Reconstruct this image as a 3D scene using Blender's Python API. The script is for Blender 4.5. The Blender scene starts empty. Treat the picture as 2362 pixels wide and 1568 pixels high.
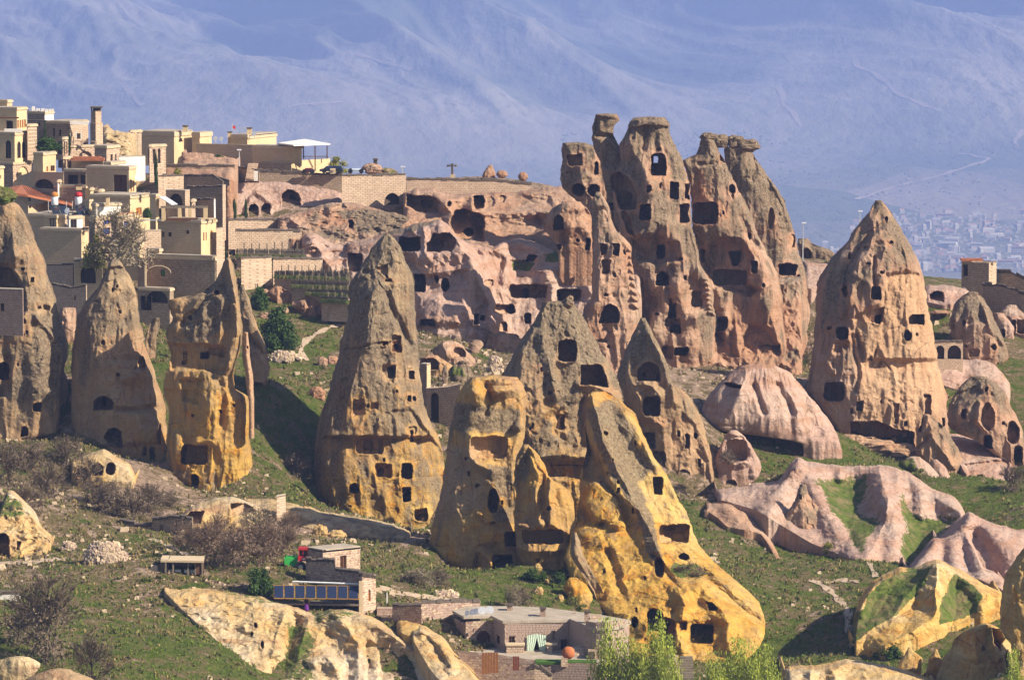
import bpy, math, random
import numpy as np
random.seed(7); np.random.seed(7)
C = bpy.context.scene.collection
# ---------------------------------------------------------------- camera, sun, sky, exposure
PITCH = math.radians(5.0); HALF = math.radians(6.0)
cam_d = bpy.data.cameras.new('camera'); cam = bpy.data.objects.new('camera', cam_d); C.objects.link(cam)
cam_d.sensor_width = 36; cam_d.lens = 18/math.tan(HALF); cam_d.clip_start = 1; cam_d.clip_end = 70000
cam.rotation_euler = (math.pi/2-PITCH, 0, 0)
bpy.context.scene.camera = cam
SUN_AZ = math.radians(65)      # towards the right of the line of sight's reverse
SUN_EL = math.radians(35)
sd = bpy.data.lights.new('sun', 'SUN'); sd.energy = 5.0; sd.angle = math.radians(0.5); sd.color = (1.0, 0.88, 0.70)
sun = bpy.data.objects.new('sun', sd); C.objects.link(sun)
# direction from the scene to the sun
sx, sy, sz = math.sin(SUN_AZ)*math.cos(SUN_EL), -math.cos(SUN_AZ)*math.cos(SUN_EL), math.sin(SUN_EL)
from mathutils import Vector
sun.rotation_euler = Vector((sx, sy, sz)).to_track_quat('Z', 'Y').to_euler()
wd = bpy.data.worlds.new('World'); bpy.context.scene.world = wd; wd.use_nodes = True
nt = wd.node_tree; bg = nt.nodes['Background']; sk = nt.nodes.new('ShaderNodeTexSky')
sk.sky_type = 'NISHITA'; sk.sun_disc = False; sk.sun_elevation = SUN_EL; sk.sun_rotation = math.atan2(sx, sy)
nt.links.new(sk.outputs[0], bg.inputs[0]); bg.inputs[1].default_value = 0.053
vs = bpy.context.scene.view_settings; vs.view_transform = 'Standard'; vs.look = 'None'; vs.gamma = 1; vs.exposure = 1.02
cy = bpy.context.scene.cycles
cy.use_denoising = True; cy.max_bounces = 6; cy.diffuse_bounces = 2; cy.glossy_bounces = 1; cy.transmission_bounces = 2
cy.volume_bounces = 1; cy.transparent_max_bounces = 4; cy.use_light_tree = False
# ---------------------------------------------------------------- coordinates of the photograph (2361 x 1568)
CX, CY = 1180.5, 784.0; F = CX/math.tan(HALF)
REG = dict(D=(0,0,1), a1=(0,196.8,3.985), a2=(393.5,196.8,3.985), a3=(787,354.2,3.985), a4=(1219.9,236.1,3.32), a5=(0,550.9,3.321),
 a6=(550.9,511.6,3.623), b1=(944.4,669,2.49), b2=(1338,590.3,3.751), b3=(1770.8,432.9,3.32), b4=(1574,905.1,2.366), b5=(550.9,1141.2,3.675),
 b6=(983.8,1219.9,3.001), b7=(0,983.8,2.686), h1=(0,220.4,6.0), h2=(157.4,393.5,6.0), h3=(1810.2,432.9,4.284))
def Q(r, pts):
    x0, y0, s = REG[r]; return [(x0+p[0]/s, y0+p[1]/s)+tuple(p[2:]) for p in pts]
def at(px, py, Y):
    """point of the world at depth Y seen at pixel px, py (numbers or arrays)"""
    t = (CY-py)/F; s = (px-CX)/F
    dy = math.cos(PITCH)+t*math.sin(PITCH); dz = -math.sin(PITCH)+t*math.cos(PITCH)
    return s/dy*Y, Y, dz/dy*Y
def P3(px, py, Y): return Vector(at(px, py, Y))
def mpp(Y): return Y/F
# ---------------------------------------------------------------- noise
_r = np.random.RandomState(3); _perm = _r.permutation(256); _perm = np.concatenate([_perm, _perm, _perm]).astype(np.int32)
_g = _r.normal(size=(256, 3)); _g = (_g/np.linalg.norm(_g, axis=1)[:, None]).astype(np.float32)
def perlin(x, y, z):
    x = np.asarray(x, np.float32); y = np.asarray(y, np.float32); z = np.asarray(z, np.float32)
    x, y, z = np.broadcast_arrays(x, y, z)
    xi = np.floor(x); yi = np.floor(y); zi = np.floor(z); fx = x-xi; fy = y-yi; fz = z-zi
    xi = xi.astype(np.int32) & 255; yi = yi.astype(np.int32) & 255; zi = zi.astype(np.int32) & 255
    u = fx*fx*fx*(fx*(fx*6-15)+10); v = fy*fy*fy*(fy*(fy*6-15)+10); w = fz*fz*fz*(fz*(fz*6-15)+10)
    def gr(i, j, k, a, b, c):
        h = _perm[_perm[_perm[xi+i]+yi+j]+zi+k]; g = _g[h]; return g[..., 0]*a+g[..., 1]*b+g[..., 2]*c
    x00 = gr(0,0,0,fx,fy,fz); x10 = gr(1,0,0,fx-1,fy,fz); x01 = gr(0,1,0,fx,fy-1,fz); x11 = gr(1,1,0,fx-1,fy-1,fz)
    a = x00+u*(x10-x00); b = x01+u*(x11-x01); lo = a+v*(b-a)
    x00 = gr(0,0,1,fx,fy,fz-1); x10 = gr(1,0,1,fx-1,fy,fz-1); x01 = gr(0,1,1,fx,fy-1,fz-1); x11 = gr(1,1,1,fx-1,fy-1,fz-1)
    a = x00+u*(x10-x00); b = x01+u*(x11-x01); hi = a+v*(b-a)
    return (lo+w*(hi-lo))*1.4
def fbm(x, y, z, oct=4, gain=.5):
    s = 0; a = 1.0; f = 1.0
    for o in range(oct): s = s+a*perlin(x*f+17.3*o, y*f+5.1*o, z*f+9.7*o); a *= gain; f *= 2.03
    return s
def smooth(e0, e1, x): t = np.clip((x-e0)/(e1-e0), 0, 1); return t*t*(3-2*t)
# ---------------------------------------------------------------- tagging and meshes
def tag(o, label=None, cat=None, group=None, kind=None):
    if label: o['label'] = label
    if cat: o['category'] = cat
    if group: o['group'] = group
    if kind: o['kind'] = kind
    return o
def empty(name, loc, label=None, cat=None, group=None, rz=0):
    o = bpy.data.objects.new(name, None); o.location = loc; o.rotation_euler = (0, 0, rz); C.objects.link(o)
    if cat: o['kind'] = 'thing'
    return tag(o, label, cat, group)
def mesh_np(name, V, Fq, mats, parent=None, attrs=None, midx=None, sm=False):
    """V (n,3), Fq (m,k) quads or triangles"""
    me = bpy.data.meshes.new(name); V = np.ascontiguousarray(V, np.float32); Fq = np.ascontiguousarray(Fq, np.int32)
    n, k = Fq.shape
    me.vertices.add(len(V)); me.vertices.foreach_set('co', V.ravel())
    me.loops.add(n*k); me.loops.foreach_set('vertex_index', Fq.ravel())
    me.polygons.add(n); me.polygons.foreach_set('loop_start', np.arange(0, n*k, k, dtype=np.int32))
    if sm: me.polygons.foreach_set('use_smooth', np.ones(n, bool))
    else: me.polygons.foreach_set('use_smooth', np.zeros(n, bool))
    if not isinstance(mats, (list, tuple)): mats = [mats]
    for m in mats: me.materials.append(m)
    if midx is not None: me.polygons.foreach_set('material_index', np.asarray(midx, np.int32))
    me.update(calc_edges=True)
    if attrs:
        for an, av in attrs.items():
            a = me.attributes.new(an, 'FLOAT_COLOR', 'POINT')
            col = np.ones((len(V), 4), np.float32); col[:, :av.shape[1]] = av; a.data.foreach_set('color', col.ravel())
    o = bpy.data.objects.new(name, me); C.objects.link(o)
    if parent is not None: o.parent = parent
    return o
def compact(V, Fq, A=None):
    u, inv = np.unique(Fq, return_inverse=True)
    return V[u], inv.reshape(Fq.shape), (None if A is None else A[u])
class MB:
    """collects boxes, bars, tubes, polygons and builds ONE mesh object in the parent's space"""
    def __init__(s): s.v = []; s.f = []
    def poly(s, pts): i = len(s.v); s.v += [tuple(p) for p in pts]; s.f.append(tuple(range(i, i+len(pts)))); return s
    def hexa(s, p):
        i = len(s.v); s.v += [tuple(q) for q in p]
        for f in ((0,3,2,1),(4,5,6,7),(0,1,5,4),(1,2,6,5),(2,3,7,6),(3,0,4,7)): s.f.append(tuple(i+j for j in f))
        return s
    def box(s, a, b):
        (x0,y0,z0),(x1,y1,z1) = a, b
        return s.hexa([(x0,y0,z0),(x1,y0,z0),(x1,y1,z0),(x0,y1,z0),(x0,y0,z1),(x1,y0,z1),(x1,y1,z1),(x0,y1,z1)])
    def tube(s, a, b, r0, r1=None, n=6, cap=True):
        a = Vector(a); b = Vector(b); r1 = r0 if r1 is None else r1; d = (b-a)
        if d.length < 1e-6: return s
        d.normalize(); u = d.orthogonal().normalized(); w = d.cross(u); i = len(s.v)
        for c, r in ((a, r0), (b, r1)):
            for k in range(n): t = 2*math.pi*k/n; s.v.append(tuple(c+u*(r*math.cos(t))+w*(r*math.sin(t))))
        for k in range(n): s.f.append((i+k, i+(k+1)%n, i+n+(k+1)%n, i+n+k))
        if cap: s.f.append(tuple(i+n-1-k for k in range(n))); s.f.append(tuple(i+n+k for k in range(n)))
        return s
    def lathe(s, c, prof, n=16):
        i = len(s.v); c = Vector(c)
        for (r, z) in prof:
            for k in range(n): t = 2*math.pi*k/n; s.v.append((c.x+r*math.cos(t), c.y+r*math.sin(t), c.z+z))
        for j in range(len(prof)-1):
            for k in range(n): s.f.append((i+j*n+k, i+j*n+(k+1)%n, i+(j+1)*n+(k+1)%n, i+(j+1)*n+k))
        s.f.append(tuple(i+n-1-k for k in range(n))); m = i+(len(prof)-1)*n; s.f.append(tuple(m+k for k in range(n)))
        return s
    def build(s, name, mat, parent=None, smooth_=False):
        me = bpy.data.meshes.new(name); me.from_pydata(s.v, [], s.f)
        me.materials.append(mat)
        if smooth_: me.polygons.foreach_set('use_smooth', [True]*len(me.polygons))
        me.update(); o = bpy.data.objects.new(name, me); C.objects.link(o)
        if parent is not None: o.parent = parent
        return o
def same(name, me, parent, loc=(0,0,0), rot=(0,0,0), sc=(1,1,1)):
    o = bpy.data.objects.new(name, me); C.objects.link(o); o.parent = parent; o.location = loc; o.rotation_euler = rot; o.scale = sc; return o
# ---------------------------------------------------------------- materials
class NT:
    def __init__(s, name):
        s.m = bpy.data.materials.new(name); s.m.use_nodes = True; s.t = s.m.node_tree; s.b = s.t.nodes['Principled BSDF']
        s.b.inputs['Roughness'].default_value = .92; s.b.inputs['Specular IOR Level'].default_value = .15
    def n(s, ty, **kw):
        x = s.t.nodes.new(ty)
        for k, v in kw.items():
            if k.startswith('_'): setattr(x, k[1:], v)
        return x
    def l(s, a, b): s.t.links.new(a, b)
    def co(s):
        if not hasattr(s, '_c'): s._c = s.n('ShaderNodeNewGeometry').outputs['Position']
        return s._c
    def noise(s, scale, detail=4, rough=.55, stretch=None, dist=0):
        x = s.n('ShaderNodeTexNoise'); x.inputs['Scale'].default_value = scale; x.inputs['Detail'].default_value = detail
        x.inputs['Roughness'].default_value = rough; x.inputs['Distortion'].default_value = dist
        if stretch:
            mp = s.n('ShaderNodeMapping'); mp.inputs['Scale'].default_value = stretch; s.l(s.co(), mp.inputs[0]); s.l(mp.outputs[0], x.inputs[0])
        else: s.l(s.co(), x.inputs[0])
        return x.outputs[0]
    def vor(s, scale, feat='F1', stretch=None):
        x = s.n('ShaderNodeTexVoronoi'); x.feature = feat; x.inputs['Scale'].default_value = scale
        if stretch:
            mp = s.n('ShaderNodeMapping'); mp.inputs['Scale'].default_value = stretch; s.l(s.co(), mp.inputs[0]); s.l(mp.outputs[0], x.inputs[0])
        else: s.l(s.co(), x.inputs[0])
        return x
    def ramp(s, f, lo, hi, a=0., b=1.):
        x = s.n('ShaderNodeMapRange'); x.inputs[1].default_value = lo; x.inputs[2].default_value = hi; x.inputs[3].default_value = a; x.inputs[4].default_value = b
        s.l(f, x.inputs[0]); return x.outputs[0]
    def math(s, op, a, b):
        x = s.n('ShaderNodeMath'); x.operation = op
        for i, v in enumerate((a, b)):
            if isinstance(v, (int, float)): x.inputs[i].default_value = v
            else: s.l(v, x.inputs[i])
        return x.outputs[0]
    def mix(s, f, a, b, mode='MIX'):
        x = s.n('ShaderNodeMix'); x.data_type = 'RGBA'; x.blend_type = mode
        if isinstance(f, (int, float)): x.inputs[0].default_value = f
        else: s.l(f, x.inputs[0])
        for i, v in ((6, a), (7, b)):
            if isinstance(v, tuple): x.inputs[i].default_value = v+(1,) if len(v) == 3 else v
            else: s.l(v, x.inputs[i])
        return x.outputs[2]
    def attr(s, name):
        x = s.n('ShaderNodeAttribute'); x.attribute_name = name; sp = s.n('ShaderNodeSeparateColor'); s.l(x.outputs['Color'], sp.inputs[0]); return sp.outputs, x.outputs['Alpha']
    def bump(s, h, strength=.5, dist=.1):
        x = s.n('ShaderNodeBump'); x.inputs['Strength'].default_value = strength; x.inputs['Distance'].default_value = dist
        s.l(h, x.inputs['Height']); s.l(x.outputs[0], s.b.inputs['Normal'])
    def out(s, col):
        if isinstance(col, tuple): s.b.inputs['Base Color'].default_value = col+(1,)
        else: s.l(col, s.b.inputs['Base Color'])
        return s.m
def mat_plain(name, col, var=.25, scale=1.5, rough=.9, bump=.2, spec=.15, dirt=None, dirt_amt=.5):
    t = NT(name); n = t.noise(scale, 5, .6); f = t.noise(scale*9, 3, .6)
    c = t.mix(t.ramp(n, .3, .7), tuple(v*(1-var) for v in col), tuple(min(1, v*(1+var)) for v in col))
    c = t.mix(t.ramp(f, .35, .65, 0, .35), c, tuple(v*.6 for v in col))
    if dirt:
        d = t.noise(scale*.5, 5, .7, (1, 1, .35)); c = t.mix(t.ramp(d, .5, .68, 0, dirt_amt), c, dirt)
    t.b.inputs['Roughness'].default_value = rough; t.b.inputs['Specular IOR Level'].default_value = spec
    if bump: t.bump(f, bump, .05)
    return t.out(c)
def mat_rock(name='tuff_rock', pa=(.34, .18, .11), pb=(.50, .30, .19), pc=(.47, .325, .235), oa=(.40, .25, .085), ob=(.62, .44, .18), oc=(.50, .235, .04), od=(.60, .50, .30)):
    """tone attribute: R lichen, G ochre, B fresh carved stone, A grass"""
    t = NT(name); (sp, al) = t.attr('tone')
    big = t.noise(.10, 5, .6); mid = t.noise(.55, 6, .65); fine = t.noise(3.2, 5, .65); sp2 = t.noise(9., 3, .7)
    streak = t.noise(.9, 5, .6, (1, 1, .16)); strata = t.noise(.45, 5, .6, (.18, .18, 1.5), 1.2)
    pink = t.mix(t.ramp(mid, .3, .7), pa, pb)
    pink = t.mix(t.ramp(big, .42, .62), pink, pc)
    pink = t.mix(t.ramp(t.math('ADD', strata, t.math('MULTIPLY', streak, .35)), .66, .86, 0, .6), pink, (.38, .19, .105))
    och = t.mix(t.ramp(strata, .32, .68), oa, ob)
    och = t.mix(t.ramp(mid, .50, .68), och, oc)
    och = t.mix(t.ramp(big, .52, .70, 0, .8), och, od)
    gm = t.math('ADD', sp[1], t.ramp(mid, .25, .75, -.22, .22)); gm = t.ramp(gm, .25, .75)
    c = t.mix(gm, pink, och)
    c = t.mix(t.ramp(streak, .52, .68, 0, .45), c, (.26, .155, .085))
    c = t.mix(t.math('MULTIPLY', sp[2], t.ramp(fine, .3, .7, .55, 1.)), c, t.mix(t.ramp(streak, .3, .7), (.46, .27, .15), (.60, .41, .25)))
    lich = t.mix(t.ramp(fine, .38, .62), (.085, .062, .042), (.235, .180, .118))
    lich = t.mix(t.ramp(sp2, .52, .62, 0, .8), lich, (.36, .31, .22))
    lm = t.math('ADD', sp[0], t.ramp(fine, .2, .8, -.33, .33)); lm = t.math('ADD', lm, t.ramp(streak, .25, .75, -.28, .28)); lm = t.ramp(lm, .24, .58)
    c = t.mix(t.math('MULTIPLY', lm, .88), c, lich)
    dots = t.ramp(t.vor(2.1).outputs[0], .10, .20, .75, 0); c = t.mix(t.math('MULTIPLY', dots, t.ramp(mid, .5, .6)), c, (.09, .06, .045))
    gfn = t.noise(1.6, 5, .7); grass = t.mix(t.ramp(gfn, .35, .62), (.045, .07, .012), (.105, .135, .024)); grass = t.mix(t.ramp(mid, .46, .64, 0, .85), grass, (.20, .15, .075))
    c = t.mix(.55, c, t.mix(t.ramp(t.math('ADD', t.math('MULTIPLY', fine, .6), t.math('MULTIPLY', sp2, .4)), .32, .68), (.42, .40, .38), (1., 1., 1.)), 'MULTIPLY')
    thin = t.noise(3.4, 4, .7, (1, 1, .10)); c = t.mix(t.ramp(thin, .55, .72, 0, .38), c, (.17, .11, .065))
    ck = t.vor(.42, 'DISTANCE_TO_EDGE', (1, 1, .55)); t.l(t.mix(.35, t.co(), t.n('ShaderNodeTexNoise').outputs['Color'], 'ADD'), ck.inputs[0].links[0].from_node.inputs[0])
    c = t.mix(t.math('MULTIPLY', t.ramp(ck.outputs[0], .0, .022, .75, 0), t.ramp(mid, .46, .58)), c, (.08, .055, .04))
    am = t.math('ADD', al, t.ramp(gfn, .25, .75, -.6, .6)); am = t.ramp(am, .42, .58)
    c = t.mix(am, c, grass)
    h = t.math('ADD', t.math('MULTIPLY', fine, .7), t.math('MULTIPLY', sp2, .3)); h = t.math('ADD', h, t.math('MULTIPLY', t.ramp(mid, .3, .7), 1.2))
    t.bump(h, .75, .22)
    return t.out(c)
M = {}
M['rock'] = mat_rock()
M['cream_rock'] = mat_rock('cream_tuff', (.48, .34, .16), (.64, .49, .27), (.60, .50, .36), (.52, .32, .08), (.66, .45, .16), (.58, .28, .05), (.68, .55, .34))
M['tan_rock'] = mat_rock('tan_tuff', (.31, .20, .105), (.47, .325, .185), (.38, .28, .17), (.42, .24, .045), (.62, .39, .085), (.52, .22, .02), (.60, .44, .18))
M['smooth_rock'] = mat_rock('smooth_pink_tuff', (.44, .285, .225), (.54, .37, .295), (.50, .37, .30), (.50, .36, .2), (.6, .45, .3), (.5, .33, .25), (.58, .44, .36))
# ---------------------------------------------------------------- relief shared by every rock
def poly_sdf(px, py, pts):
    """signed distance, negative inside"""
    d = np.full(px.shape, 1e9, np.float32); ins = np.zeros(px.shape, bool); n = len(pts)
    for i in range(n):
        ax, ay = pts[i][:2]; bx, by = pts[(i+1) % n][:2]; ex, ey = bx-ax, by-ay; L = ex*ex+ey*ey+1e-9
        t = np.clip(((px-ax)*ex+(py-ay)*ey)/L, 0, 1); d = np.minimum(d, np.hypot(px-ax-t*ex, py-ay-t*ey))
        c = ((ay > py) != (by > py)) & (px < ex*(py-ay)/(ey if abs(ey) > 1e-9 else 1e-9)+ax); ins ^= c
    return np.where(ins, -d, d)
def line_d(px, py, pts):
    d = np.full(px.shape, 1e9, np.float32); tt = np.zeros(px.shape, np.float32); n = len(pts)-1
    for i in range(n):
        ax, ay = pts[i][:2]; bx, by = pts[i+1][:2]; ex, ey = bx-ax, by-ay; L = ex*ex+ey*ey+1e-9
        t = np.clip(((px-ax)*ex+(py-ay)*ey)/L, 0, 1); dd = np.hypot(px-ax-t*ex, py-ay-t*ey); m = dd < d
        tt = np.where(m, (i+t)/n, tt); d = np.minimum(d, dd)
    return d, tt
def cave_sdf(c, px, py):
    k = c[0]
    if k == 'p': return poly_sdf(px, py, c[1])
    x0, y0, x1, y1 = c[1]; cx, cyy = (x0+x1)/2, (y0+y1)/2; hx, hy = (x1-x0)/2, (y1-y0)/2
    dx, dy = px-cx, py-cyy
    if k == 'e':
        q = np.sqrt((dx/hx)**2+(dy/hy)**2)+1e-6; return (q-1)*min(hx, hy)
    r = min(hx, hy)*.38
    if k == 'a':   # arch: round above, square below
        ry = min(hx, hy*1.2); top = y0+ry; m = py < top
        qx = np.abs(dx)-hx
        e = (np.sqrt((dx/hx)**2+((py-top)/ry)**2)-1)*min(hx, ry)
        return np.where(m, e, np.maximum(qx, py-y1))
    qx = np.abs(dx)-hx+r; qy = np.abs(dy)-hy+r
    return np.hypot(np.maximum(qx, 0), np.maximum(qy, 0))+np.minimum(np.maximum(qx, qy), 0)-r
def relief(px, py, Yb, fade, S):
    """Yb base depth; returns Y, cave mask, hole mask, tone (n,4)"""
    X, Y, Z = at(px, py, Yb); sd = S.get('seed', 0)*7.31
    A = S.get('amp', 1.0); big = S.get('big', 1.0)*A; gul = S.get('gully', 1.0)*A; fn = S.get('fine', 1.0)*A; st = S.get('strata', .12)*A
    x, y, z = (X+sd).astype(np.float32), (Yb+sd).astype(np.float32), Z.astype(np.float32)
    n1 = fbm(x/5.5, y/5.5, z/6.5, 3); n2 = 1-np.abs(fbm(x/2.6+9, y/2.6, z/11., 3))*2.2; n3 = fbm(x/1.3, y/1.3, z/1.5, 3, .6)
    zz = z+.8*perlin(x/6., y/6., z/9.)
    n4 = perlin(x/9., zz*1.1, y/9.)+.6*perlin(x/2.5, zz*2.6, y/4.)
    n5 = perlin(x/1.1+7, y/1.1, z/3.8); pit = smooth(.34, .62, perlin(x/.75+3, y/.75, z/.8)+.4*n1)
    d = big*.62*n1+gul*(.30*n2+.10*n5)+fn*.15*n3+st*.17*n4-fn*.16*pit+S.get('rill', 0)*perlin(x/.55+3, y/2., z/6.)
    wx = px+fbm(x/1.2, y/3.+40, z/1.2, 3)*3.2; wy = py+fbm(x/1.2, y/3.+80, z/1.2, 3)*3.2
    tone = np.zeros(px.shape+(4,), np.float32)
    lc = S.get('lichen', (.5, .2)); oc = S.get('ochre', (0, 0)); fr = S.get('fresh', (0, 0)); gs = S.get('grass', (0, 0))
    v = (py-S['y0'])/max(1, S['y1']-S['y0'])
    nb = fbm(x/7.+31, y/7., z/7., 3)
    for k, c in enumerate((lc, oc, fr, gs)): tone[..., k] = c[0]+(c[1]-c[0])*v
    tone[..., 0] += nb*.45*S.get('lvar', 1)+n1*.12+(n2-.4)*-.15
    tone[..., 1] += nb*.25*(1 if max(oc) > 0 else 0)
    out = -d*fade
    for ft in S.get('feats', []):
        k = ft[0]
        if k == 'line':      # ('line', pts, width px, height m, exponent)   ridge (+) or groove (-)
            dd, tt = line_d(wx, wy, ft[1]); w = ft[2]; e = ft[4] if len(ft) > 4 else 1.5
            w = w*(.35+.65*smooth(0, .12, tt)) if len(ft) > 5 else w
            pf = np.clip(1-dd/w, 0, 1); out = out-ft[3]*(pf*pf*(3-2*pf) if e == 1.2 else pf**e)*np.minimum(1, fade*2+.1)
        elif k == 'poly':    # ('poly', pts, height m, soft px)   raised (+) or sunk (-)
            s = poly_sdf(wx, wy, ft[1]); out = out-ft[2]*smooth(ft[3]*.5, -ft[3]*.5, s)
        elif k == 'bump':    # ('bump', x, y, rx, ry, h)
            q = ((wx-ft[1])/ft[3])**2+((wy-ft[2])/ft[4])**2; out = out-ft[5]*np.clip(1-q, 0, 1)**1.2
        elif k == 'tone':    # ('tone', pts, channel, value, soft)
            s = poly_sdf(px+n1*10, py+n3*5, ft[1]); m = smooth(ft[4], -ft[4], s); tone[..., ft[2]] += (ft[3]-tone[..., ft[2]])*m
        elif k == 'holes':   # ('holes', x0, y0, nx, ny, dx, dy, w, h, depth)  rows of pigeonholes
            _, x0, y0, nx, ny, dx, dy, w, h, dp = ft
            gx = (px-x0)/dx; gy = (py-y0)/dy; m = (gx > -.5) & (gx < nx-.5) & (gy > -.5) & (gy < ny-.5)
            ax = np.abs(gx-np.round(gx))*dx; ay = np.abs(gy-np.round(gy))*dy
            out = out+np.where(m & (ax < w/2) & (ay < h/2), dp, 0)
    cm = np.zeros(px.shape, np.int16); hm = np.zeros(px.shape, bool)
    for ci_, c in enumerate(S.get('caves', [])):
        s = cave_sdf(c, wx, wy); dp = c[2]*(1.5 if c[2] > 1.9 else 1); soft = c[3] if len(c) > 3 else 2.2
        t = smooth(soft*.5, -soft*.5, s); out = out+dp*t+(-.25)*smooth(9, 0, np.abs(s))*(.5 if dp > 1 else 0)*(s > 0)
        if dp > 1.6 or (dp > .8 and ci_ > 0 and len(c) < 4): cm[t > .5] = ci_+1
        if dp > .4: tone[..., 2] = np.maximum(tone[..., 2], .75*t); tone[..., 0] = np.where(t > .5, tone[..., 0]*.25, tone[..., 0])
        rim = smooth(16, 0, s)*(s > 0); tone[..., 0] -= .35*rim
    for c in S.get('through', []): hm |= cave_sdf(c, px, py) < 0
    return Yb+out, cm, hm, np.clip(tone, -.6, 1.4)
def finish(name, S, V, Fq, tone, fcave, fhole):
    Fk = Fq[~fhole]; fc = fcave[~fhole] > 0
    for L in np.unique(fcave[fcave > 0]):
        if ((fcave == L) & ~fhole).sum() < 5: fc &= fcave[~fhole] != L
    a, b, cc = compact(V, Fk[~fc], tone)
    o = mesh_np(name, a, b, S.get('mat', M['rock']), attrs={'tone': cc})
    # cave rooms: each connected carved region is a part
    if fc.any():
        for L in np.unique(fcave[~fhole][fc]):
            g = Fk[fcave[~fhole] == L]
            if len(g) < 5: continue
            a, b, cc = compact(V, g, tone)
            mesh_np(S.get('cave_name', 'cave_opening'), a, b, S.get('mat', M['rock']), o, attrs={'tone': cc})
    tag(o, S['label'], S.get('cat', 'rock cone'), S.get('group')); return o
def interp(pts, t, key, val):
    pts = sorted(pts, key=lambda p: p[key]); return np.interp(t, [p[key] for p in pts], [p[val] for p in pts])
def sm1(a, k=3):
    if len(a) < 8: return a
    p = np.pad(a, k, mode='edge'); return np.convolve(p, np.ones(2*k+1)/(2*k+1), 'valid')
STEP = 1.9
BASES = []
def cone(name, label, Y0, left, right, **S):
    """a standing rock: left and right outlines in photo pixels, its depth Y0 in metres"""
    S['label'] = label; st = S.get('step', STEP); y0 = S['y0'] = min(p[1] for p in left+right); y1 = S['y1'] = max(p[1] for p in left+right)
    ny = int((y1-y0)/st)+2; ty = np.linspace(y0, y1, ny)
    L = sm1(interp(left, ty, 1, 0)); R = sm1(interp(right, ty, 1, 0)); R = np.maximum(R, L+2)
    sd = S.get('seed', 0)+.5; ea = S.get('edge', 1.0); en = np.minimum(1, (R-L)/50)
    Ls, Rs = L, R; L = L+ea*en*(4*fbm(ty/30.+sd, 3.1, sd, 4, .6)); R = R+ea*en*(4*fbm(ty/30.+sd, 8.1, sd, 4, .6))
    W = (R-L)/2; Yc = interp(S['Yl'], ty, 0, 1) if 'Yl' in S else np.full(ny, float(Y0))
    nf = int(min(700, max(24, W.max()*2/st*1.12))); tt = np.linspace(0, 1, nf); u = .55*-np.cos(np.pi*tt)+.45*(2*tt-1)
    rg = interp(S['ridge'], ty, 1, 0) if 'ridge' in S else (Ls+Rs)/2
    rg = np.clip(sm1((rg-Ls)/(Rs-Ls)*2-1, 4), -.8, .8)[:, None]; p = S.get('p', 1.9); q = S.get('q', .55)
    U = np.broadcast_to(u[None], (ny, nf)); px0 = L[:, None]+(U+1)*W[:, None]; U0 = U; U = np.clip((px0-Ls[:, None])/((Rs-Ls)[:, None])*2-1, -1, 1); s = np.where(U < rg, (U+1)/(rg+1), (1-U)/(1-rg)); s = np.clip(s, 0, 1)
    prof = (1-(1-s)**p)**q
    # the outline of the top is closed by rounding rows towards the back
    Wr = (Rs-Ls)/2; Wm = np.maximum.accumulate(sm1(Wr, 5)); ry = S.get('depth', .8)*Wm*mpp(Y0)
    if S.get('flat'): ry = np.maximum(ry, S['flat'])
    ry = sm1(ry, 6)
    px = px0; py = np.broadcast_to(ty[:, None], px.shape)+0.
    sh = ry*np.sqrt(np.clip(1-(Wr/Wm)**2-.02, 0, 1))*(1 if S.get('contact', 1) else 0); Yb = (Yc-sh)[:, None]-(ry-sh)[:, None]*prof
    im = int(np.argmax(Wm > .985*Wm[-1]))
    for i in [] if S.get('nobase') else sorted({im, (im+ny)//2, ny-1} | {ny-1}):
        BASES.append((L[i], ty[i], (Yc-sh)[i], 'c')); BASES.append((R[i], ty[i], (Yc-sh)[i], 'c'))
    if not S.get('nobase'): BASES.append(((L[-1]+R[-1])/2, ty[-1], Yc[-1]-ry[-1], 'c'))
    topf = smooth(0, S.get('tround', 10), py-y0)
    fade = np.clip(prof*1.3, 0, 1)*(.25+.75*topf)
    rp = random.Random(S.get('seed', 0)); ex = []
    for k in range(int(S.get('pocks', 1)*(y1-y0)*W.max()/9500)):
        r = int(rp.uniform(.12, .95)*ny); cx = L[r]+W[r]*rp.uniform(.35, 1.7); w, hh = rp.uniform(2, 4.5), rp.uniform(2.5, 6); ex.append((rp.choice('era'), (cx-w, ty[r]-hh, cx+w, ty[r]+hh), rp.uniform(.7, 1.5), 2.5))
    S['caves'] = list(S.get('caves', []))+ex
    Yf, cm, hm, tone = relief(px, py, Yb, fade, S)
    nb = 26; tb = np.linspace(0, np.pi, nb+2)[1:-1]
    ub = np.cos(tb)[None]; pxb = L[:, None]+(ub+1)*W[:, None]; pyb = np.broadcast_to(ty[:, None], pxb.shape)+0.
    Ybk = (Yc-sh)[:, None]+(ry+sh)[:, None]*np.sin(tb)[None]*.9
    tb_ = np.broadcast_to(tone.mean(axis=1)[:, None], (ny, nb, 4))
    PX = np.hstack([px, pxb]); PY = np.hstack([py, pyb]); YY = np.hstack([Yf, Ybk]); TT = np.concatenate([tone, tb_], 1)
    hb = np.zeros(pxb.shape, bool)
    for c in S.get('through', []): hb |= cave_sdf(c, pxb, pyb) < 6
    CM = np.hstack([cm, np.zeros(hb.shape, np.int16)]); HM = np.hstack([hm, hb])
    X, Y, Z = at(PX, PY, YY); V = np.stack([X, Y, Z], -1)
    skirt = V[-1:].copy(); skirt[..., 2] -= S.get('skirt', 4.); V = np.concatenate([V, skirt]); TT = np.concatenate([TT, TT[-1:]])
    CM = np.vstack([CM, CM[-1:]]); HM = np.vstack([HM, HM[-1:]])
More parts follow.
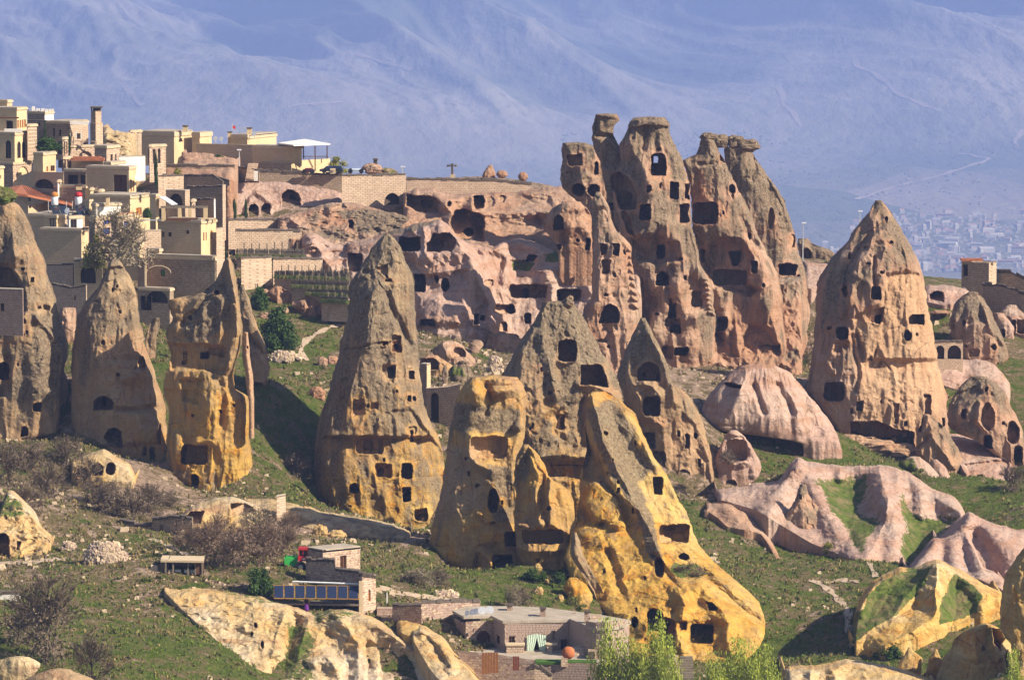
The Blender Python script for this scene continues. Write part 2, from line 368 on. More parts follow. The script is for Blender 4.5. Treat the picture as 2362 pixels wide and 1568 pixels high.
    nr, nc = V.shape[:2]; idx = np.arange(nr*nc).reshape(nr, nc); nx = np.roll(idx, -1, 1)
    Fq = np.stack([idx[1:], nx[1:], nx[:-1], idx[:-1]], -1).reshape(-1, 4)
    def fm(Mk): a = Mk[1:].astype(np.int16); b = Mk[:-1].astype(np.int16); return ((a+b+np.roll(a, -1, 1)+np.roll(b, -1, 1))).ravel()
    def fi_(Mk): a = Mk[1:]; b = Mk[:-1]; s = np.sort(np.stack([a, b, np.roll(a, -1, 1), np.roll(b, -1, 1)]), 0); return s[1].ravel()
    V = V.reshape(-1, 3); TT = TT.reshape(-1, 4)
    ctr = V[:nc].mean(0); ctr[2] += .1*ry[0]; V = np.vstack([V, ctr[None]]); TT = np.vstack([TT, TT[:nc].mean(0)[None]])
    ci = len(V)-1; r0 = idx[0]; capf = np.stack([r0, np.roll(r0, -1), np.full(nc, ci), np.full(nc, ci)], -1)
    # triangles of the cap as degenerate-free quads: pair neighbours
    k = np.arange(0, nc-1, 2); capq = np.stack([r0[k], r0[(k+1) % nc], r0[(k+2) % nc], np.full(len(k), ci)], -1)
    Fq = np.vstack([Fq, capq]); z = np.zeros(len(capq), bool)
    return finish(name, S, V, Fq, TT, np.concatenate([fi_(CM), z]), np.concatenate([fm(HM) >= 3, z]))
def sheet(name, label, Yt, Yb_, top, bot, **S):
    """a rock face: columns from a top outline to a bottom outline, leaning back from Yb_ to Yt, with a rounded top running back"""
    S['label'] = label; st = S.get('step', STEP); x0 = max(min(p[0] for p in top), min(p[0] for p in bot)); x1 = min(max(p[0] for p in top), max(p[0] for p in bot))
    nx = int((x1-x0)/st)+2; tx = np.linspace(x0, x1, nx); T = sm1(interp(top, tx, 0, 1), 2); B = sm1(interp(bot, tx, 0, 1), 2)
    sd = S.get('seed', 0)+.5; T = T+S.get('edge', 1.)*3*fbm(tx/28.+sd, 1.3, sd, 4, .6); B = np.maximum(B, T+3)
    S['y0'] = T.min(); S['y1'] = B.max(); ny = int(np.max(B-T)/st)+2; tv = np.linspace(0, 1, ny)
    py = T[None]+(B-T)[None]*tv[:, None]; px = np.broadcast_to(tx[None], py.shape)+0.
    rr = S.get('round', 14.); dt = py-T[None]; rd = S.get('rd', 2.5)
    gy = (py-S['y0'])/(S['y1']-S['y0'])
    bow = S.get('bow', 0)*((px-(x0+x1)/2)/((x1-x0)/2))**2
    Yb = Yt+(Yb_-Yt)*gy**S.get('curve', 1.)+rd*(1-np.sqrt(1-(1-np.clip(dt/rr, 0, 1))**2))+bow
    if 'Yx' in S: Yb = Yb+interp(S['Yx'], tx, 0, 1)[None]
    es = np.minimum(px-x0, x1-px); sr = S.get('side', 14.); Yb = Yb+S.get('sd', 2.5)*(1-np.sqrt(1-(1-np.clip(es/sr, 0, 1))**2))
    fade = smooth(0, 12, dt)*.85+.15
    for j in [] if S.get('nobase') else np.linspace(0, nx-1, max(3, int((x1-x0)/60))).astype(int): BASES.append((tx[j], B[j], float(Yb[-1, j]), 's'))
    Yf, cm, hm, tone = relief(px, py, Yb, fade, S)
    X, Y, Z = at(px, py, Yf); V = np.stack([X, Y, Z], -1)
    back = []; bt = []
    for dY, dz in ((S.get('thick', 9.)*1.5, -14.), (S.get('thick', 9.), -2.5), (S.get('thick', 9.)*.4, -.5), (1.2, 0.)):
        r = V[:1].copy(); r[..., 1] += dY; r[..., 2] += dz; back.append(r); bt.append(tone[:1])
    sk = V[-1:].copy(); sk[..., 2] -= 4; V = np.concatenate(back+[V, sk]); TT = np.concatenate(bt+[tone, tone[-1:]]); nB = len(back)
    z1 = np.zeros((nB, nx), bool); CM = np.vstack([z1.astype(np.int16), cm, cm[-1:]]); HM = np.vstack([z1, hm, hm[-1:]])
    # side walls
    sl = V[:, :1].copy(); sl[..., 1] += 8; sr_ = V[:, -1:].copy(); sr_[..., 1] += 8
    V = np.concatenate([sl, V, sr_], 1); TT = np.concatenate([TT[:, :1], TT, TT[:, -1:]], 1)
    f0 = np.zeros((len(CM), 1), bool); CM = np.hstack([f0.astype(np.int16), CM, f0.astype(np.int16)]); HM = np.hstack([f0, HM, f0])
    nr, nc = V.shape[:2]; idx = np.arange(nr*nc).reshape(nr, nc)
    Fq = np.stack([idx[1:, :-1], idx[1:, 1:], idx[:-1, 1:], idx[:-1, :-1]], -1).reshape(-1, 4)
    def fm(Mk): a = Mk.astype(np.int8); return (a[1:, :-1]+a[1:, 1:]+a[:-1, 1:]+a[:-1, :-1]).ravel()
    def fi_(a): return np.sort(np.stack([a[1:, :-1], a[1:, 1:], a[:-1, 1:], a[:-1, :-1]]), 0)[1].ravel()
    return finish(name, S, V.reshape(-1, 3), Fq, TT.reshape(-1, 4), fi_(CM), fm(HM) >= 3)
def boulder(name, label, px, py, Y, rx, ry, cat='boulder', group=None, parent=None, seed=0, tone=(.5,0,0,0), rough=.25, n=28, dep=.8, tilt=0, mat=None, flat=0):
    """lump centred at a pixel with pixel radii"""
    th = np.linspace(0, np.pi, n); ph = np.linspace(0, 2*np.pi, 2*n, endpoint=False); T, Pp = np.meshgrid(th, ph, indexing='ij')
    a, b, c = np.sin(T)*np.cos(Pp), np.sin(T)*np.sin(Pp), np.cos(T)
    s = 1+rough*fbm(a*1.3+seed*3.1, b*1.3+seed, c*1.3, 4, .55)
    m = mpp(Y); ax = np.sign(a)*np.abs(a)**(1-.4*flat); cz = np.sign(c)*np.abs(c)**(1-.4*flat)
    X = ax*s*rx*m; Yy = b*s*rx*m*dep; Z = cz*s*ry*m
    ct, st_ = math.cos(tilt), math.sin(tilt); X, Z = X*ct-Z*st_, X*st_+Z*ct
    o0 = at(px, py, Y); V = np.stack([X+o0[0], Yy+o0[1], Z+o0[2]], -1)
    if parent is not None and parent.type == 'EMPTY': V = V-np.array(parent.location)[None, None]
    nr, nc = V.shape[:2]; idx = np.arange(nr*nc).reshape(nr, nc); nx_ = np.roll(idx, -1, 1)
    Fq = np.stack([idx[1:], nx_[1:], nx_[:-1], idx[:-1]], -1).reshape(-1, 4)
    tn = np.tile(np.array(tone, np.float32), (nr*nc, 1)); tn[:, 0] += .3*fbm(V[..., 0].ravel()/1.5, V[..., 1].ravel()/1.5, V[..., 2].ravel()/1.5, 3)
    o = mesh_np(name, V.reshape(-1, 3), Fq, mat or M['rock'], parent, attrs={'tone': tn})
    if parent is None: tag(o, label, cat, group)
    elif label: o['label'] = label
    return o
AUTO = [(1683,664,640.0),(1862,664,640.0),(1689,772,639.3),(1861,772,639.3),(1699,880,638.2),(1849,880,638.2),(1774,880,636.4),(1639,844,622.0),(1825,844,622.0),(1640,856,622.0),(1827,856,622.0),(1640,868,622.0),(1828,868,622.0),(1734,868,618.2),(1455,803,618.0),(1650,803,618.0),(1452,826,618.0),(1648,826,618.0),(1454,850,618.0),(1648,850,618.0),(1551,850,614.7),(1337,749,600.0),(1480,749,600.0),(1338,819,599.1),(1462,819,599.1),(1365,890,597.9),(1443,890,597.9),(1404,890,597.4),(800,654,623.1),(860,717,615.6),(931,752,611.5),(1003,768,607.1),(1062,776,606.4),(1134,791,608.0),(1206,804,611.7),(1265,817,610.5),(1337,852,607.6),(1408,860,605.6),(1480,860,606.5),(1115,815,606.0),(1221,815,606.0),(1168,815,603.7),(1866,858,600.0),(2169,858,600.0),(1900,954,598.3),(2186,954,598.3),(1981,1050,596.0),(2194,1050,596.0),(2087,1050,594.2),(2126,1073,585.0),(2219,1073,585.0),(2132,1085,584.9),(2220,1085,584.9),(2176,1085,583.2),(1622,936,578.0),(1886,936,578.0),(1703,994,576.4),(1925,994,576.4),(1837,1040,574.2),(1940,1040,574.2),(1888,1040,573.7),(1650,1083,566.0),(1748,1083,566.0),(1652,1106,566.0),(1733,1106,566.0),(1656,1128,565.2),(1720,1128,565.2),(1688,1128,564.6),(1792,1279,541.0),(1966,1279,541.0),(1879,1279,538.0),(1654,1152,548.2),(1726,1171,543.5),(1797,1208,539.2),(1869,1250,534.4),(1940,1279,531.0),(2011,1296,529.1),(2083,1305,528.1),(2154,1255,533.8),(2226,1202,542.5),(2096,1318,509.1),(2201,1324,505.6),(2318,1359,502.5),(2166,1287,522.6),(2271,1332,514.6),(2377,1331,517.2),(2238,1364,508.0),(2321,1364,508.0),(2279,1364,506.5),(2092,1053,565.6),(2132,1053,565.6),(2113,1101,566.0),(2163,1101,566.0),(2143,1137,565.4),(2174,1137,565.4),(2159,1137,565.1),(2162,1112,572.0),(2191,1112,572.0),(2165,1123,572.0),(2193,1123,572.0),(2168,1133,571.8),(2193,1133,571.8),(2181,1133,571.5),(1629,1181,543.8),(1722,1223,538.7),(1816,1311,531.1),(1731,1185,546.0),(1807,1185,546.0),(1741,1206,545.0),(1799,1206,545.0),(1754,1226,544.7),(1786,1226,544.7),(1770,1226,544.5),(2201,780,616.0),(2312,780,616.0),(2211,816,616.0),(2320,816,616.0),(2218,840,615.3),(2322,840,615.3),(2270,840,613.7),(2155,876,606.1),(2237,905,600.9),(2330,914,602.5),(2189,960,588.0),(2344,960,588.0),(2248,1018,586.7),(2362,1018,586.7),(2319,1075,585.6),(2371,1075,585.6),(2345,1075,585.3),(2187,1041,588.6),(2257,1104,579.8),(2340,1119,580.8),(2298,753,622.0),(2338,753,622.0),(2311,774,621.4),(2337,774,621.4),(2314,784,621.4),(2338,784,621.4),(2326,784,621.2),(2327,778,624.0),(2400,778,624.0),(2364,778,622.5),(2301,737,635.0),(2378,737,635.0),(2339,737,633.3),(2131,696,627.4),(2177,701,624.0),(2235,696,627.5),(1842,581,668.0),(1921,581,668.0),(1845,591,668.0),(1926,591,668.0),(1850,602,667.9),(1931,602,667.9),(1891,602,666.8),(1852,662,648.2),(1884,654,646.6),(1915,638,650.8),(1453,946,566.0),(1607,946,566.0),(1507,1053,564.8),(1641,1053,564.8),(1581,1148,563.5),(1644,1148,563.5),(1613,1148,563.2),(1198,1164,532.0),(1471,1164,532.0),(1211,1236,532.0),(1488,1236,532.0),(1221,1296,532.0),(1496,1296,532.0),(1358,1296,527.4),(1001,1199,510.0),(1202,1199,510.0),(1002,1269,510.0),(1202,1269,510.0),(1078,1328,507.5),(1224,1328,507.5),(1151,1328,506.3),(1186,1211,504.0),(1329,1211,504.0),(1194,1269,504.0),(1343,1269,504.0),(1215,1328,503.7),(1355,1328,503.7),(1285,1328,502.4),(1327,1342,494.5),(1700,1342,494.5),(1413,1437,487.6),(1762,1437,487.6),(1454,1520,481.4),(1730,1520,481.4),(1592,1520,479.9),(1333,1308,491.0),(1360,1308,491.0),(1368,1366,490.8),(1390,1366,490.8),(1388,1423,490.7),(1408,1423,490.7),(1398,1423,490.6),(1310,1332,488.7),(1340,1332,488.7),(1317,1378,489.0),(1360,1378,489.0),(1333,1413,488.6),(1361,1413,488.6),(1347,1413,488.4),(726,1049,552.0),(1020,1049,552.0),(735,1132,550.7),(1017,1132,550.7),(795,1215,548.1),(990,1215,548.1),(893,1215,546.6),(164,921,548.0),(376,921,548.0),(189,1016,546.5),(382,1016,546.5),(327,1100,543.8),(374,1100,543.8),(350,1100,543.6),(386,977,540.0),(576,977,540.0),(384,1060,540.0),(580,1060,540.0),(428,1132,537.8),(564,1132,537.8),(496,1132,536.8),(560,823,560.0),(615,823,560.0),(570,883,559.7),(617,883,559.7),(579,930,559.1),(599,930,559.1),(589,930,559.0),(-80,822,552.0),(154,822,552.0),(-79,917,552.0),(153,917,552.0),(-79,1012,549.7),(118,1012,549.7),(20,1012,547.7),(138,710,569.8),(175,710,569.8),(139,781,570.0),(174,781,570.0),(139,840,569.4),(167,840,569.4),(153,840,569.2),(337,811,562.0),(361,811,562.0),(336,822,562.0),(361,822,562.0),(349,822,561.5),(1969,1497,472.5),(2051,1491,470.4),(2133,1463,472.3),(2216,1438,474.1),(2309,1406,478.8),(2069,1535,462.0),(2124,1535,462.0),(2068,1545,462.0),(2125,1545,462.0),(2067,1556,462.0),(2124,1556,462.0),(2095,1556,461.1),(2134,1581,461.0),(2167,1581,461.0),(2151,1581,460.5),(2157,1587,458.0),(2363,1587,458.0),(2158,1598,458.0),(2364,1598,458.0),(2261,1598,454.8),(2306,1410,452.0),(2479,1410,452.0),(2333,1505,450.9),(2479,1505,450.9),(2339,1600,450.7),(2479,1600,450.7),(2409,1600,449.3),(1811,1620,450.5),(1894,1620,448.0),(1978,1620,448.0),(2062,1620,448.0),(2157,1620,450.5),(378,1369,471.7),(438,1421,467.0),(510,1484,462.5),(582,1537,458.7),(654,1591,454.8),(726,1627,452.2),(797,1630,452.0),(869,1630,452.0),(941,1630,452.0),(1013,1630,452.0),(1085,1630,453.0),(950,1482,460.1),(1029,1585,450.3),(1120,1637,447.0),(914,1449,465.0),(936,1463,461.1),(970,1454,464.5),(-22,1282,490.6),(48,1281,488.1),(119,1254,492.6),(-13,1536,436.0),(93,1536,436.0),(-17,1558,435.3),(78,1558,435.3),(-21,1579,435.2),(71,1579,435.2),(25,1579,434.4),(46,1579,434.0),(240,1579,434.0),(143,1579,431.1),(164,1110,525.2),(231,1110,524.0),(309,1110,525.2),(413,1216,509.2),(506,1216,508.0),(611,1216,509.2),(560,1167,521.4),(630,1185,517.0),(712,1216,514.2),(782,1227,513.2),(863,1238,512.1),(945,1240,514.6),(968,849,585.0),(1050,849,585.0),(969,859,584.1),(1033,859,584.1),(1001,859,583.5),(1003,838,594.0),(1100,838,594.0),(1001,848,593.1),(1084,848,593.1),(1043,848,592.3),(1080,793,598.0),(1118,793,598.0),(1083,801,597.5),(1111,801,597.5),(1086,810,597.3),(1103,810,597.3),(1095,810,597.3),(1037,879,578.0),(1100,879,578.0),(1069,879,576.9),(1017,861,574.0),(1033,861,574.0),(1019,871,573.9),(1033,871,573.9),(1021,880,573.8),(1032,880,573.8),(1027,880,573.7),(616,680,612.0),(675,680,612.0),(628,690,611.5),(683,690,611.5),(628,699,611.8),(690,699,611.8),(659,699,610.6),(674,706,606.0),(788,706,606.0),(686,717,605.8),(800,717,605.8),(697,727,605.3),(802,727,605.3),(749,727,604.5),(1114,399,676.0),(1142,399,676.0),(1113,408,675.8),(1142,408,675.8),(1127,408,675.3)]
# ---------------------------------------------------------------- the hillside the rocks stand on
# (px, py, depth, cover)  cover 0 grass, .5 dry earth, 1 bare pink tuff, 2 pale yellow tuff
CP = [(0,1568,432,0),(300,1568,436,.2),(600,1568,446,0),(470,1640,436,0),(520,1480,454,0),(760,1690,440,.3),(1000,1680,438,.3),(1180,1580,445,.6),(1800,1568,450,0),(2361,1568,445,.2),
 (0,1300,482,.6),(300,1300,478,.7),(0,1150,505,.6),(150,1010,532,.3),(330,1100,529,1.2),(580,1140,524,.3),(700,1180,520,1.4),(930,1225,513,1.),(400,1250,495,.3),(640,1330,476,.4),(300,1450,455,.0),(120,1400,464,.3),
 (200,1380,470,0),(430,1370,474,.4),(550,1200,508,.8),(850,1230,508,.2),(500,1500,450,0),
 (870,1420,466,.4),(1050,1350,488,0),(1240,1335,495,0),(960,1300,500,.25),(1000,1400,476,.4),(1450,1520,466,.3),(1600,1525,469,.2),(1790,1440,482,0),(1260,1370,485,0),(1400,1400,484,.2),
 (1620,1150,542,0),(1700,1200,536,.2),(1850,1290,522,.1),(1900,1400,500,.25),(1960,1480,476,.2),(2100,1510,466,0),(2300,1470,462,.1),(2361,1200,532,0),(2250,1090,556,0),(2000,1075,572,0),(1760,1010,575,.2),(1950,1050,574,0),(1640,990,572,.8),(1650,1140,552,.8),(2000,1290,518,0),(2150,1330,505,.2),(2361,1120,560,.1),(1900,1060,560,0),(1850,1020,572,0),(1750,1120,556,0.3),
 (600,700,612,.4),(780,700,615,.2),(600,850,583,0),(700,800,592,.1),(700,900,575,.35),(600,1000,560,0),(700,1050,552,0),(700,1150,530,.1),(970,780,606,.5),(1130,800,602,.5),(1040,950,570,.6),(1040,870,585,.5),(1200,850,592,.8),(640,730,605,.1),
 (1350,850,590,.9),(1500,870,590,.9),(1650,868,598,1.),(1850,880,605,.9),(1600,900,585,.9),(1700,900,590,.5),
 (0,400,700,.8),(200,420,685,.8),(400,400,688,.8),(700,400,690,.8),(850,405,690,.8),(0,600,640,.8),(300,640,622,.6),(150,640,622,.6),(500,600,645,.6),(520,440,668,.9),(560,540,646,.7),(650,590,632,.3),(720,560,640,.8),(800,440,672,.9),(620,500,655,.8),(200,700,600,.6),(350,720,598,.3),(330,900,560,0),
 (1000,415,690,.9),(1200,420,690,.9),(1300,436,670,.9),(1500,560,670,.9),(1700,600,680,.9),
 (1840,590,690,.4),(1900,615,690,.2),(1860,660,650,.8),(2150,645,690,.2),(2361,665,690,.4),(2150,760,640,.3),(2250,690,655,.3),(2361,800,620,.4),(2200,860,612,.2),(2330,900,600,.2),(2361,960,590,.2)]
WP = [(x, y, z, .5) for (x, y, z) in ((-90,775,-60),(-40,790,-75),(0,790,-85),(40,790,-85),(90,790,-80),(-90,850,-125),(0,850,-130),(90,850,-130),(-60,400,-71),(0,400,-71),(60,400,-71),(-95,600,-50),(100,600,-52),(-95,500,-62),(95,500,-62),(-95,700,-40),(95,700,-52))]
_c = [(*at(p[0], p[1], p[2]), p[3]) for p in CP]+WP
_cx, _cyy, _cc = (np.array([c[k] for c in _c]) for k in (0, 1, 3))
AP = [at(*p[:3]) for p in AUTO]
_m = [c[:3] for c in _c if not AP or min(math.hypot(c[0]-a[0], c[1]-a[1]) for a in AP) > 5]
_h = []
for a in AP:
    for g in _h:
        if math.hypot(a[0]-g[0]/g[3], (a[1]-g[1]/g[3])) < 2.6: g[0] += a[0]; g[1] += a[1]; g[2] += a[2]; g[3] += 1; break
    else: _h.append([a[0], a[1], a[2], 1])
_h = [(g[0]/g[3], g[1]/g[3], g[2]/g[3]-.25) for g in _h]+_m
_hx, _hy, _hz = (np.array([c[k] for c in _h]) for k in (0, 1, 2))
def _phi(a, b): return np.sqrt(a*a+b*b+6.)
_K = _phi(_hx[:, None]-_hx, _hy[:, None]-_hy)-np.eye(len(_hx))*1.2
_w = np.linalg.solve(_K, _hz-_hz.mean())
def h_smooth(X, Y):
    X = np.asarray(X, float); Y = np.asarray(Y, float); o = np.zeros(X.shape)
    for i in range(len(_hx)): o = o+_w[i]*_phi(X-_hx[i], Y-_hy[i])
    return o+_hz.mean()
def near_h(X, Y): return h_smooth(X, Y)+.3*fbm(np.asarray(X)/9., np.asarray(Y)/9., .5, 3)+.14*fbm(np.asarray(X)/1.7, np.asarray(Y)/1.7, 2.5, 3)
def cover(X, Y):
    n = 0; d = 0
    for i in range(len(_cx)):
        w = 1/((X-_cx[i])**2+((Y-_cyy[i])*.6)**2+4.)**1.5; n = n+w*_cc[i]; d = d+w
    return n/d
def drape(px, py, lo=425., hi=745., f=None, n=700):
    """where the ray through a pixel first meets the ground"""
    Ys = np.linspace(lo, hi, n); X, Y, Z = at(px, py, Ys); h = (f or near_h)(X, Ys); k = np.argmax(Z < h)
    return Vector((X[k], Ys[k], h[k]))
def gz(X, Y): return float(near_h(np.array([X]), np.array([Y]))[0])
def mat_ground():
    t = NT('hillside'); (sp, al) = t.attr('cover')
    a = t.noise(.16, 6, .65); b = t.noise(.7, 6, .72, dist=.6); c = t.noise(3.2, 6, .75); d = t.noise(12, 4, .75); e = t.noise(.32, 5, .7, dist=1.)
    g = t.mix(t.ramp(c, .32, .66), (.05, .085, .010), (.13, .19, .022)); g = t.mix(t.ramp(b, .40, .66), g, (.19, .21, .045)); g = t.mix(t.ramp(d, .5, .66, 0, .5), g, (.05, .06, .015))
    dry = t.mix(t.ramp(c, .3, .7), (.15, .11, .05), (.33, .25, .13)); dry = t.mix(t.ramp(d, .5, .62, 0, .6), dry, (.06, .05, .022))
    pale = t.mix(t.ramp(b, .3, .7), (.40, .27, .19), (.55, .41, .31)); pale = t.mix(t.ramp(c, .45, .7, 0, .6), pale, (.25, .18, .12))
    yel = t.mix(t.ramp(b, .3, .7), (.60, .47, .26), (.58, .40, .16))
    f = t.math('ADD', sp[0], t.ramp(b, .2, .8, -.75, .75)); f = t.math('ADD', f, t.ramp(e, .28, .72, -.75, .85)); f = t.math('ADD', f, t.ramp(c, .2, .8, -.45, .45))
    col = t.mix(t.ramp(f, .16, .40), g, dry); col = t.mix(t.ramp(f, .72, .90), col, pale); col = t.mix(t.ramp(sp[0], 1.15, 1.6), col, yel)
    h = t.math('ADD', c, t.math('MULTIPLY', b, 1.5)); h = t.math('ADD', h, t.math('MULTIPLY', d, .5)); t.bump(h, 1., .6)
    return t.out(col)
M['ground'] = mat_ground()
def build_near():
    xs = np.arange(-100, 100.1, .36); ys = np.concatenate([np.arange(395, 640, .5), np.arange(640, 900, 1.2)])
    X, Y = np.meshgrid(xs, ys); Z = near_h(X, Y)+.10*fbm(X/.6, Y/.6, 1.5, 2)
    cv = cover(X, Y)[..., None]*np.array([1, 0, 0])
    nr, nc = X.shape; idx = np.arange(nr*nc).reshape(nr, nc)
    Fq = np.stack([idx[:-1, :-1], idx[:-1, 1:], idx[1:, 1:], idx[1:, :-1]], -1).reshape(-1, 4)
    o = mesh_np('hillside', np.stack([X, Y, Z], -1).reshape(-1, 3), Fq, M['ground'], attrs={'cover': cv.reshape(-1, 3)}, sm=True)
    tag(o, kind='structure')
build_near()
# ---------------------------------------------------------------- the far valley and the mountain side beyond it
def far_h(X, Y):
    X = np.asarray(X, float)/2; Y = np.asarray(Y, float)/2
    base = -67-232*smooth(400, 3300, Y)
    foot = 5700+X*.55+600*perlin(X/900., .3, 1.)          # the slope starts nearer on the left
    r = np.clip((Y-foot), 0, None)
    base = base+r*.060+15*smooth(0, 300, r)
    am = smooth(-200, 1500, Y-foot)
    wx = X+120*fbm(X/800., Y/1500., 4.2, 2); wy = Y+260*fbm(X/700.+9, Y/1300., 7.7, 2)
    u = wx*.86+wy*.30; v = -wx*.5+wy*.55
    rid = 1-np.abs(perlin(u/330., v/1700., 3.3))*2.1; rid2 = 1-np.abs(perlin(u/150.+5, v/700., 8.3))*2
    rid3 = 1-np.abs(fbm(u/60.+5, v/300., 2.3, 3))*2
    lump = fbm(X/1100.+2, Y/2300., 5.5, 3)
    h = base+am*(74*rid*smooth(-.6, .9, rid)+40*rid2*(.3+.7*smooth(-.2, .6, rid))+11*rid3+80*lump)+5*fbm(X/260., Y/420., 1.2, 4)*smooth(2600, 4000, Y)
    return h*2
def mat_far():
    t = NT('far_slopes'); a = t.noise(.0008, 6, .6, (1, .6, 1)); b = t.noise(.003, 5, .6, (1, .5, 1)); c = t.noise(.025, 5, .6, (1, .35, 1)); v = t.vor(.0021, stretch=(1, .35, 0))
    col = t.mix(t.ramp(b, .3, .7), (.25, .225, .17), (.40, .36, .28)); col = t.mix(t.ramp(a, .45, .6), col, (.115, .135, .085))
    col = t.mix(t.ramp(c, .5, .72, 0, .5), col, (.12, .13, .09))
    fld = t.n('ShaderNodeSeparateColor'); t.l(v.outputs['Color'], fld.inputs[0])
    (sp, al) = t.attr('valley')
    fc = t.mix(fld.outputs[0], (.08, .11, .05), (.33, .27, .20)); col = t.mix(t.math('MULTIPLY', sp[0], .7), col, fc)
    col = t.mix(t.math('MULTIPLY', t.ramp(t.vor(.03, stretch=(1, .3, 0)).outputs[0], .16, .3, .4, 0), t.ramp(b, .45, .6, .15, 1)), col, (.03, .045, .03))
    t.bump(t.math('ADD', b, c), .8, 16.)
    return t.out(col)
M['far'] = mat_far()
def build_far():
    ys = [780.]
    while ys[-1] < 34000:
        y = ys[-1]; ys.append(y+(110 if y < 6600 else 24 if y < 20000 else 140))
    ys = np.array(ys); us = np.linspace(-1.35, 1.35, 620)
    U, Y = np.meshgrid(us, ys); X = U*math.tan(HALF)*Y+U*60; Z = far_h(X, Y)
    foot = 11400+X*.55; val = smooth(400, -1000, Y-foot)[..., None]*np.ones(3)
    global FG; FG = (us, ys, Z)
    nr, nc = X.shape; idx = np.arange(nr*nc).reshape(nr, nc)
    Fq = np.stack([idx[:-1, :-1], idx[:-1, 1:], idx[1:, 1:], idx[1:, :-1]], -1).reshape(-1, 4)
    tag(mesh_np('valley_and_mountain_slopes', np.stack([X, Y, Z], -1).reshape(-1, 3), Fq, M['far'], attrs={'valley': val.reshape(-1, 3)}, sm=True), kind='structure')
build_far()
# ---------------------------------------------------------------- the air
def haze():
    o = MB().box((-5200, -60, -800), (5200, 34500, 2400)).build('haze', bpy.data.materials.new('haze')); m = o.data.materials[0]; m.use_nodes = True
    t = m.node_tree; t.nodes.remove(t.nodes['Principled BSDF']); v = t.nodes.new('ShaderNodeVolumePrincipled')
    v.inputs['Color'].default_value = (.35, .49, 1., 1); v.inputs['Density'].default_value = HAZE; v.inputs['Anisotropy'].default_value = 0.
    t.links.new(v.outputs[0], t.nodes['Material Output'].inputs['Volume']); m.volume_sampling if False else None
    tag(o, kind='stuff')
HAZE = 9.3e-5
haze()
def far_drape(px, py):
    us, ys, Z = FG; m = ys > 5000; Ys = ys[m]; X, Y, Zr = at(px, py, Ys); u = X/(math.tan(HALF)*Ys+60); j = np.clip((u-us[0])/(us[1]-us[0]), 0, len(us)-1.01); j0 = j.astype(int); f = j-j0; r = np.nonzero(m)[0]
    h = Z[r, j0]*(1-f)+Z[r, j0+1]*f; k = max(1, int(np.argmax(Zr < h))); a = Zr[k-1]-h[k-1]; b = h[k]-Zr[k]; t = a/(a+b) if a+b > 1e-6 else 1.
    return Vector((X[k-1]+(X[k]-X[k-1])*t, Ys[k-1]+(Ys[k]-Ys[k-1])*t, h[k-1]+(h[k]-h[k-1])*t))
# ---------------------------------------------------------------- the castle rock
def D_(l): return Q('D', l)
PK = dict(ochre=(-.3, -.3), lichen=(.55, .25))
def cav(r, *cs):
    out = []
    for c in cs:
        if c[0] == 'p': out.append(('p', Q(r, c[1]))+tuple(c[2:]))
        else:
            (x0, y0), (x1, y1) = Q(r, [(c[1], c[2]), (c[3], c[4])]); out.append((c[0], (x0, y0, x1, y1))+tuple(c[5:]))
    return out
def pl(r, h, soft, *pts): return ('poly', Q(r, pts), h, soft)
def ln(r, w, h, e, *pts): return ('line', Q(r, pts), w, h, e)
GC = 'rock towers of the castle rock'
t4 = cone('rock_tower', 'rearmost right tower of the castle rock, sloping right shoulder under a dark capstone', 640,
 Q('a4', [(1500,345),(1510,700),(1540,1560)])+[(1700,880)], Q('a4', [(1690,352),(1735,440),(1800,520),(1850,590),(1930,700),(1980,830),(2010,940),(2040,1040),(2060,1150),(2100,1250),(2120,1330)])+[(1862,680),(1868,720),(1862,790),(1850,880)],
 ridge=Q('a4', [(1640,420),(1780,800),(1900,1200)])+[(1800,880)], seed=4, lichen=(.85, .3), p=1.6, depth=.7, gully=1.2, cat='rock tower', group=GC,
 feats=[ln('a4', 12, -.9, 1.5, (1720,400),(1740,520),(1700,580)), ln('a4', 14, .8, 1, (1850,590),(1900,700),(1960,830),(2000,950)), ln('a4', 10, -.6, 1, (1830,590),(1880,700),(1940,800)), ln('b2', 20, 1.2, 1.2, (1740,190),(1770,400),(1790,640)), ln('b2', 30, 1.4, 1.3, (1830,640),(1900,760),(1900,950))],
 caves=cav('a4', ('e',1830,820,1880,960,1.2), ('r',2003,1015,2035,1110,1.0), ('r',1910,1235,2045,1325,4.), ('r',1930,1260,1975,1310,1.5))+cav('b2', ('r',1830,210,1915,330,3.5), ('r',1845,410,1915,505,1.5), ('r',1835,520,1895,555,3), ('r',1815,865,1850,925,3)))
for i, (x0, y0, x1, y1, tl) in enumerate([(1405,250,1530,345,-.1),(1520,258,1640,352,-.1),(1590,288,1755,372,-.12),(1310,238,1430,292,.05)]):
    (a, b), (c, d) = Q('a4', [(x0,y0),(x1,y1)]); boulder('capstone', None, (a+c)/2, (b+d)/2, 636 if i < 3 else 622, (c-a)/2*1.05, (d-b)/2*1.05, parent=t4 if i < 3 else None, seed=i+2, tone=(1.1,-.3,0,0), rough=.3, flat=.5, dep=1.)
bpy.data.objects['capstone.003']['label'] = 'dark crust capstone on the left tip of the leaning central cone'; bpy.data.objects['capstone.003']['category'] = 'capstone'
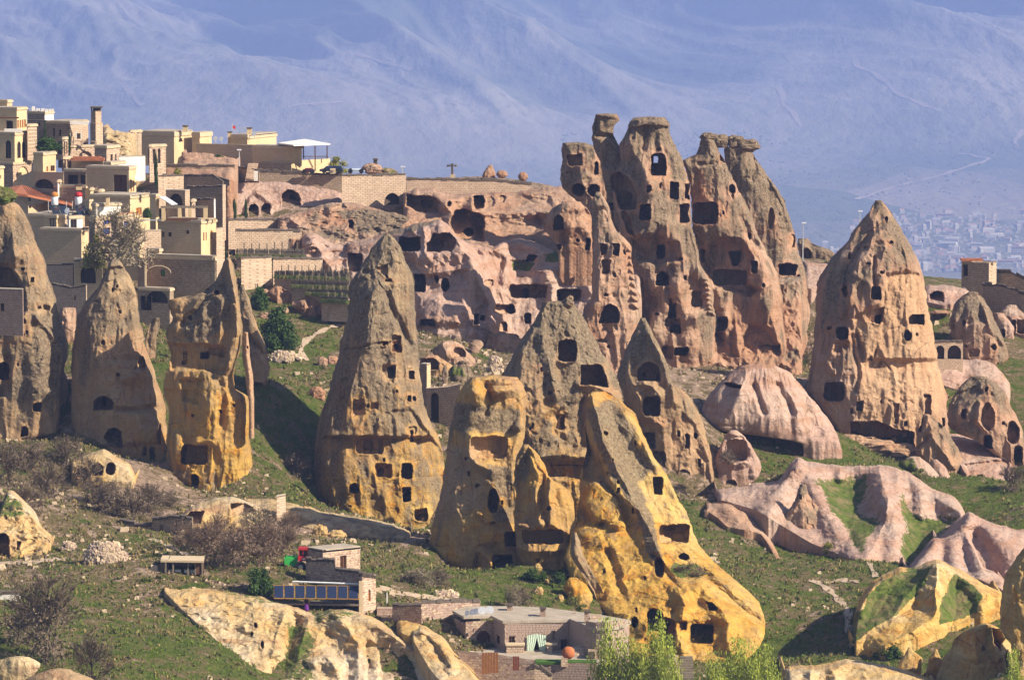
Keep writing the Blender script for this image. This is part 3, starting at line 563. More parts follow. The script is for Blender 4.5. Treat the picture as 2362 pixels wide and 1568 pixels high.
cone('rock_tower', 'large leaning cone of the castle rock with square room openings low on its face', 622,
 Q('a4', [(1325,262),(1300,310),(1290,400),(1260,425),(1180,425),(1172,470),(1210,560),(1240,700),(1245,900),(1240,960),(1290,1080),(1300,1200),(1300,1560)])+[(1625,700),(1640,760),(1640,868)],
 Q('a4', [(1410,265),(1425,320),(1470,400),(1560,580),(1640,740),(1700,850),(1740,980),(1790,1080),(1850,1200),(1900,1300),(1930,1450),(1935,1560)])+[(1808,700),(1808,760),(1830,868)],
 ridge=Q('a4', [(1360,300),(1480,700),(1560,1000),(1760,1300),(1800,1560)])+[(1760,868)], seed=3, lichen=(.75, .1), p=1.8, depth=.75, cat='rock tower', group=GC, gully=1.1,
 feats=[ln('a4', 16, .9, 1, (1660,860),(1700,960),(1740,1050),(1780,1080)), ln('a4', 14, -.8, 1, (1640,880),(1690,1010),(1720,1080)), ln('a4', 10, -.7, 1, (1430,320),(1500,480),(1560,500)), ln('a4', 8, -.5, 1, (1300,480),(1420,470),(1500,420)),
  pl('a4', -2.6, 16, (1390,1080),(1480,1050),(1600,1055),(1660,1120),(1700,1200),(1660,1400),(1760,1440),(1700,1470),(1420,1410),(1330,1230)), ln('a4', 45, 1.2, 1.2, (1245,950),(1330,980),(1420,960)), ln('a4', 24, 1., 1.2, (1180,430),(1215,560),(1235,900)),
  pl('b2', -1.3, 12, (1390,830),(1405,700),(1460,600),(1600,600),(1720,770),(1730,920),(1400,925)), ln('b2', 14, .9, 1, (1345,640),(1360,780),(1400,930)), ln('b2', 60, 1., 1.2, (1600,180),(1640,400),(1740,700),(1800,900)), ln('b2', 30, .8, 1.2, (1180,280),(1260,560),(1270,800))],
 caves=cav('a4', ('r',1253,772,1440,930,4.), ('r',1338,840,1368,900,2), ('r',1300,790,1312,820,1.), ('e',1530,625,1578,702,2.5), ('r',1460,405,1500,458,1.2), ('e',1675,1000,1705,1055,1.2), ('p',[(1530,1145),(1620,1140),(1618,1210),(1590,1245),(1550,1240)],3.5), ('r',1415,1288,1668,1395,3.4), ('r',1705,1215,1745,1310,2.), ('r',1305,1130,1347,1225,2.5))
  +cav('b2', ('r',1105,530,1272,642,2.4), ('a',1180,600,1210,628,1.5), ('r',1095,655,1250,830,1.1), ('r',1157,718,1213,815,3), ('p',[(1398,805),(1440,800),(1722,765),(1722,920),(1400,920)],3.2), ('r',1580,780,1622,860,2.), ('r',1650,842,1718,918,2.)))
cone('rock_tower', 'broad flat-topped central tower of the castle rock with a see-through arched window', 618,
 Q('a4', [(800,118),(757,160),(745,240),(692,320),(700,450),(662,520),(645,600),(640,900),(700,1000),(780,1150),(800,1300),(810,1560)])+[(1465,720),(1450,850)],
 Q('a4', [(1040,135),(1070,155),(1068,180),(1085,270),(1130,350),(1170,430),(1210,560),(1230,650),(1245,950),(1290,1100),(1310,1250),(1400,1380),(1420,1560)])+[(1650,720),(1648,850)],
 ridge=Q('a4', [(980,150),(1010,800),(1100,1300)])+[(1580,850)], seed=5, lichen=(.8, .2), tround=3, p=2.2, depth=.62, cat='rock tower', group=GC, gully=1.3,
 through=cav('a4', ('r',952,408,990,468,0)),
 feats=[pl('a4', .9, 8, (750,125),(1072,145),(1075,195),(900,175),(760,200)), ln('a4', 9, -.6, 1, (890,200),(880,360)), ln('a4', 30, .8, 1.3, (760,260),(800,380),(880,500),(930,640)),
  pl('a4', -1.6, 20, (790,1040),(950,1020),(1130,1090),(1150,1200),(960,1220),(800,1180)), ln('a4', 60, 1.4, 1.2, (920,620),(930,900),(880,1010)), ln('a4', 40, 1.2, 1.2, (1080,960),(1130,1120),(1180,1260),(1160,1400)), ln('a4', 26, 1.1, 1, (1240,980),(1290,1160),(1300,1280)),
  ln('a4', 22, -.9, 1, (820,820),(780,1010),(900,1200)), ln('b2', 30, 1.3, 1.2, (830,240),(860,380),(930,560),(950,700)), ln('b2', 34, 1.3, 1.2, (640,240),(740,330),(720,440),(640,600)), ln('b2', 22, -1.2, 1.2, (600,380),(590,560)), ln('b2', 26, 1.2, 1.1, (1040,140),(1120,300),(1110,460),(1000,540)), ln('b2', 40, 1., 1.2, (680,680),(800,740),(960,800)),
  ln('b2', 20, .8, 1, (1010,520),(1060,660),(1100,900))]+[ln('b2', 7, .9, 1, (1060+8*i,200+42*i),(1120+6*i,215+42*i)) for i in range(8)],
 caves=cav('a4', ('a',935,390,1046,560,4.2), ('p',[(645,560),(690,535),(760,580),(830,700),(820,820),(700,820),(650,660)],2.6), ('a',700,672,787,800,3.), ('r',850,785,932,900,3.5), ('r',1078,612,1142,738,2.6), ('r',1192,622,1226,745,2.), ('r',1155,785,1222,920,2.8), ('r',905,630,932,688,1.6), ('r',985,1088,1034,1190,4.), ('a',975,1300,1070,1400,4.), ('e',1000,625,1018,655,1.5), ('p',[(700,840),(740,830),(820,1020),(760,1000)],1.2))
  +cav('b2', ('r',765,410,828,530,2.6), ('r',735,540,865,600,1.5), ('r',780,600,865,665,3.), ('r',970,303,1052,437,1.6), ('r',815,790,932,858,3.5), ('r',705,778,805,885,1.3), ('e',730,795,750,812,1)))
cone('rock_block', 'squarish block at the left end of the castle rock with a shallow square window', 628,
 Q('a4', [(258,312),(246,400),(245,480),(240,570),(250,650),(300,700),(380,760)])+[(1335,500)], Q('a4', [(430,322),(480,335),(545,350),(600,430),(640,600),(660,760)])+[(1420,500)],
 seed=6, nobase=1, lichen=(.5, .2), p=3., q=.5, depth=.6, tround=4, cat='rock tower', group=GC,
 feats=[pl('a4', 1.2, 12, (370,620),(380,570),(440,530),(520,580),(520,700),(390,700)), ln('a4', 20, .8, 1, (440,340),(450,480),(400,560))],
 caves=cav('a4', ('r',297,398,412,488,1.4), ('r',372,398,388,412,.8), ('a',498,458,530,550,2.), ('e',335,622,430,715,4.), ('e',452,625,538,715,4.)))
cone('rock_pillar', 'leaning stone pillar with an overhanging head at the upper left of the castle rock', 620,
 Q('a4', [(505,92),(492,160),(482,240),(487,330),(530,420),(562,520),(580,640),(600,800),(600,930)]), Q('a4', [(672,96),(692,135),(655,180),(645,230),(650,270),(690,330),(702,430),(700,500),(690,560),(640,620),(700,700),(715,800),(690,930)]),
 ridge=Q('a4', [(560,100),(540,240),(600,500),(660,900)]), seed=7, nobase=1, lichen=(.6, .4), tround=3, p=2.4, depth=.7, cat='rock tower', group=GC,
 feats=[pl('a4', -.7, 7, (503,105),(540,110),(530,200),(495,240)), ln('a4', 10, -.8, 1, (520,250),(640,280)), ln('a4', 8, .6, 1, (520,100),(680,108)), pl('a4', .8, 12, (580,500),(640,490),(680,540),(640,560),(640,680),(700,720),(640,900),(600,900),(570,700))],
 caves=cav('a4', ('e',600,775,652,830,3.)))
cone('rock_spike', 'tall narrow spike with a pale pinkish tip in front of the castle rock', 600,
 Q('a4', [(512,688),(485,750),(472,780),(482,860),(478,1000),(490,1200),(480,1400)])+[(1362,690),(1345,710),(1335,760),(1335,830),(1370,890)], Q('a4', [(545,692),(585,740),(610,800),(622,880),(660,970),(730,1040),(775,1090),(790,1200),(800,1300),(820,1400),(845,1500)])+[(1480,740),(1470,790),(1450,860),(1440,890)],
 ridge=Q('a4', [(530,690),(590,1000),(620,1400)])+[(1420,890)], seed=8, lichen=(.35, .3), p=1.7, depth=.75, cat='rock tower', group=GC, gully=1.4,
 through=cav('a4', ('r',648,1090,672,1130,0)),
 feats=[pl('a4', .7, 14, (470,690),(560,690),(600,800),(470,810)), ln('a4', 16, .7, 1, (630,870),(700,1020),(780,1090)), ln('b2', 40, .9, 1.2, (120,80),(150,260),(140,380))]+[ln('a4', 5, .9, 1, (770+3*i,1130+52*i),(806+3*i,1150+52*i)) for i in range(9)]+[ln('b1', 40, .6, 1, (1000,120),(1040,300)), ln('b1', 30, -.7, 1, (1120,190),(1130,300),(1190,420))],
 caves=cav('a4', ('r',550,1080,592,1168,1.6), ('r',645,1082,690,1172,2.5), ('r',556,1205,620,1310,1.5), ('e',640,1300,665,1340,.7))+cav('b1', ('p',[(1090,188),(1100,130),(1125,92),(1155,82),(1185,105),(1200,140),(1200,190)],3.6), ('a',1138,125,1152,158,1.2), ('e',1075,285,1130,302,.9), ('p',[(1095,195),(1195,195),(1190,230),(1150,250),(1110,220)],.5)))
cone('round_tower', 'low rounded rock with a tall arched doorway left of the pale spike', 606,
 Q('a4', [(265,762),(190,800),(135,870),(118,960),(150,1030),(210,1080),(225,1160)]), Q('a4', [(400,780),(450,800),(480,870),(490,1000),(490,1160)]), seed=9, nobase=1, lichen=(.35, .3), p=2., depth=.7, cat='rock tower', group=GC,
 feats=[pl('a4', -.8, 10, (375,880),(420,820),(480,860),(480,900),(420,930)), ln('a4', 26, .8, 1, (320,960),(400,950),(460,1000)), ln('a4', 14, -.8, 1.2, (270,1000),(260,1060)), ln('a4', 30, .7, 1, (270,800),(400,790))],
 caves=cav('a4', ('a',188,868,262,975,3.), ('a',430,1040,468,1132,3.), ('e',358,1050,384,1072,2.), ('e',200,1085,245,1130,2.)))
sheet('rock_massif', 'creviced middle body of the castle rock joining the towers behind the pale spike', 634, 616,
 D_([(1335,470),(1380,500),(1430,540),(1480,520),(1540,560),(1600,540),(1640,600),(1700,640),(1780,640),(1850,640)]), D_([(1335,860),(1500,862),(1650,862),(1850,872)]), seed=13, nobase=1, lichen=(.6, .15), cat='rock tower', gully=1.8, amp=1.3,
 feats=[ln('a4', 30, 1.6, 1.2, (700,1000),(800,1300),(830,1560)), ln('b2', 30, 1.6, 1.2, (480,300),(560,600),(560,900)), ln('b2', 30, 1.4, 1.2, (1080,300),(1100,600),(1110,900))], caves=cav('b2', ('r',600,440,640,510,2.5), ('a',520,700,560,780,2.5)))
# the long pale cliff between the town wall and the towers
sheet('rock_cliff', 'upper pink cliff with a huge overhanging hollow left of the castle rock towers', 645, 628,
 D_([(930,446),(960,438),(1000,436),(1020,444),(1060,448),(1100,447),(1150,444),(1190,446),(1240,436),(1285,431),(1330,428)]), D_([(930,560),(1040,572),(1180,575),(1330,590)]), seed=10, nobase=1, lichen=(.1, .05), cat='cliff', rd=3, round=20, amp=.8,
 feats=[pl('a3', -3., 24, (1210,560),(1330,560),(1800,560),(1900,600),(1850,700),(1780,760),(1400,800),(1250,800)), ln('a3', 22, 1.6, 1, (1200,500),(1300,560),(1450,590),(1700,570),(1900,540)), pl('a3', -1.2, 14, (1220,380),(1560,370),(1900,400),(1950,500),(1700,540),(1220,530)), ln('a3', 20, 1.8, 1, (900,420),(960,480),(1010,540),(1000,640)), ln('a3', 26, 2., 1.2, (640,340),(760,350),(900,400),(960,470)), ln('a3', 20, 1.5, 1.2, (980,440),(1100,400),(1200,375),(1200,520)), ln('a3', 40, 1.2, 1.2, (1290,640),(1330,800))],
 caves=cav('a3', ('p',[(600,385),(850,405),(905,450),(900,540),(720,540),(600,480)],3., 6), ('r',745,430,825,500,1.2), ('e',975,438,1006,482,2.2), ('r',1212,390,1310,510,3.6), ('e',1450,385,1512,448,.8), ('e',1320,400,1412,485,.7), ('p',[(1003,640),(1012,580),(1050,525),(1130,505),(1240,545),(1310,590),(1310,805),(1060,780)],3.6, 5), ('e',1130,685,1215,765,3.)))
sheet('rock_cliff', 'lower pink cliff riddled with caves and flowing ribs below the overhang', 622, 604,
 D_([(800,560),(830,556),(862,548),(900,536),(925,528),(955,520),(985,512),(1015,508),(1035,520),(1050,546),(1075,556),(1110,568),(1135,572),(1160,556),(1200,552),(1240,560),(1280,580),(1310,572),(1350,585),(1400,596),(1480,600)]),
 D_([(800,640),(830,700),(900,740),(960,764),(1000,768),(1060,775),(1110,786),(1180,800),(1260,812),(1350,860),(1480,860)]), seed=11, lichen=(.1, -.2), mat=M['smooth_rock'], rill=.05, cat='cliff', amp=.85, rd=3.,
 Yx=[(800,6),(930,2),(1010,-2),(1060,-2),(1130,0),(1180,5),(1300,4),(1480,0)],
 feats=[ln('a3', 24, 2.4, 1., (1060,790),(1100,880),(1180,960),(1230,1100),(1290,1250),(1340,1330),(1380,1440),(1385,1560)), ln('a3', 16, 1., 1., (1320,870),(1400,885)), ln('a3', 16, 1.2, 1., (620,640),(660,720),(700,760)), ln('a3', 16, 1.5, 1.1, (760,700),(770,900),(790,960)), ln('a3', 24, 1.3, 1.1, (545,900),(680,910),(800,960),(930,930),(1040,930)),
  ln('a3', 14, 1.2, 1.1, (690,930),(740,1020),(800,1060),(850,1030)), ln('a3', 30, 1.5, 1.2, (1170,1080),(1150,1300),(1120,1450)), pl('a3', 1.8, 26, (680,1275),(860,1300),(1060,1400),(1100,1568),(700,1568)), pl('a3', -1.5, 14, (1010,1100),(1150,1080),(1140,1200),(1010,1250),(760,1270),(760,1130)),
  ln('a3', 20, 1.2, 1.2, (1530,1180),(1600,1200),(1750,1190),(1850,1170)), ln('a3', 22, 1.6, 1.2, (1900,1120),(1940,1250),(1930,1340)), ln('a3', 26, 1.4, 1.2, (1560,1330),(1480,1250),(1530,1100),(1560,1000)), ln('a3', 22, 1.3, 1.1, (2050,1100),(2180,1060),(2250,1200),(2290,1280)), pl('a3', -1.3, 18, (1350,900),(1500,960),(1440,1180),(1320,1200)), ln('a3', 20, 1.1, 1, (1420,820),(1600,790),(1780,850),(1860,900)),
  ln('a3', 20, 1.2, 1, (1800,970),(1760,1060),(1900,1100)), ln('a3', 26, 1.5, 1, (560,1470),(480,1380),(560,1500)), ('tone', Q('a3', [(1550,990),(1700,985),(1790,1010),(1740,1080),(1560,1070)]), 3, .9, 3), ('tone', Q('a3', [(1860,930),(1950,890),(2080,960),(2060,1000),(1880,1000)]), 3, .9, 3), pl('a3', -.9, 8, (1550,985),(1800,985),(1760,1080),(1560,1070)),
  ('tone', Q('a3', [(200,640),(600,600),(900,620),(620,740),(250,760)]), 0, .8, 6), ln('b1', 14, 1.2, 1, (350,250),(370,190),(470,240)), ln('b1', 20, 1.4, 1, (540,120),(510,160),(480,200)), pl('b1', -.8, 8, (380,120),(440,60),(460,240),(370,230))],
 caves=cav('a3', ('r',528,768,725,897,4.6), ('p',[(785,830),(850,740),(1000,730),(1050,800),(1020,900),(790,905)],2.8), ('e',835,785,940,905,1.6), ('r',62,918,192,1082,2.4), ('r',85,965,135,1060,.9), ('r',135,960,190,1080,1.), ('r',660,1108,768,1270,4.), ('e',860,1120,888,1182,2.6), ('e',914,1148,996,1272,3.6), ('r',1545,1205,1882,1325,2.2), ('a',1672,1238,1716,1325,3.), ('r',1985,1245,2197,1350,3.), ('a',1985,1295,2020,1352,2.), ('r',1415,1395,1588,1470,2.6), ('r',1220,1480,1264,1568,3.2), ('r',1286,1486,1318,1534,2.5), ('a',1688,1470,1745,1560,3.), ('p',[(1700,985),(1720,930),(1810,940),(1770,990)],2.2), ('r',2190,955,2292,1010,3.), ('e',2000,1070,2036,1115,1.2), ('e',1310,1150,1400,1230,.9), ('a',725,1520,870,1580,3.))
  +cav('b1', ('a',515,180,558,240,1.8), ('r',555,258,626,320,3.)))
cone('rock_block', 'small worn rock pile at the foot of the pink cliff right of the twin cones', 606, D_([(1130,770),(1120,790),(1115,812)]), D_([(1190,775),(1215,790),(1220,815)]), seed=12, cat='boulder', lichen=(.3,.2), feats=[], caves=cav('b1', ('a',300,245,345,285,1.2)))
# ---------------------------------------------------------------- the great pointed cone on the right
cone('pointed_cone', 'great pointed cone right of the castle rock, ribbed tan flank cut by square rooms', 600,
 Q('h3', [(895,128),(872,170),(780,300),(690,400),(600,540),(510,640),(430,720),(370,820),(310,950),(295,1100),(300,1300),(280,1568)])+D_([(1858,905),(1875,918),(1905,960),(1935,1005),(1960,1035),(2000,1050)]),
 Q('h3', [(948,130),(992,170),(1050,260),(1130,380),(1200,500),(1270,620),(1320,740),(1360,860),(1390,1000),(1420,1200),(1460,1400),(1480,1568)])+D_([(2165,850),(2182,905),(2188,980),(2195,1050)]),
 ridge=Q('h3', [(900,130),(960,500),(980,800),(760,1200),(700,1568)])+D_([(1990,1050)]), seed=20, lichen=(.55, .0), fresh=(-.2, -.1), strata=.1, gully=1.5, p=1.8, depth=.72, cat='rock cone',
 feats=[pl('h3', 1.2, 12, (985,362),(1100,440),(1250,610),(1340,850),(1440,1300),(1500,1700),(800,1700),(720,1450),(640,1300),(600,1000),(620,850),(690,690),(830,470)), pl('h3', -.9, 10, (1000,860),(1200,820),(1330,860),(1500,1300),(1560,1800),(760,1800),(700,1450),(660,1290),(760,1230),(950,1150)),
  ln('h3', 9, -.9, 1, (985,362),(830,470),(690,690),(620,850),(605,960)), ('tone', Q('h3', [(990,870),(1180,820),(1330,850),(1500,1300),(1560,1800),(1560,2500),(700,2400),(720,1450),(660,1290),(760,1230),(950,1150)]), 2, 1., 6), ('tone', Q('h3', [(990,870),(1180,820),(1330,850),(1500,1300),(1560,1800),(1560,2500),(700,2400),(720,1450),(660,1290),(760,1230),(950,1150)]), 0, -.3, 6),
  ln('h3', 8, -.7, 1, (880,700),(890,960)), ln('h3', 12, .7, 1, (720,880),(640,1100),(560,1250)), ln('b3', 8, -.8, 1, (640,1130),(660,1260),(700,1440),(670,1560)), ln('b3', 10, .7, 1, (500,1230),(450,1330),(500,1420)), ln('b3', 5, -.5, 1, (830,1240),(790,1360)), ln('b3', 5, -.5, 1, (850,1370),(885,1310),(930,1390)), ln('b3', 14, -.9, 1, (540,1240),(560,1200),(600,1220))],
 caves=cav('h3', ('r',850,980,942,1110,2.8), ('p',[(800,1230),(860,1200),(975,1180),(960,1320),(940,1345),(800,1330)],1.1), ('r',890,1265,940,1345,2.4), ('p',[(1222,1290),(1260,1250),(1370,1255),(1370,1355),(1220,1340)],2.8), ('e',1180,1403,1252,1503,3.), ('e',1288,1428,1308,1462,1.), ('r',512,1375,620,1500,2.8), ('p',[(560,1000),(610,960),(625,1060),(595,1080)],1.6), ('r',420,1376,456,1400,1.6), ('e',980,290,1012,330,1.5))
  +cav('b2', ('r',2118,1093,2287,1252,3.))+cav('b4', ('r',950,45,980,97,1.8), ('p',[(1148,60),(1182,60),(1175,170),(1155,170)],1.), ('r',1318,12,1355,118,1.3), ('r',1415,140,1430,180,1.), ('p',[(915,158),(1070,158),(1150,200),(1262,215),(1262,300),(1230,325),(1100,280),(1045,240),(912,232)],2.8)))
for i, (px, py, a, b, sd) in enumerate([(2010,1033,52,20,3),(2075,1042,45,18,5),(1965,1018,30,16,8)]): boulder('ledge_rock', ['longest pale flat boulder at the foot of the great pointed cone','right pale flat boulder at the foot of the great pointed cone','smallest pale boulder at the left foot of the great pointed cone'][i], px, py, 590, a, b, seed=sd, tone=(.15,-.3,.6,0), group='pale boulders at the foot of the great cone', flat=.7)
cone('rock_cone', 'low leaning boulder cone against the right foot of the great pointed cone', 585, Q('b4', [(1310,118),(1290,180),(1275,260),(1270,340),(1330,400)]), Q('b4', [(1340,122),(1400,160),(1450,220),(1500,290),(1525,350),(1530,425)]), seed=21, lichen=(.4,.3), fresh=(.2,.5), group='rock cones', gully=1.6, feats=[ln('b4', 14, .8, 1, (1330,120),(1370,250),(1480,400)), ln('b4', 8, -.6, 1, (1290,300),(1400,180))], caves=cav('b4', ('r',1285,140,1312,215,1.2)))
# ---------------------------------------------------------------- smooth pink domes and badlands on the right
SM = dict(pocks=.15, rill=.11, lichen=(-.1, -.2), gully=.6, fine=.3, strata=.1, big=.8, mat=M['smooth_rock'])
def smd(**k): d = dict(SM); d.update(k); return d
cone('pale_dome', 'smooth pale pink dome with one dark slot and fine vertical furrows', 578,
 D_([(1712,843),(1690,852),(1662,880),(1628,918),(1612,955),(1605,978),(1640,992),(1760,1006),(1850,1020)]), D_([(1785,843),(1825,858),(1850,895),(1880,925),(1910,965),(1928,1000),(1942,1040)]),
 ridge=D_([(1745,845),(1730,920),(1780,1000)]), seed=30, p=2., depth=.7, cat='rock dome', **smd(tround=25, gully=.8),
 feats=[ln('b1', 12, -.7, 1.2, (1975,550),(2000,600),(2030,700)), ln('b1', 14, -.8, 1.2, (2112,545),(2150,610),(2200,700)), ln('b1', 34, .9, 1.2, (1900,560),(1860,680),(1800,780)), ln('b1', 26, .7, 1.2, (2180,600),(2230,700),(2250,790)), ln('b1', 20, -.8, 1.2, (2270,640),(2310,760),(2340,820))]+[ln('b1', 3, -.07, 1, (1920+22*i,440+4*abs(i-6)),(1900+26*i,560)) for i in range(13)],
 caves=cav('b1', ('p',[(1810,530),(1860,540),(1905,545),(1900,565),(1885,562),(1815,548)],2.4)))
cone('niche_rock', 'small round pink rock with one big square niche and a bush in front', 566,
 Q('b4', [(262,206),(240,220),(215,270),(190,330),(170,400),(172,470),(205,520)]), Q('b4', [(290,206),(330,230),(375,290),(410,350),(430,400),(425,450),(380,495),(315,528)]), seed=31, depth=.7, cat='rock dome', **smd(amp=.7),
 feats=[pl('b4', -.6, 10, (225,300),(240,240),(330,240),(360,290),(355,380),(230,350)), ln('b4', 14, .7, 1, (230,360),(290,390),(350,380)), ln('b4', 12, .5, 1, (370,300),(400,380),(390,450))],
 caves=cav('b4', ('r',243,258,352,372,2.8), ('a',240,478,290,510,1.)))
cone('dark_tipped_pyramid', 'small rough pyramid with a dark chimney-like tip among the pink badlands', 541,
 Q('b4', [(640,500),(628,540),(612,590),(570,650),(520,730),(492,778),(520,800)]), Q('b4', [(672,500),(690,560),(722,605),(790,660),(850,710),(885,770),(915,830),(938,885)]),
 ridge=Q('b4', [(655,500),(670,700),(700,880)]), seed=32, p=1.5, q=.6, depth=.8, lichen=(.35,.15), fresh=(.2,.3), cat='rock cone', gully=.8, fine=1.5,
 feats=[('tone', Q('b4', [(625,490),(690,490),(690,540),(660,570),(610,610)]), 0, 1.2, 3), ln('b4', 8, -.4, 1, (690,600),(770,700),(860,800))], caves=[])
GRS = lambda soft, *p: ('tone', Q('b4', list(p)), 3, 1.1, soft)
sheet('badland_ridge', 'fluted pink badland slope with long smooth spurs and weedy hollows', 556, 528,
 Q('b4', [(190,530),(300,520),(420,500),(520,492),(560,440),(590,385),(628,357),(690,378),(760,392),(830,402),(960,405),(1070,400),(1150,410),(1240,438),(1330,505),(1400,548),(1480,566),(1520,610),(1542,662)]),
 Q('b4', [(190,580),(300,610),(400,640),(500,700),(700,820),(900,900),(1000,918),(1100,935),(1180,950),(1240,950),(1330,870),(1440,760),(1542,690)]), seed=33, cat='badland', rill=.14, mat=M['smooth_rock'], amp=.7, lichen=(-.1,-.2), gully=.6, fine=.5, strata=.15, rd=4, round=22,
 feats=[ln('b4', 62, 3.2, 1.2, (640,370),(700,440),(745,540),(800,640),(900,760),(950,880)), ln('b4', 50, 2.6, 1.2, (600,380),(560,480),(500,600),(470,640)), ln('b4', 60, 3.6, 1.1, (1070,405),(1085,480),(1120,580),(1110,680),(1060,800),(1010,900)), ln('b4', 52, 2.8, 1.2, (1090,560),(1160,640),(1190,760),(1170,930)), ln('b4', 40, 2.4, 1.2, (1270,470),(1300,560),(1290,650)), ln('b4', 26, 1.6, 1.2, (1180,420),(1180,500),(1200,560)), ln('b4', 40, 2.2, 1.2, (1420,560),(1490,640),(1530,660)), ln('b4', 22, 1.4, 1.2, (860,400),(860,460)),
  pl('b4', -2., 60, (740,480),(1000,450),(1030,520),(980,640),(930,720),(960,860),(900,800),(820,640)), pl('b4', -1.8, 55, (1200,560),(1260,650),(1480,680),(1400,780),(1240,930),(1200,920)),
  GRS(16, (735,480),(900,470),(1010,455),(980,560),(940,660),(1060,700),(1000,800),(955,880),(900,760),(820,640)), GRS(16, (1190,560),(1240,640),(1300,690),(1480,690),(1400,770),(1330,830),(1240,930),(1190,930),(1215,760))], caves=[])
sheet('badland_lobe', 'pair of ribbed pink lobes at the right edge below the badland slope', 520, 500,
 Q('b4', [(1235,960),(1300,890),(1368,802),(1410,806),(1460,790),(1548,762),(1590,830),(1640,960),(1660,975),(1700,980),(1760,1030)]), Q('b4', [(1235,975),(1500,990),(1600,1010),(1760,1080)]), seed=34, cat='badland', rill=.14, mat=M['smooth_rock'], amp=.7, lichen=(-.1,-.2), gully=.7, fine=.5, strata=.1, rd=3,
 feats=[ln('b4', 40, 2., 1.2, (1380,805),(1330,900),(1290,960)), ln('b4', 36, 1.8, 1.2, (1550,765),(1600,860),(1640,960)), ln('b4', 30, 1.2, 1.2, (1470,790),(1480,880),(1490,980)), ln('b4', 20, -1., 1.2, (1420,810),(1410,960)), ln('b4', 20, -1., 1.2, (1520,790),(1560,960))], caves=[])
sheet('badland_lobe', 'large smooth pink ridge running out of the photograph on the right', 532, 512,
 Q('b4', [(1400,800),(1450,760),(1500,700),(1568,655),(1640,690),(1720,725),(1800,738),(1900,745)]), Q('b4', [(1400,900),(1500,920),(1600,980),(1700,1040),(1740,1085),(1900,1000)]), seed=35, cat='badland', rill=.14, mat=M['smooth_rock'], amp=.7, lichen=(-.1,-.2), gully=.6, fine=.5, strata=.1, rd=4, round=24,
 feats=[ln('b4', 70, 3., 1.2, (1570,660),(1640,740),(1720,840),(1800,960)), ln('b4', 40, 2., 1.2, (1555,670),(1510,760),(1500,820)), ln('b4', 30, -1.2, 1.2, (1600,760),(1680,900),(1700,1000)), ln('b4', 50, 2.2, 1.2, (1700,740),(1800,830),(1862,900))], caves=[])
cone('pale_dome', 'low pale dome peeping out between the badland lobes and the yellow ridge', 508, Q('b4', [(1640,972),(1590,985),(1575,1010)]), Q('b4', [(1680,975),(1730,1000),(1760,1050),(1765,1085)]), seed=36, cat='rock dome', **smd())
cone('pale_dome', 'rounded grey-pink dome with a weedy left side above the badland slope', 566, Q('b4', [(1240,352),(1190,370),(1170,400),(1260,450),(1330,520),(1380,548)]), Q('b4', [(1290,350),(1340,385),(1400,440),(1430,500),(1425,548)]), seed=37, cat='rock dome', **smd(), feats=[('tone', Q('b4', [(1170,350),(1250,360),(1300,440),(1260,460),(1170,410)]), 3, .8, 5)])
cone('pale_dome', 'smaller pink dome tucked behind the weedy rounded dome', 572, Q('b4', [(1360,366),(1340,380),(1350,430),(1420,530)]), Q('b4', [(1385,366),(1430,400),(1462,460),(1468,540)]), seed=38, cat='rock dome', **smd())
sheet('pale_tail', 'long narrow pale tongue of rock pointing down the green slope', 545, 530, Q('b4', [(130,606),(200,602),(262,600),(300,630),(345,655),(400,705),(440,755),(480,800),(520,868),(550,920),(572,962)]), Q('b4', [(130,640),(200,690),(240,730),(300,742),(380,755),(430,772),(470,830),(510,905),(545,955),(572,976)]), seed=39, cat='badland', side=5, sd=1, rd=2, amp=.5, lichen=(-.1,-.2), fine=.5, feats=[ln('b4', 30, 1., 1.2, (240,620),(300,680),(340,740))], caves=[])
cone('facet_rock', 'pair of pink facets between the pale tongue and the dark-tipped pyramid', 546, Q('b4', [(395,615),(370,650),(390,700),(430,760)]), Q('b4', [(470,625),(520,640),(556,660),(540,700),(500,760)]), ridge=Q('b4', [(420,615),(470,690),(490,760)]), p=1.4, q=.6, seed=40, cat='rock', **smd())
boulder('pale_boulder', 'short pale boulder tooth at the upper end of the green slope', *Q('b4', [(140,680)])[0], 543, 9, 18, seed=4, tone=(-.2,-.3,0,0), tilt=.3)
# ---------------------------------------------------------------- rocks of the plateau behind, right edge
cone('rock_cone', 'grey rounded cone with a crooked side, behind and right of the great pointed cone', 616,
 Q('b3', [(1550,798),(1510,815),(1440,880),(1400,960),(1385,1040),(1400,1150),(1460,1220),(1490,1320)]), Q('b3', [(1595,800),(1650,850),(1700,930),(1750,1030),(1790,1130),(1830,1230),(1840,1300),(1810,1350)]), ridge=Q('b3', [(1570,800),(1620,1000),(1700,1300)]), seed=41, lichen=(.7,.5), cat='rock cone', group='rock cones', depth=.8, p=1.7,
 feats=[pl('b3', .5, 8, (1500,1040),(1700,1040),(1760,1100),(1700,1300),(1500,1310)), ln('b3', 9, .8, 1, (1650,900),(1690,1060),(1790,1180)), ln('b3', 20, .5, 1, (1260,1010),(1400,1000))], caves=cav('b3', ('e',1705,1205,1745,1245,1.6), ('r',1540,1235,1610,1290,.8), ('e',1510,1205,1528,1225,1.)))
sheet('pale_ledge', 'low pale ledge rock in front of the stone arcade', 608, 600, D_([(2155,830),(2200,828),(2260,829),(2290,840),(2312,860),(2330,885)]), D_([(2155,870),(2180,890),(2230,905),(2330,915)]), seed=42, cat='rock ledge', rd=4, round=40, **smd(), feats=[ln('b3', 30, -1., 1.2, (1560,1340),(1510,1440))])
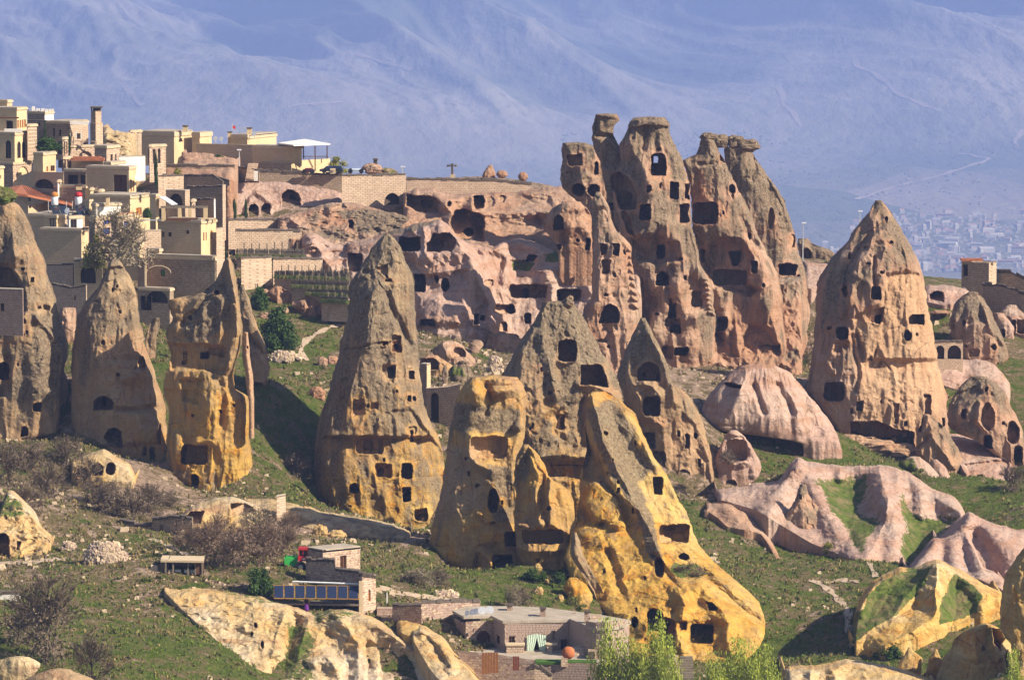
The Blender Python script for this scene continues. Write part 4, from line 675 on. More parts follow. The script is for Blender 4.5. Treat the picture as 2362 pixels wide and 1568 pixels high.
cone('rock_dome', 'grey dome with two tall oval hollows at the right edge', 588,
 D_([(2240,868),(2215,888),(2193,920),(2184,955),(2187,985),(2215,1003),(2245,1012),(2290,1045),(2330,1070)]), D_([(2270,868),(2300,882),(2322,910),(2340,950),(2355,985),(2362,1020),(2372,1075)]), seed=43, lichen=(.6,.35), cat='rock dome', depth=.75, p=2.2,
 feats=[pl('b4', -.6, 8, (1480,60),(1500,0),(1600,-30),(1640,0),(1560,40)), ln('b4', 9, .8, 1, (1620,60),(1612,150),(1650,210))], caves=cav('b4', ('e',1628,55,1698,208,1.5), ('r',1525,95,1546,140,1.6), ('a',1645,235,1690,300,2.5), ('e',1768,155,1835,280,2.), ('a',1808,292,1852,390,2.), ('e',1740,162,1755,180,1)))
sheet('slab_rock', 'tilted pale slab with a flat top below the grey dome with oval hollows', 590, 578, Q('b4', [(1450,222),(1500,232),(1580,245),(1660,275),(1740,310),(1795,350),(1812,420)]), Q('b4', [(1450,300),(1500,360),(1540,440),(1640,480),(1740,530),(1812,500)]), seed=44, cat='rock slab', rd=5, round=40, **smd(), feats=[pl('b4', -.7, 6, (1540,390),(1780,365),(1760,520),(1560,480))], caves=cav('b4', ('r',1610,450,1635,470,.8)))
cone('rock_dome', 'low pink rock nose beside the doorway at the right edge', 622, Q('b3', [(1725,975),(1740,1040),(1780,1100),(1800,1160)]), Q('b3', [(1800,960),(1850,1020),(1888,1070),(1875,1110),(1886,1165)]), seed=45, cat='rock', **smd(), caves=cav('b3', ('a',1785,1080,1812,1140,1.5)))
cone('rock_dome', 'pink rock with a dark doorway cut by the frame at the right edge', 624, Q('b3', [(1830,1000),(1830,1080),(1850,1140)]), Q('b3', [(1900,985),(2000,1020),(2080,1145)]), seed=46, cat='rock', **smd(), caves=cav('b3', ('a',1862,1020,1895,1090,2.5), ('r',1905,1010,1990,1120,2)))
cone('rock_dome', 'low pink rock hump under the ruined walls at the right edge', 635, Q('b3', [(1830,905),(1780,940),(1770,975)]), Q('b3', [(1900,900),(1980,960),(2020,1010)]), seed=47, cat='rock', **smd())
sheet('arched_rock', 'pale rock bridge with a dark arched hole at the left of the plateau', 632, 624, Q('b3', [(1195,760),(1240,748),(1340,742),(1440,765),(1540,795)]), Q('b3', [(1195,870),(1240,880),(1340,900),(1440,880),(1540,870)]), seed=48, cat='rock', rd=3, round=20, **smd(), feats=[pl('b3', -1.3, 14, (1380,800),(1540,800),(1500,860),(1420,850)), ln('b3', 20, 1., 1, (1350,830),(1400,890))], caves=cav('b3', ('a',1240,793,1345,862,2.6)))
boulder('flat_boulder', 'flat pale boulder in the grass left of the grey rounded cone', *Q('b3', [(1320,955)])[0], 622, 24, 5, seed=2, tone=(0,-.3,0,0))
cone('rock_outcrop', 'dark scrubby outcrop with a cave behind the left slope of the great cone', 668, Q('b3', [(230,395),(215,440),(240,520),(260,560)]), Q('b3', [(300,390),(350,445),(430,460),(500,480),(530,560)]), seed=49, lichen=(.9,.6), cat='outcrop', depth=.5, fine=2, caves=cav('b3', ('a',250,462,335,535,2.5)))
sheet('pale_bank', 'pale roadside rock bank seen between the castle rock and the great cone', 652, 645, Q('b3', [(270,575),(340,580),(450,590),(480,600)]), Q('b3', [(270,760),(340,780),(400,700),(480,680)]), seed=50, cat='bank', rd=1, **smd(), feats=[])
# ---------------------------------------------------------------- middle rocks: the grey and yellow massif
GM = 'rocks of the grey and yellow massif'
cone('tall_cone', 'tall two-storey cone with a dark pointed tip right of the grey massif', 566,
 Q('b1', [(1328,160),(1312,190),(1290,240),(1240,340),(1205,440),(1192,510),(1225,620),(1262,680),(1310,760),(1345,860),(1400,960),(1470,1060),(1530,1120),(1600,1170)]), Q('b1', [(1352,160),(1370,195),(1405,250),(1450,350),(1490,440),(1512,530),(1555,560),(1605,610),(1660,700),(1700,810),(1728,930),(1742,1050),(1745,1130),(1738,1192)]),
 ridge=Q('b1', [(1340,160),(1420,330),(1500,520),(1500,700),(1600,1190)]), seed=51, mat=M['tan_rock'], lichen=(.9,-.1), cat='rock cone', depth=.75, p=1.7,
 feats=[ln('b1', 20, 1., 1, (1380,260),(1450,400),(1505,540),(1520,640)), ln('b1', 20, 1.2, 1, (1290,545),(1340,540),(1400,560),(1430,600)), ln('b1', 16, .9, 1, (1300,590),(1330,640),(1320,720),(1400,740),(1450,780)), pl('b1', -.5, 12, (1500,760),(1560,700),(1640,780),(1700,950),(1740,1190),(1500,1120)), ('tone', Q('b1', [(1500,800),(1640,780),(1720,950),(1760,1200),(1500,1150)]), 2, .7, 14), ('tone', Q('b1', [(1290,540),(1440,560),(1420,760),(1300,700)]), 0, -.1, 8), ln('b1', 8, -.4, 1, (1650,930),(1700,980))],
 caves=cav('b1', ('a',1308,418,1440,522,2.), ('r',1345,610,1435,722,2.8), ('r',1340,820,1412,905,2.4), ('r',1395,925,1468,1010,2.4), ('a',1580,823,1606,905,1.8), ('e',1634,818,1650,850,1.8), ('a',1548,1033,1608,1120,3.), ('r',1625,1145,1672,1175,2.), ('r',1690,1100,1706,1182,1.5), ('r',1656,970,1672,1012,1.2))+[])
S_pig = [('holes', 1352+944.4*0, 0, 0, 0, 1, 1, 1, 1, 0)]
cone('grey_cone', 'big grey crag with two large openings rising behind the yellow massif', 532,
 Q('b1', [(765,78),(742,130),(700,200),(640,290),(600,350),(560,430),(530,500),(560,700),(600,1000),(640,1300),(690,1560)]), Q('b1', [(930,68),(965,110),(995,150),(1040,230),(1090,330),(1150,430),(1195,520),(1225,620),(1240,700),(1260,1000),(1330,1300),(1380,1560)]),
 ridge=Q('b1', [(790,80),(700,250),(650,500),(660,700),(760,1000),(960,1560)]), seed=52, mat=M['tan_rock'], lichen=(.95,.0), ochre=(-.1,.9), cat='rock cone', group=GM, depth=.7, p=1.7, tround=6, fine=1.6,
 feats=[ln('b1', 10, -.6, 1, (720,200),(740,150)), ('tone', Q('b1', [(670,590),(760,600),(900,690),(880,760),(660,700)]), 0, .0, 10), ('tone', Q('b1', [(990,540),(1140,550),(1200,600),(1000,600)]), 0, -.1, 6), ('tone', Q('b1', [(830,670),(940,640),(1010,600),(1010,900),(850,880)]), 2, .2, 8), ln('b1', 14, .8, 1, (980,540),(1080,560),(1190,610)), pl('b1', -1.6, 12, (790,980),(1020,970),(1030,1100),(880,1080),(800,1060)), ln('b1', 22, 1.2, 1, (760,960),(860,940),(990,960)), ln('b1', 18, .8, 1, (760,260),(800,420),(840,600)), ln('b1', 8, .6, 1, (860,410),(900,420),(950,400)), ln('b1', 14, -.7, 1, (900,640),(820,720),(720,800)), pl('b1', -1., 14, (830,700),(1000,620),(1010,900),(900,930),(820,820)), ('holes', *Q('b1',[(818,1003)])[0], 10, 1, 8.2, 1, 4.6, 6.5, .8), ('holes', *Q('b1',[(826,1024)])[0], 10, 1, 8.2, 1, 4.6, 6., .8)],
 caves=cav('b1', ('r',853,287,958,407,3.), ('p',[(985,432),(1095,430),(1115,450),(1142,555),(980,540)],3.6), ('r',838,710,892,800,.9), ('r',870,730,892,792,.5)))
boulder('perched_stone', 'knobbly stone perched on the top of the big grey crag', *Q('b1', [(910,72)])[0], 531, 13, 15, seed=5, tone=(.7,.3,0,0), rough=.35, tilt=-.5)
cone('yellow_crag', 'cream and yellow crag with a rounded recess of pigeonholes at the left of the massif', 510,
 Q('b1', [(345,512),(315,530),(285,590),(255,680),(232,780),(215,900),(200,1020),(180,1150),(150,1270),(125,1370),(110,1450),(140,1520),(190,1570),(240,1590),(330,1620),(400,1640)]), Q('b1', [(615,500),(650,540),(672,600),(678,650),(668,740),(660,830),(655,900),(640,1000),(635,1200),(640,1400),(650,1568),(700,1600)]),
 ridge=Q('b1', [(380,510),(360,800),(440,1200),(540,1600)]), seed=53, mat=M['tan_rock'], lichen=(.28,.1), ochre=(.5,.65), cat='rock crag', group=GM, depth=.8, p=1.9, tround=5,
 feats=[('bump', *Q('b1', [(370,590)])[0], 34, 34, 1.6), ('bump', *Q('b1', [(540,560)])[0], 44, 26, 1.4), ln('b1', 14, -1., 1, (440,560),(470,640),(430,700)), ln('b1', 12, -.8, 1, (440,545),(560,550),(640,540)), ('tone', Q('b1', [(300,520),(660,500),(680,650),(560,680),(470,660),(270,650)]), 0, .15, 8), ('tone', Q('b1', [(230,650),(640,690),(640,800),(560,830),(350,800),(220,800)]), 0, .75, 10),
  ln('b1', 22, .9, 1, (350,840),(340,920),(380,990),(480,1040)), ln('b1', 20, .8, 1, (640,780),(600,900),(585,1000),(590,1200)), ('tone', Q('b1', [(200,880),(340,900),(440,1050),(440,1250),(140,1340),(180,1150)]), 0, .1, 10), ('tone', Q('b1', [(200,880),(340,900),(440,1050),(440,1250),(140,1340),(180,1150)]), 1, .25, 14), ('tone', Q('b1', [(450,1000),(590,1020),(585,1330),(480,1330),(440,1200)]), 0, .8, 8),
  ln('b1', 16, .8, 1, (410,1290),(450,1310),(480,1320)), ln('b1', 16, -1, 1, (480,1480),(420,1490),(400,1568)), ('bump', *Q('b1', [(620,790)])[0], 18, 12, .8), ('bump', *Q('b6', [(420,240)])[0], 24, 40, 1.6), ln('b6', 14, 1.4, 1, (380,160),(430,220),(480,340)),
  ('holes', *Q('b1',[(400,857)])[0], 8, 1, 6.2, 1, 3.6, 4.5, .7), ('holes', *Q('b1',[(404,876)])[0], 5, 1, 7, 1, 4.4, 5., .7)],
 caves=cav('b1', ('r',350,843,562,965,1.2), ('r',372,850,530,940,.6), ('e',450,1143,506,1272,3.), ('r',546,1385,608,1470,3.))+cav('b6', ('r',455,183,592,277,3.2), ('e',545,255,562,270,.8)))
cone('yellow_slab', 'broad yellow slab face with a long low cave between the crag and the great spur', 504,
 Q('b1', [(652,885),(625,930),(602,1000),(596,1150),(600,1330),(612,1470),(640,1568),(690,1600)]), Q('b1', [(680,885),(730,930),(778,1000),(800,1070),(860,1110),(915,1150),(945,1220),(962,1320),(975,1430),(1010,1568),(1040,1640)]),
 ridge=Q('b1', [(665,885),(760,1100),(750,1350),(760,1600)]), seed=54, mat=M['tan_rock'], lichen=(.2,.0), ochre=(.6,.5), cat='rock slab', group=GM, depth=.5, p=1.5, q=.6, gully=1.4,
 feats=[pl('b1', .9, 8, (800,1080),(870,1110),(925,1180),(965,1330),(975,1440),(800,1350),(790,1200)), pl('b1', -.8, 10, (610,1020),(680,900),(770,1060),(785,1200),(720,1350),(610,1340)), ln('b1', 12, .8, 1, (620,1345),(700,1360),(760,1340)), ln('b1', 14, .7, 1, (680,920),(740,1060),(720,1200),(750,1340)), ln('b1', 16, .8, 1, (640,1490),(750,1500),(900,1480))],
 caves=cav('b1', ('r',648,1376,882,1452,3.), ('r',660,1382,722,1424,2.)))
cone('yellow_spur', 'great yellow spur with a grey-streaked back sweeping down to the right', 500,
 D_([(1362,905),(1352,925),(1350,985),(1350,1050),(1338,1100),(1330,1200),(1300,1290),(1320,1340),(1350,1370),(1395,1410),(1425,1450),(1440,1500),(1460,1515)]), D_([(1392,903),(1426,918),(1466,958),(1485,1010),(1508,1055),(1535,1091),(1552,1123),(1579,1175),(1597,1215),(1612,1256),(1655,1306),(1718,1353),(1750,1387),(1765,1430),(1762,1470),(1745,1500),(1720,1520)]),
 ridge=D_([(1370,905),(1400,1000),(1440,1120),(1500,1250),(1560,1350),(1600,1500)]), Yl=[(905,514),(1200,504),(1350,494),(1515,484)], seed=55, mat=M['tan_rock'], lichen=(.3,-.15), ochre=(.6,1.0), cat='rock spur', group=GM, depth=.5, p=1.8, tround=6, gully=.9,
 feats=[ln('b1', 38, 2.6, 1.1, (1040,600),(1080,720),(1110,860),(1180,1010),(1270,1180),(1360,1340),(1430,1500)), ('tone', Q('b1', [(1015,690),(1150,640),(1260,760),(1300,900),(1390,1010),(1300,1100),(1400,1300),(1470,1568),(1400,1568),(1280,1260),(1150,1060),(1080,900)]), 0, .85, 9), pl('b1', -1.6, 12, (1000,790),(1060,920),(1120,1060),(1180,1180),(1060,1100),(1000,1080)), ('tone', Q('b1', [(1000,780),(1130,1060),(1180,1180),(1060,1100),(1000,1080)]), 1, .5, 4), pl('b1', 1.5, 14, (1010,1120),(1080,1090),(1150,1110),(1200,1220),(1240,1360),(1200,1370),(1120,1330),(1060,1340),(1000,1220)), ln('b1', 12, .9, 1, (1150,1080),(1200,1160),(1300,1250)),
  ln('b1', 14, -.8, 1, (960,1250),(1040,1320),(1100,1350)), ('tone', Q('b1', [(1400,1300),(1560,1310),(1640,1500),(1600,1568),(1440,1460)]), 0, .1, 6), ln('b1', 26, 1.2, 1.1, (1340,860),(1420,960),(1500,1090),(1600,1290)), ln('b1', 30, .9, 1, (1240,700),(1320,850),(1400,1000)), ln('b6', 12, -.9, 1, (1570,180),(1620,260),(1700,360),(1760,420)),
  ln('b6', 26, 1.6, 1.1, (1740,420),(1790,520),(1760,640),(1740,720),(1760,820)), ln('b6', 30, 1.4, 1.1, (1790,440),(1900,400),(2000,500),(2060,580),(2080,640),(2060,760),(2110,860)), ln('b6', 12, -1., 1, (1890,280),(1990,380),(2080,450),(2200,560),(2330,640)), ('tone', Q('b6', [(1700,230),(1860,240),(1945,300),(1900,330),(1760,340),(1690,290)]), 3, .8, 4), ('tone', Q('b6', [(1560,400),(1380,400),(1340,480),(1460,480)]), 0, .2, 6), ln('b6', 12, -.7, 1, (1220,30),(1270,160),(1330,320)), ln('b6', 14, -.8, 1, (1250,160),(1320,380),(1350,440)), ln('b6', 30, 1.1, 1, (1100,40),(1230,60),(1250,120)), ln('b6', 24, 1., 1, (1300,580),(1480,600),(1520,700)), pl('b6', -1., 12, (1740,640),(1980,640),(2080,650),(2060,760),(2110,880),(1860,890),(1750,760))],
 caves=cav('b1', ('r',1400,1073,1450,1172,2.6), ('r',1433,1343,1602,1448,2.8), ('r',1460,1350,1600,1440,.9), ('e',1545,1513,1606,1547,2.2))+cav('b6', ('e',1572,200,1640,332,2.2), ('a',1525,552,1640,700,3.), ('r',1825,658,1982,788,3.), ('a',1610,615,1720,820,2.6), ('p',[(1935,505),(1970,500),(2010,540),(2000,565),(1960,560)],2.2), ('e',1420,605,1462,680,2.), ('r',1750,640,1800,700,1.5), ('p',[(1120,635),(1190,640),(1200,660),(1130,660)],1.2)))
cone('rock_sliver', 'thin pinkish blade of rock standing against the foot of the yellow massif', 491, Q('b6', [(1012,22),(1000,80),(992,180),(1040,260),(1110,360),(1160,440),(1200,540),(1220,600)]), Q('b6', [(1035,22),(1060,80),(1085,180),(1140,280),(1190,370),(1230,460),(1262,540),(1280,610)]), ridge=Q('b6', [(1025,22),(1040,200),(1150,380),(1250,600)]), seed=56, mat=M['tan_rock'], lichen=(.3,.3), cat='rock', depth=.8, p=1.3, q=.7)
cone('yellow_boulder', 'large yellow boulder on the grass below the long low cave', 489, Q('b6', [(990,335),(950,360),(940,410),(980,480),(1040,540),(1080,570)]), Q('b6', [(1030,335),(1090,370),(1140,430),(1148,480),(1125,540),(1130,580)]), seed=57, mat=M['tan_rock'], lichen=(.1,.0), ochre=(.85,.8), cat='boulder', group='yellow boulders on the grass below the massif', depth=.8, amp=.6)
for px, py, a, b, lb in ((770,275,30,36,'leftmost'),(775,430,34,34,'middle'),(925,480,24,30,'rightmost'),(830,360,16,16,'smallest')):
    (x, y), = Q('b6', [(px, py)]); g = drape(x, y+b/4); boulder('yellow_boulder', lb+' of the small yellow boulders scattered below the massif', x, y, g.y, a/3, b/3, seed=px % 17, tone=(.0,.9,0,0), group='yellow boulders on the grass below the massif')
# ---------------------------------------------------------------- the twin cone left of the massif
cone('twin_cone', 'tall yellow-grey twin cone dotted with square windows, left of the massif', 552,
 Q('a6', [(1222,98),(1185,140),(1140,185),(1085,260),(1035,350),(985,420),(940,470),(912,560),(915,680),(900,830),(850,1000),(825,1120),(790,1250),(750,1400),(720,1500)])+D_([(738,960),(725,1030),(721,1090),(735,1140),(760,1175),(800,1200)]),
 Q('a6', [(1248,98),(1300,140),(1345,200),(1390,320),(1440,420),(1462,520),(1470,700),(1490,900),(1497,1060),(1510,1250),(1540,1450),(1560,1568)])+D_([(990,965),(1008,1000),(1022,1045),(1026,1090),(1014,1150),(985,1215)]),
 ridge=Q('a6', [(1235,98),(1240,400),(1180,700),(1090,900),(1060,1100),(1000,1500)])+D_([(800,1000),(800,1210)]), seed=60, mat=M['tan_rock'], lichen=(.85,.4), ochre=(-.1,.8), cat='rock cone', depth=.75, p=1.55, q=.6, gully=1.2,
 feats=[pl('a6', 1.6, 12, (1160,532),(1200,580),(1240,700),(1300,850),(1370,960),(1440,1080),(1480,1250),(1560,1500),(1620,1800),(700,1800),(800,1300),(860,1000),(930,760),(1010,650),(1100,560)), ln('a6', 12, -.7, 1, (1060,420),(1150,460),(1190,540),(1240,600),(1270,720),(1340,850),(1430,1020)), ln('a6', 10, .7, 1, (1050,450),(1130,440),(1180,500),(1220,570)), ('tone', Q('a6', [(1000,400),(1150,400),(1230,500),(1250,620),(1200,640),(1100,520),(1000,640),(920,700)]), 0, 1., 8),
  ln('a6', 26, 1., 1, (1130,560),(1090,760),(1070,1000)), ('tone', Q('a6', [(1290,150),(1380,300),(1450,450),(1490,1000),(1420,1000),(1340,800),(1240,560)]), 0, .35, 10), pl('a6', -.7, 8, (1195,1200),(1310,1200),(1290,1340),(1230,1330),(1195,1270)), ln('a6', 4, -.4, 1, (850,1080),(1060,1040),(1130,1020),(1300,1010)),
  pl('b1', -.6, 10, (-100,700),(0,680),(60,760),(190,940),(200,1000),(190,1100)), ('holes', *Q('a6',[(1300,972)])[0], 4, 1, 4.5, 1, 2.6, 3, .4)],
 caves=cav('a6', ('r',1275,950,1357,1096,1.4), ('r',1297,1028,1330,1072,2.5), ('r',1240,1205,1312,1300,1.6), ('r',1265,1215,1310,1270,1.4), ('r',1425,1248,1468,1312,1.8), ('r',1408,1455,1442,1500,1.6), ('e',1455,1460,1480,1495,1.6), ('r',945,1480,1045,1568,.7), ('a',1100,1505,1165,1568,.9), ('p',[(1140,370),(1240,360),(1235,460),(1200,440)],1.))
  +cav('D', ('r',822,1010,882,1046,1.3), ('a',838,1013,860,1036,1.), ('r',866,1068,902,1101,1.6), ('e',870,1078,884,1096,1.5), ('r',926,1068,950,1103,3.), ('a',806,1115,827,1135,3.), ('r',928,1123,948,1156,3.), ('r',955,1173,986,1200,1.8), ('r',944,993,952,1021,1.), ('r',812,930,842,958,.7), ('r',940,985,960,1000,.4)))
# ---------------------------------------------------------------- three cones on the left
cone('rounded_cone', 'tall rounded cone with a blunt knob and two dark arched caves near its foot', 548,
 Q('a5', [(860,158),(832,175),(830,215),(800,290),(755,360),(700,430),(645,500),(600,590),(570,700),(560,820),(552,950),(545,1100),(540,1250),(548,1400),(575,1480),(610,1568)])+D_([(196,1035),(230,1052),(270,1066),(320,1082),(350,1098)]),
 Q('a5', [(905,158),(935,180),(950,225),(985,270),(1020,340),(1048,430),(1058,540),(1070,620),(1095,720),(1110,800),(1140,900),(1180,1000),(1205,1080),(1235,1180),(1262,1270),(1278,1400),(1282,1568)])+D_([(385,1030),(380,1075),(370,1100)]),
 ridge=Q('a5', [(880,160),(830,300),(820,600),(850,900),(880,1200),(900,1568)])+D_([(280,1100)]), seed=61, mat=M['tan_rock'], lichen=(.75,-.1), ochre=(-.1,.42), cat='rock cone', group='tall cones on the left', depth=.85, p=1.8,
 feats=[pl('a5', .6, 6, (830,160),(930,165),(955,225),(900,215),(825,225)), ln('a5', 14, .6, 1, (1050,500),(1000,640),(950,700),(930,820)), ln('a5', 12, -.6, 1, (880,920),(960,920),(1050,930)), ln('a5', 12, .7, 1, (950,1080),(1050,1030),(1110,1010)), ln('a5', 10, -.6, 1, (900,1310),(1000,1310),(1180,1290)), ln('a5', 20, .7, 1, (900,940),(980,1060),(1150,1060)), pl('a5', .5, 12, (890,1320),(1120,1320),(1230,1420),(1250,1568),(940,1568)),
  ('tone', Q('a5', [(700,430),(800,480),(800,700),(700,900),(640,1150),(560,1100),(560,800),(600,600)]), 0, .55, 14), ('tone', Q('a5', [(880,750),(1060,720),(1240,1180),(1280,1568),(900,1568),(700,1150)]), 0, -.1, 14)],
 caves=cav('a5', ('a',720,1208,864,1306,2.6), ('r',785,1215,812,1275,2.), ('p',[(1072,892),(1100,900),(1115,960),(1110,1010),(1035,1000)],1.3), ('e',1205,1420,1235,1568,1.2))+cav('D', ('p',[(242,1008),(250,992),(263,988),(278,995),(282,1015),(278,1030),(255,1028)],3.), ('a',346,1032,356,1090,2.), ('a',330,1030,338,1050,1.2)))
cone('yellow_cone', 'yellow ochre cone with a sharp twisted tip and a square room near its foot', 540,
 Q('a5', [(1738,145),(1718,165),(1700,220),(1660,320),(1600,370),(1520,430),(1400,440),(1300,452),(1290,520),(1325,620),(1275,690),(1285,800),(1310,900),(1285,980),(1255,1080),(1250,1170),(1280,1260),(1290,1400),(1270,1568)])+D_([(384,1050),(380,1085),(400,1105),(440,1120)]),
 Q('a5', [(1762,148),(1790,200),(1805,300),(1825,440),(1845,580),(1858,700),(1850,800),(1800,950),(1780,1040),(1800,1150),(1900,1200),(1912,1300),(1912,1568)])+D_([(578,1030),(581,1070),(575,1110),(560,1132)]),
 ridge=Q('a5', [(1750,150),(1790,400),(1780,700),(1750,1000),(1800,1300),(1780,1568)])+D_([(530,1120)]), seed=62, mat=M['tan_rock'], lichen=(.6,.3), ochre=(.25,.9), cat='rock cone', group='tall cones on the left', depth=.7, p=1.7, gully=1.3,
 feats=[ln('a5', 24, 1.4, 1.1, (1745,160),(1790,380),(1830,620),(1800,820),(1760,980)), pl('a5', -.9, 10, (1290,810),(1540,800),(1700,830),(1740,880),(1720,1040),(1560,1000),(1320,1000)), ('tone', Q('a5', [(1300,460),(1560,450),(1480,560),(1400,640),(1330,600)]), 0, -.1, 6), ('tone', Q('a5', [(1560,400),(1660,320),(1760,420),(1740,560),(1700,700),(1500,800),(1390,740),(1420,640)]), 0, .75, 8), ln('a5', 12, -.9, 1, (1400,640),(1500,560),(1600,400)), pl('a5', -.9, 12, (1390,1070),(1540,1080),(1520,1250),(1400,1230)), pl('a5', .8, 14, (1520,1120),(1620,1080),(1720,1130),(1700,1300),(1640,1568),(1480,1568),(1560,1300)), ln('a5', 12, -.9, 1, (1690,1120),(1700,1260),(1680,1400)),
  ('tone', Q('a5', [(1480,1250),(1700,1180),(1750,1568),(1400,1568)]), 0, .1, 10), ('holes', *Q('a5',[(1408,872)])[0], 2, 4, 6, 5.5, 3, 3, .5), ('bump', *Q('b7', [(1090,110)])[0], 20, 60, 1.4)],
 caves=cav('a5', ('e',1638,398,1678,432,2.), ('r',1540,870,1597,915,2.4), ('r',1398,935,1428,960,1.), ('p',[(1600,830),(1730,840),(1720,900),(1600,890)],.7))+cav('b7', ('r',1125,113,1282,232,2.5), ('r',1128,120,1150,215,1.5), ('a',1190,292,1228,378,2.5)))
cone('grey_cone', 'plain grey cone with a frayed foot standing behind the yellow ochre cone', 560, Q('a5', [(1835,350),(1840,600),(1860,900),(1900,1200),(1940,1260)]), Q('a5', [(1870,375),(1910,460),(1935,580),(1980,690),(2025,800),(2055,900),(2070,980),(2050,1080),(2062,1150),(2020,1210),(1960,1260)]), ridge=Q('a5', [(1850,350),(1920,800),(1980,1250)]), seed=63, mat=M['tan_rock'], lichen=(.7,.2), cat='rock cone', group='tall cones on the left', depth=.8,
 feats=[ln('a5', 10, -.6, 1, (1910,760),(2000,860),(2060,940)), ln('a5', 14, -.9, 1, (1930,1130),(2000,1140),(2060,1130))], caves=cav('a5', ('p',[(1935,1100),(2010,1105),(2000,1160),(1950,1140)],1.5)))
cone('far_left_cone', 'massive dark cone cut by the left edge of the photograph', 552,
 D_([(-20,455),(-60,600),(-80,800),(-80,1010)]), D_([(15,458),(45,472),(62,500),(85,560),(104,600),(115,650),(130,690),(142,740),(150,770),(158,810),(150,850),(158,900),(152,960),(135,1000),(100,1012)]), ridge=D_([(0,455),(50,600),(60,800),(60,1000)]), seed=64, mat=M['tan_rock'], lichen=(.6,.25), cat='rock cone', group='tall cones on the left', depth=.75, p=1.8,
 feats=[pl('a5', 1.6, 10, (-200,620),(0,580),(60,565),(160,590),(200,560),(290,570),(330,640),(420,740),(470,820),(490,900),(440,1500),(-200,1600)), ln('a5', 16, .9, 1, (300,620),(400,680),(470,780),(480,900)), pl('a5', -1.2, 10, (-100,195),(60,195),(110,260),(160,330),(190,440),(200,560),(-100,560)), ('tone', Q('a5', [(-100,380),(180,390),(200,560),(-100,560)]), 2, .5, 5), ln('a5', 26, -1., 1, (360,700),(420,900),(410,1100)), ('bump', *Q('a5', [(110,130)])[0], 16, 30, 1.2), ('tone', Q('a5', [(240,860),(330,640),(480,760),(460,1000),(380,1400),(240,1100)]), 0, .9, 10), pl('a5', -.8, 10, (30,900),(80,900),(80,1200),(0,1200))],
 caves=cav('a5', ('a',-20,940,66,1072,3.4), ('r',254,1255,312,1322,2.6), ('a',463,1265,532,1352,2.), ('a',158,1440,212,1510,2.2), ('p',[(-40,215),(60,215),(120,280),(150,390),(-40,390)],2.), ('r',4,495,32,556,1.2), ('e',200,708,220,732,1.), ('r',330,512,380,545,.8)))
boulder('dark_shrub_cap', 'dark scrubby clump crowning the far left cone', 8, 452, 548, 28, 20, seed=9, tone=(.4,-.3,-.3,1.3), cat='scrub', rough=.4)
cone('rock_stub', 'pink stub of rock between the far left cone and the rounded cone', 570, D_([(140,710),(132,740),(140,830)]), D_([(175,712),(180,760),(165,840)]), seed=65, lichen=(.1,.0), cat='rock')
cone('rock_stub', 'small grey tooth of rock between the rounded cone and the yellow cone', 562, Q('a5', [(1180,608),(1150,640),(1110,740),(1120,900)]), Q('a5', [(1222,605),(1225,660),(1190,800),(1200,900)]), seed=66, mat=M['tan_rock'], lichen=(.5,.3), cat='rock')
# ---------------------------------------------------------------- yellow rock in the foreground
YL = dict(lichen=(-.1,-.3), ochre=(1.,1.1))
sheet('yellow_ridge', 'sharp yellow ridge with scrub between its ribs, low on the right', 484, 470,
 Q('b4', [(935,1350),(950,1260),(962,1180),(985,1115),(1040,1040),(1120,985),(1190,958),(1260,962),(1320,940),(1383,917),(1440,935),(1500,962),(1570,1005),(1650,1050),(1740,1095)]),
 Q('b4', [(935,1400),(1000,1400),(1100,1395),(1200,1370),(1300,1330),(1400,1290),(1500,1270),(1600,1230),(1740,1180)]), seed=70, cat='rock ridge', amp=.8, rd=3, lichen=(-.1,-.2), ochre=(.6,.9), mat=M['cream_rock'], side=6,
 feats=[ln('b4', 46, 3.6, 1., (1383,920),(1390,1000),(1378,1090),(1385,1180),(1360,1240),(1200,1330),(1100,1380)), ln('b4', 34, 1.6, 1., (1385,920),(1300,1010),(1220,1110),(1160,1200),(1130,1260)), ln('b4', 26, 1.5, 1.2, (1190,960),(1100,1020),(1040,1060),(990,1140),(975,1180)), ln('b4', 28, 1.4, 1.2, (1440,950),(1560,1040),(1640,1120),(1630,1180)), ln('b4', 24, 1., 1., (1060,1270),(960,1350)),
  ('tone', Q('b4', [(1010,1110),(1120,1020),(1200,975),(1300,965),(1355,950),(1330,1040),(1230,1130),(1140,1210),(1050,1270),(940,1340),(930,1220),(985,1180)]), 3, 1.7, 8), ('tone', Q('b4', [(1420,1130),(1480,1000),(1560,1030),(1620,1110),(1600,1190),(1480,1240),(1400,1260),(1400,1180)]), 3, 1.7, 8), ('tone', Q('b4', [(1380,910),(1480,930),(1640,1060),(1600,1120),(1460,1010)]), 1, .55, 8)], caves=[])
cone('yellow_tooth', 'left one of two small pointed yellow teeth at the bottom right', 462, Q('b4', [(1232,1388),(1205,1430),(1170,1490),(1165,1540)]), Q('b4', [(1240,1388),(1275,1425),(1310,1440),(1300,1540)]), ridge=Q('b4',[(1236,1388),(1225,1540)]), seed=71, cat='rock', group='pointed yellow teeth', amp=.5, p=1.4, **YL)
cone('yellow_tooth', 'right one of two small pointed yellow teeth at the bottom right', 461, Q('b4', [(1378,1398),(1345,1450),(1325,1530),(1330,1600)]), Q('b4', [(1388,1398),(1412,1460),(1415,1520),(1400,1600)]), ridge=Q('b4',[(1382,1398),(1370,1600)]), seed=72, cat='rock', group='pointed yellow teeth', amp=.5, p=1.4, **YL)
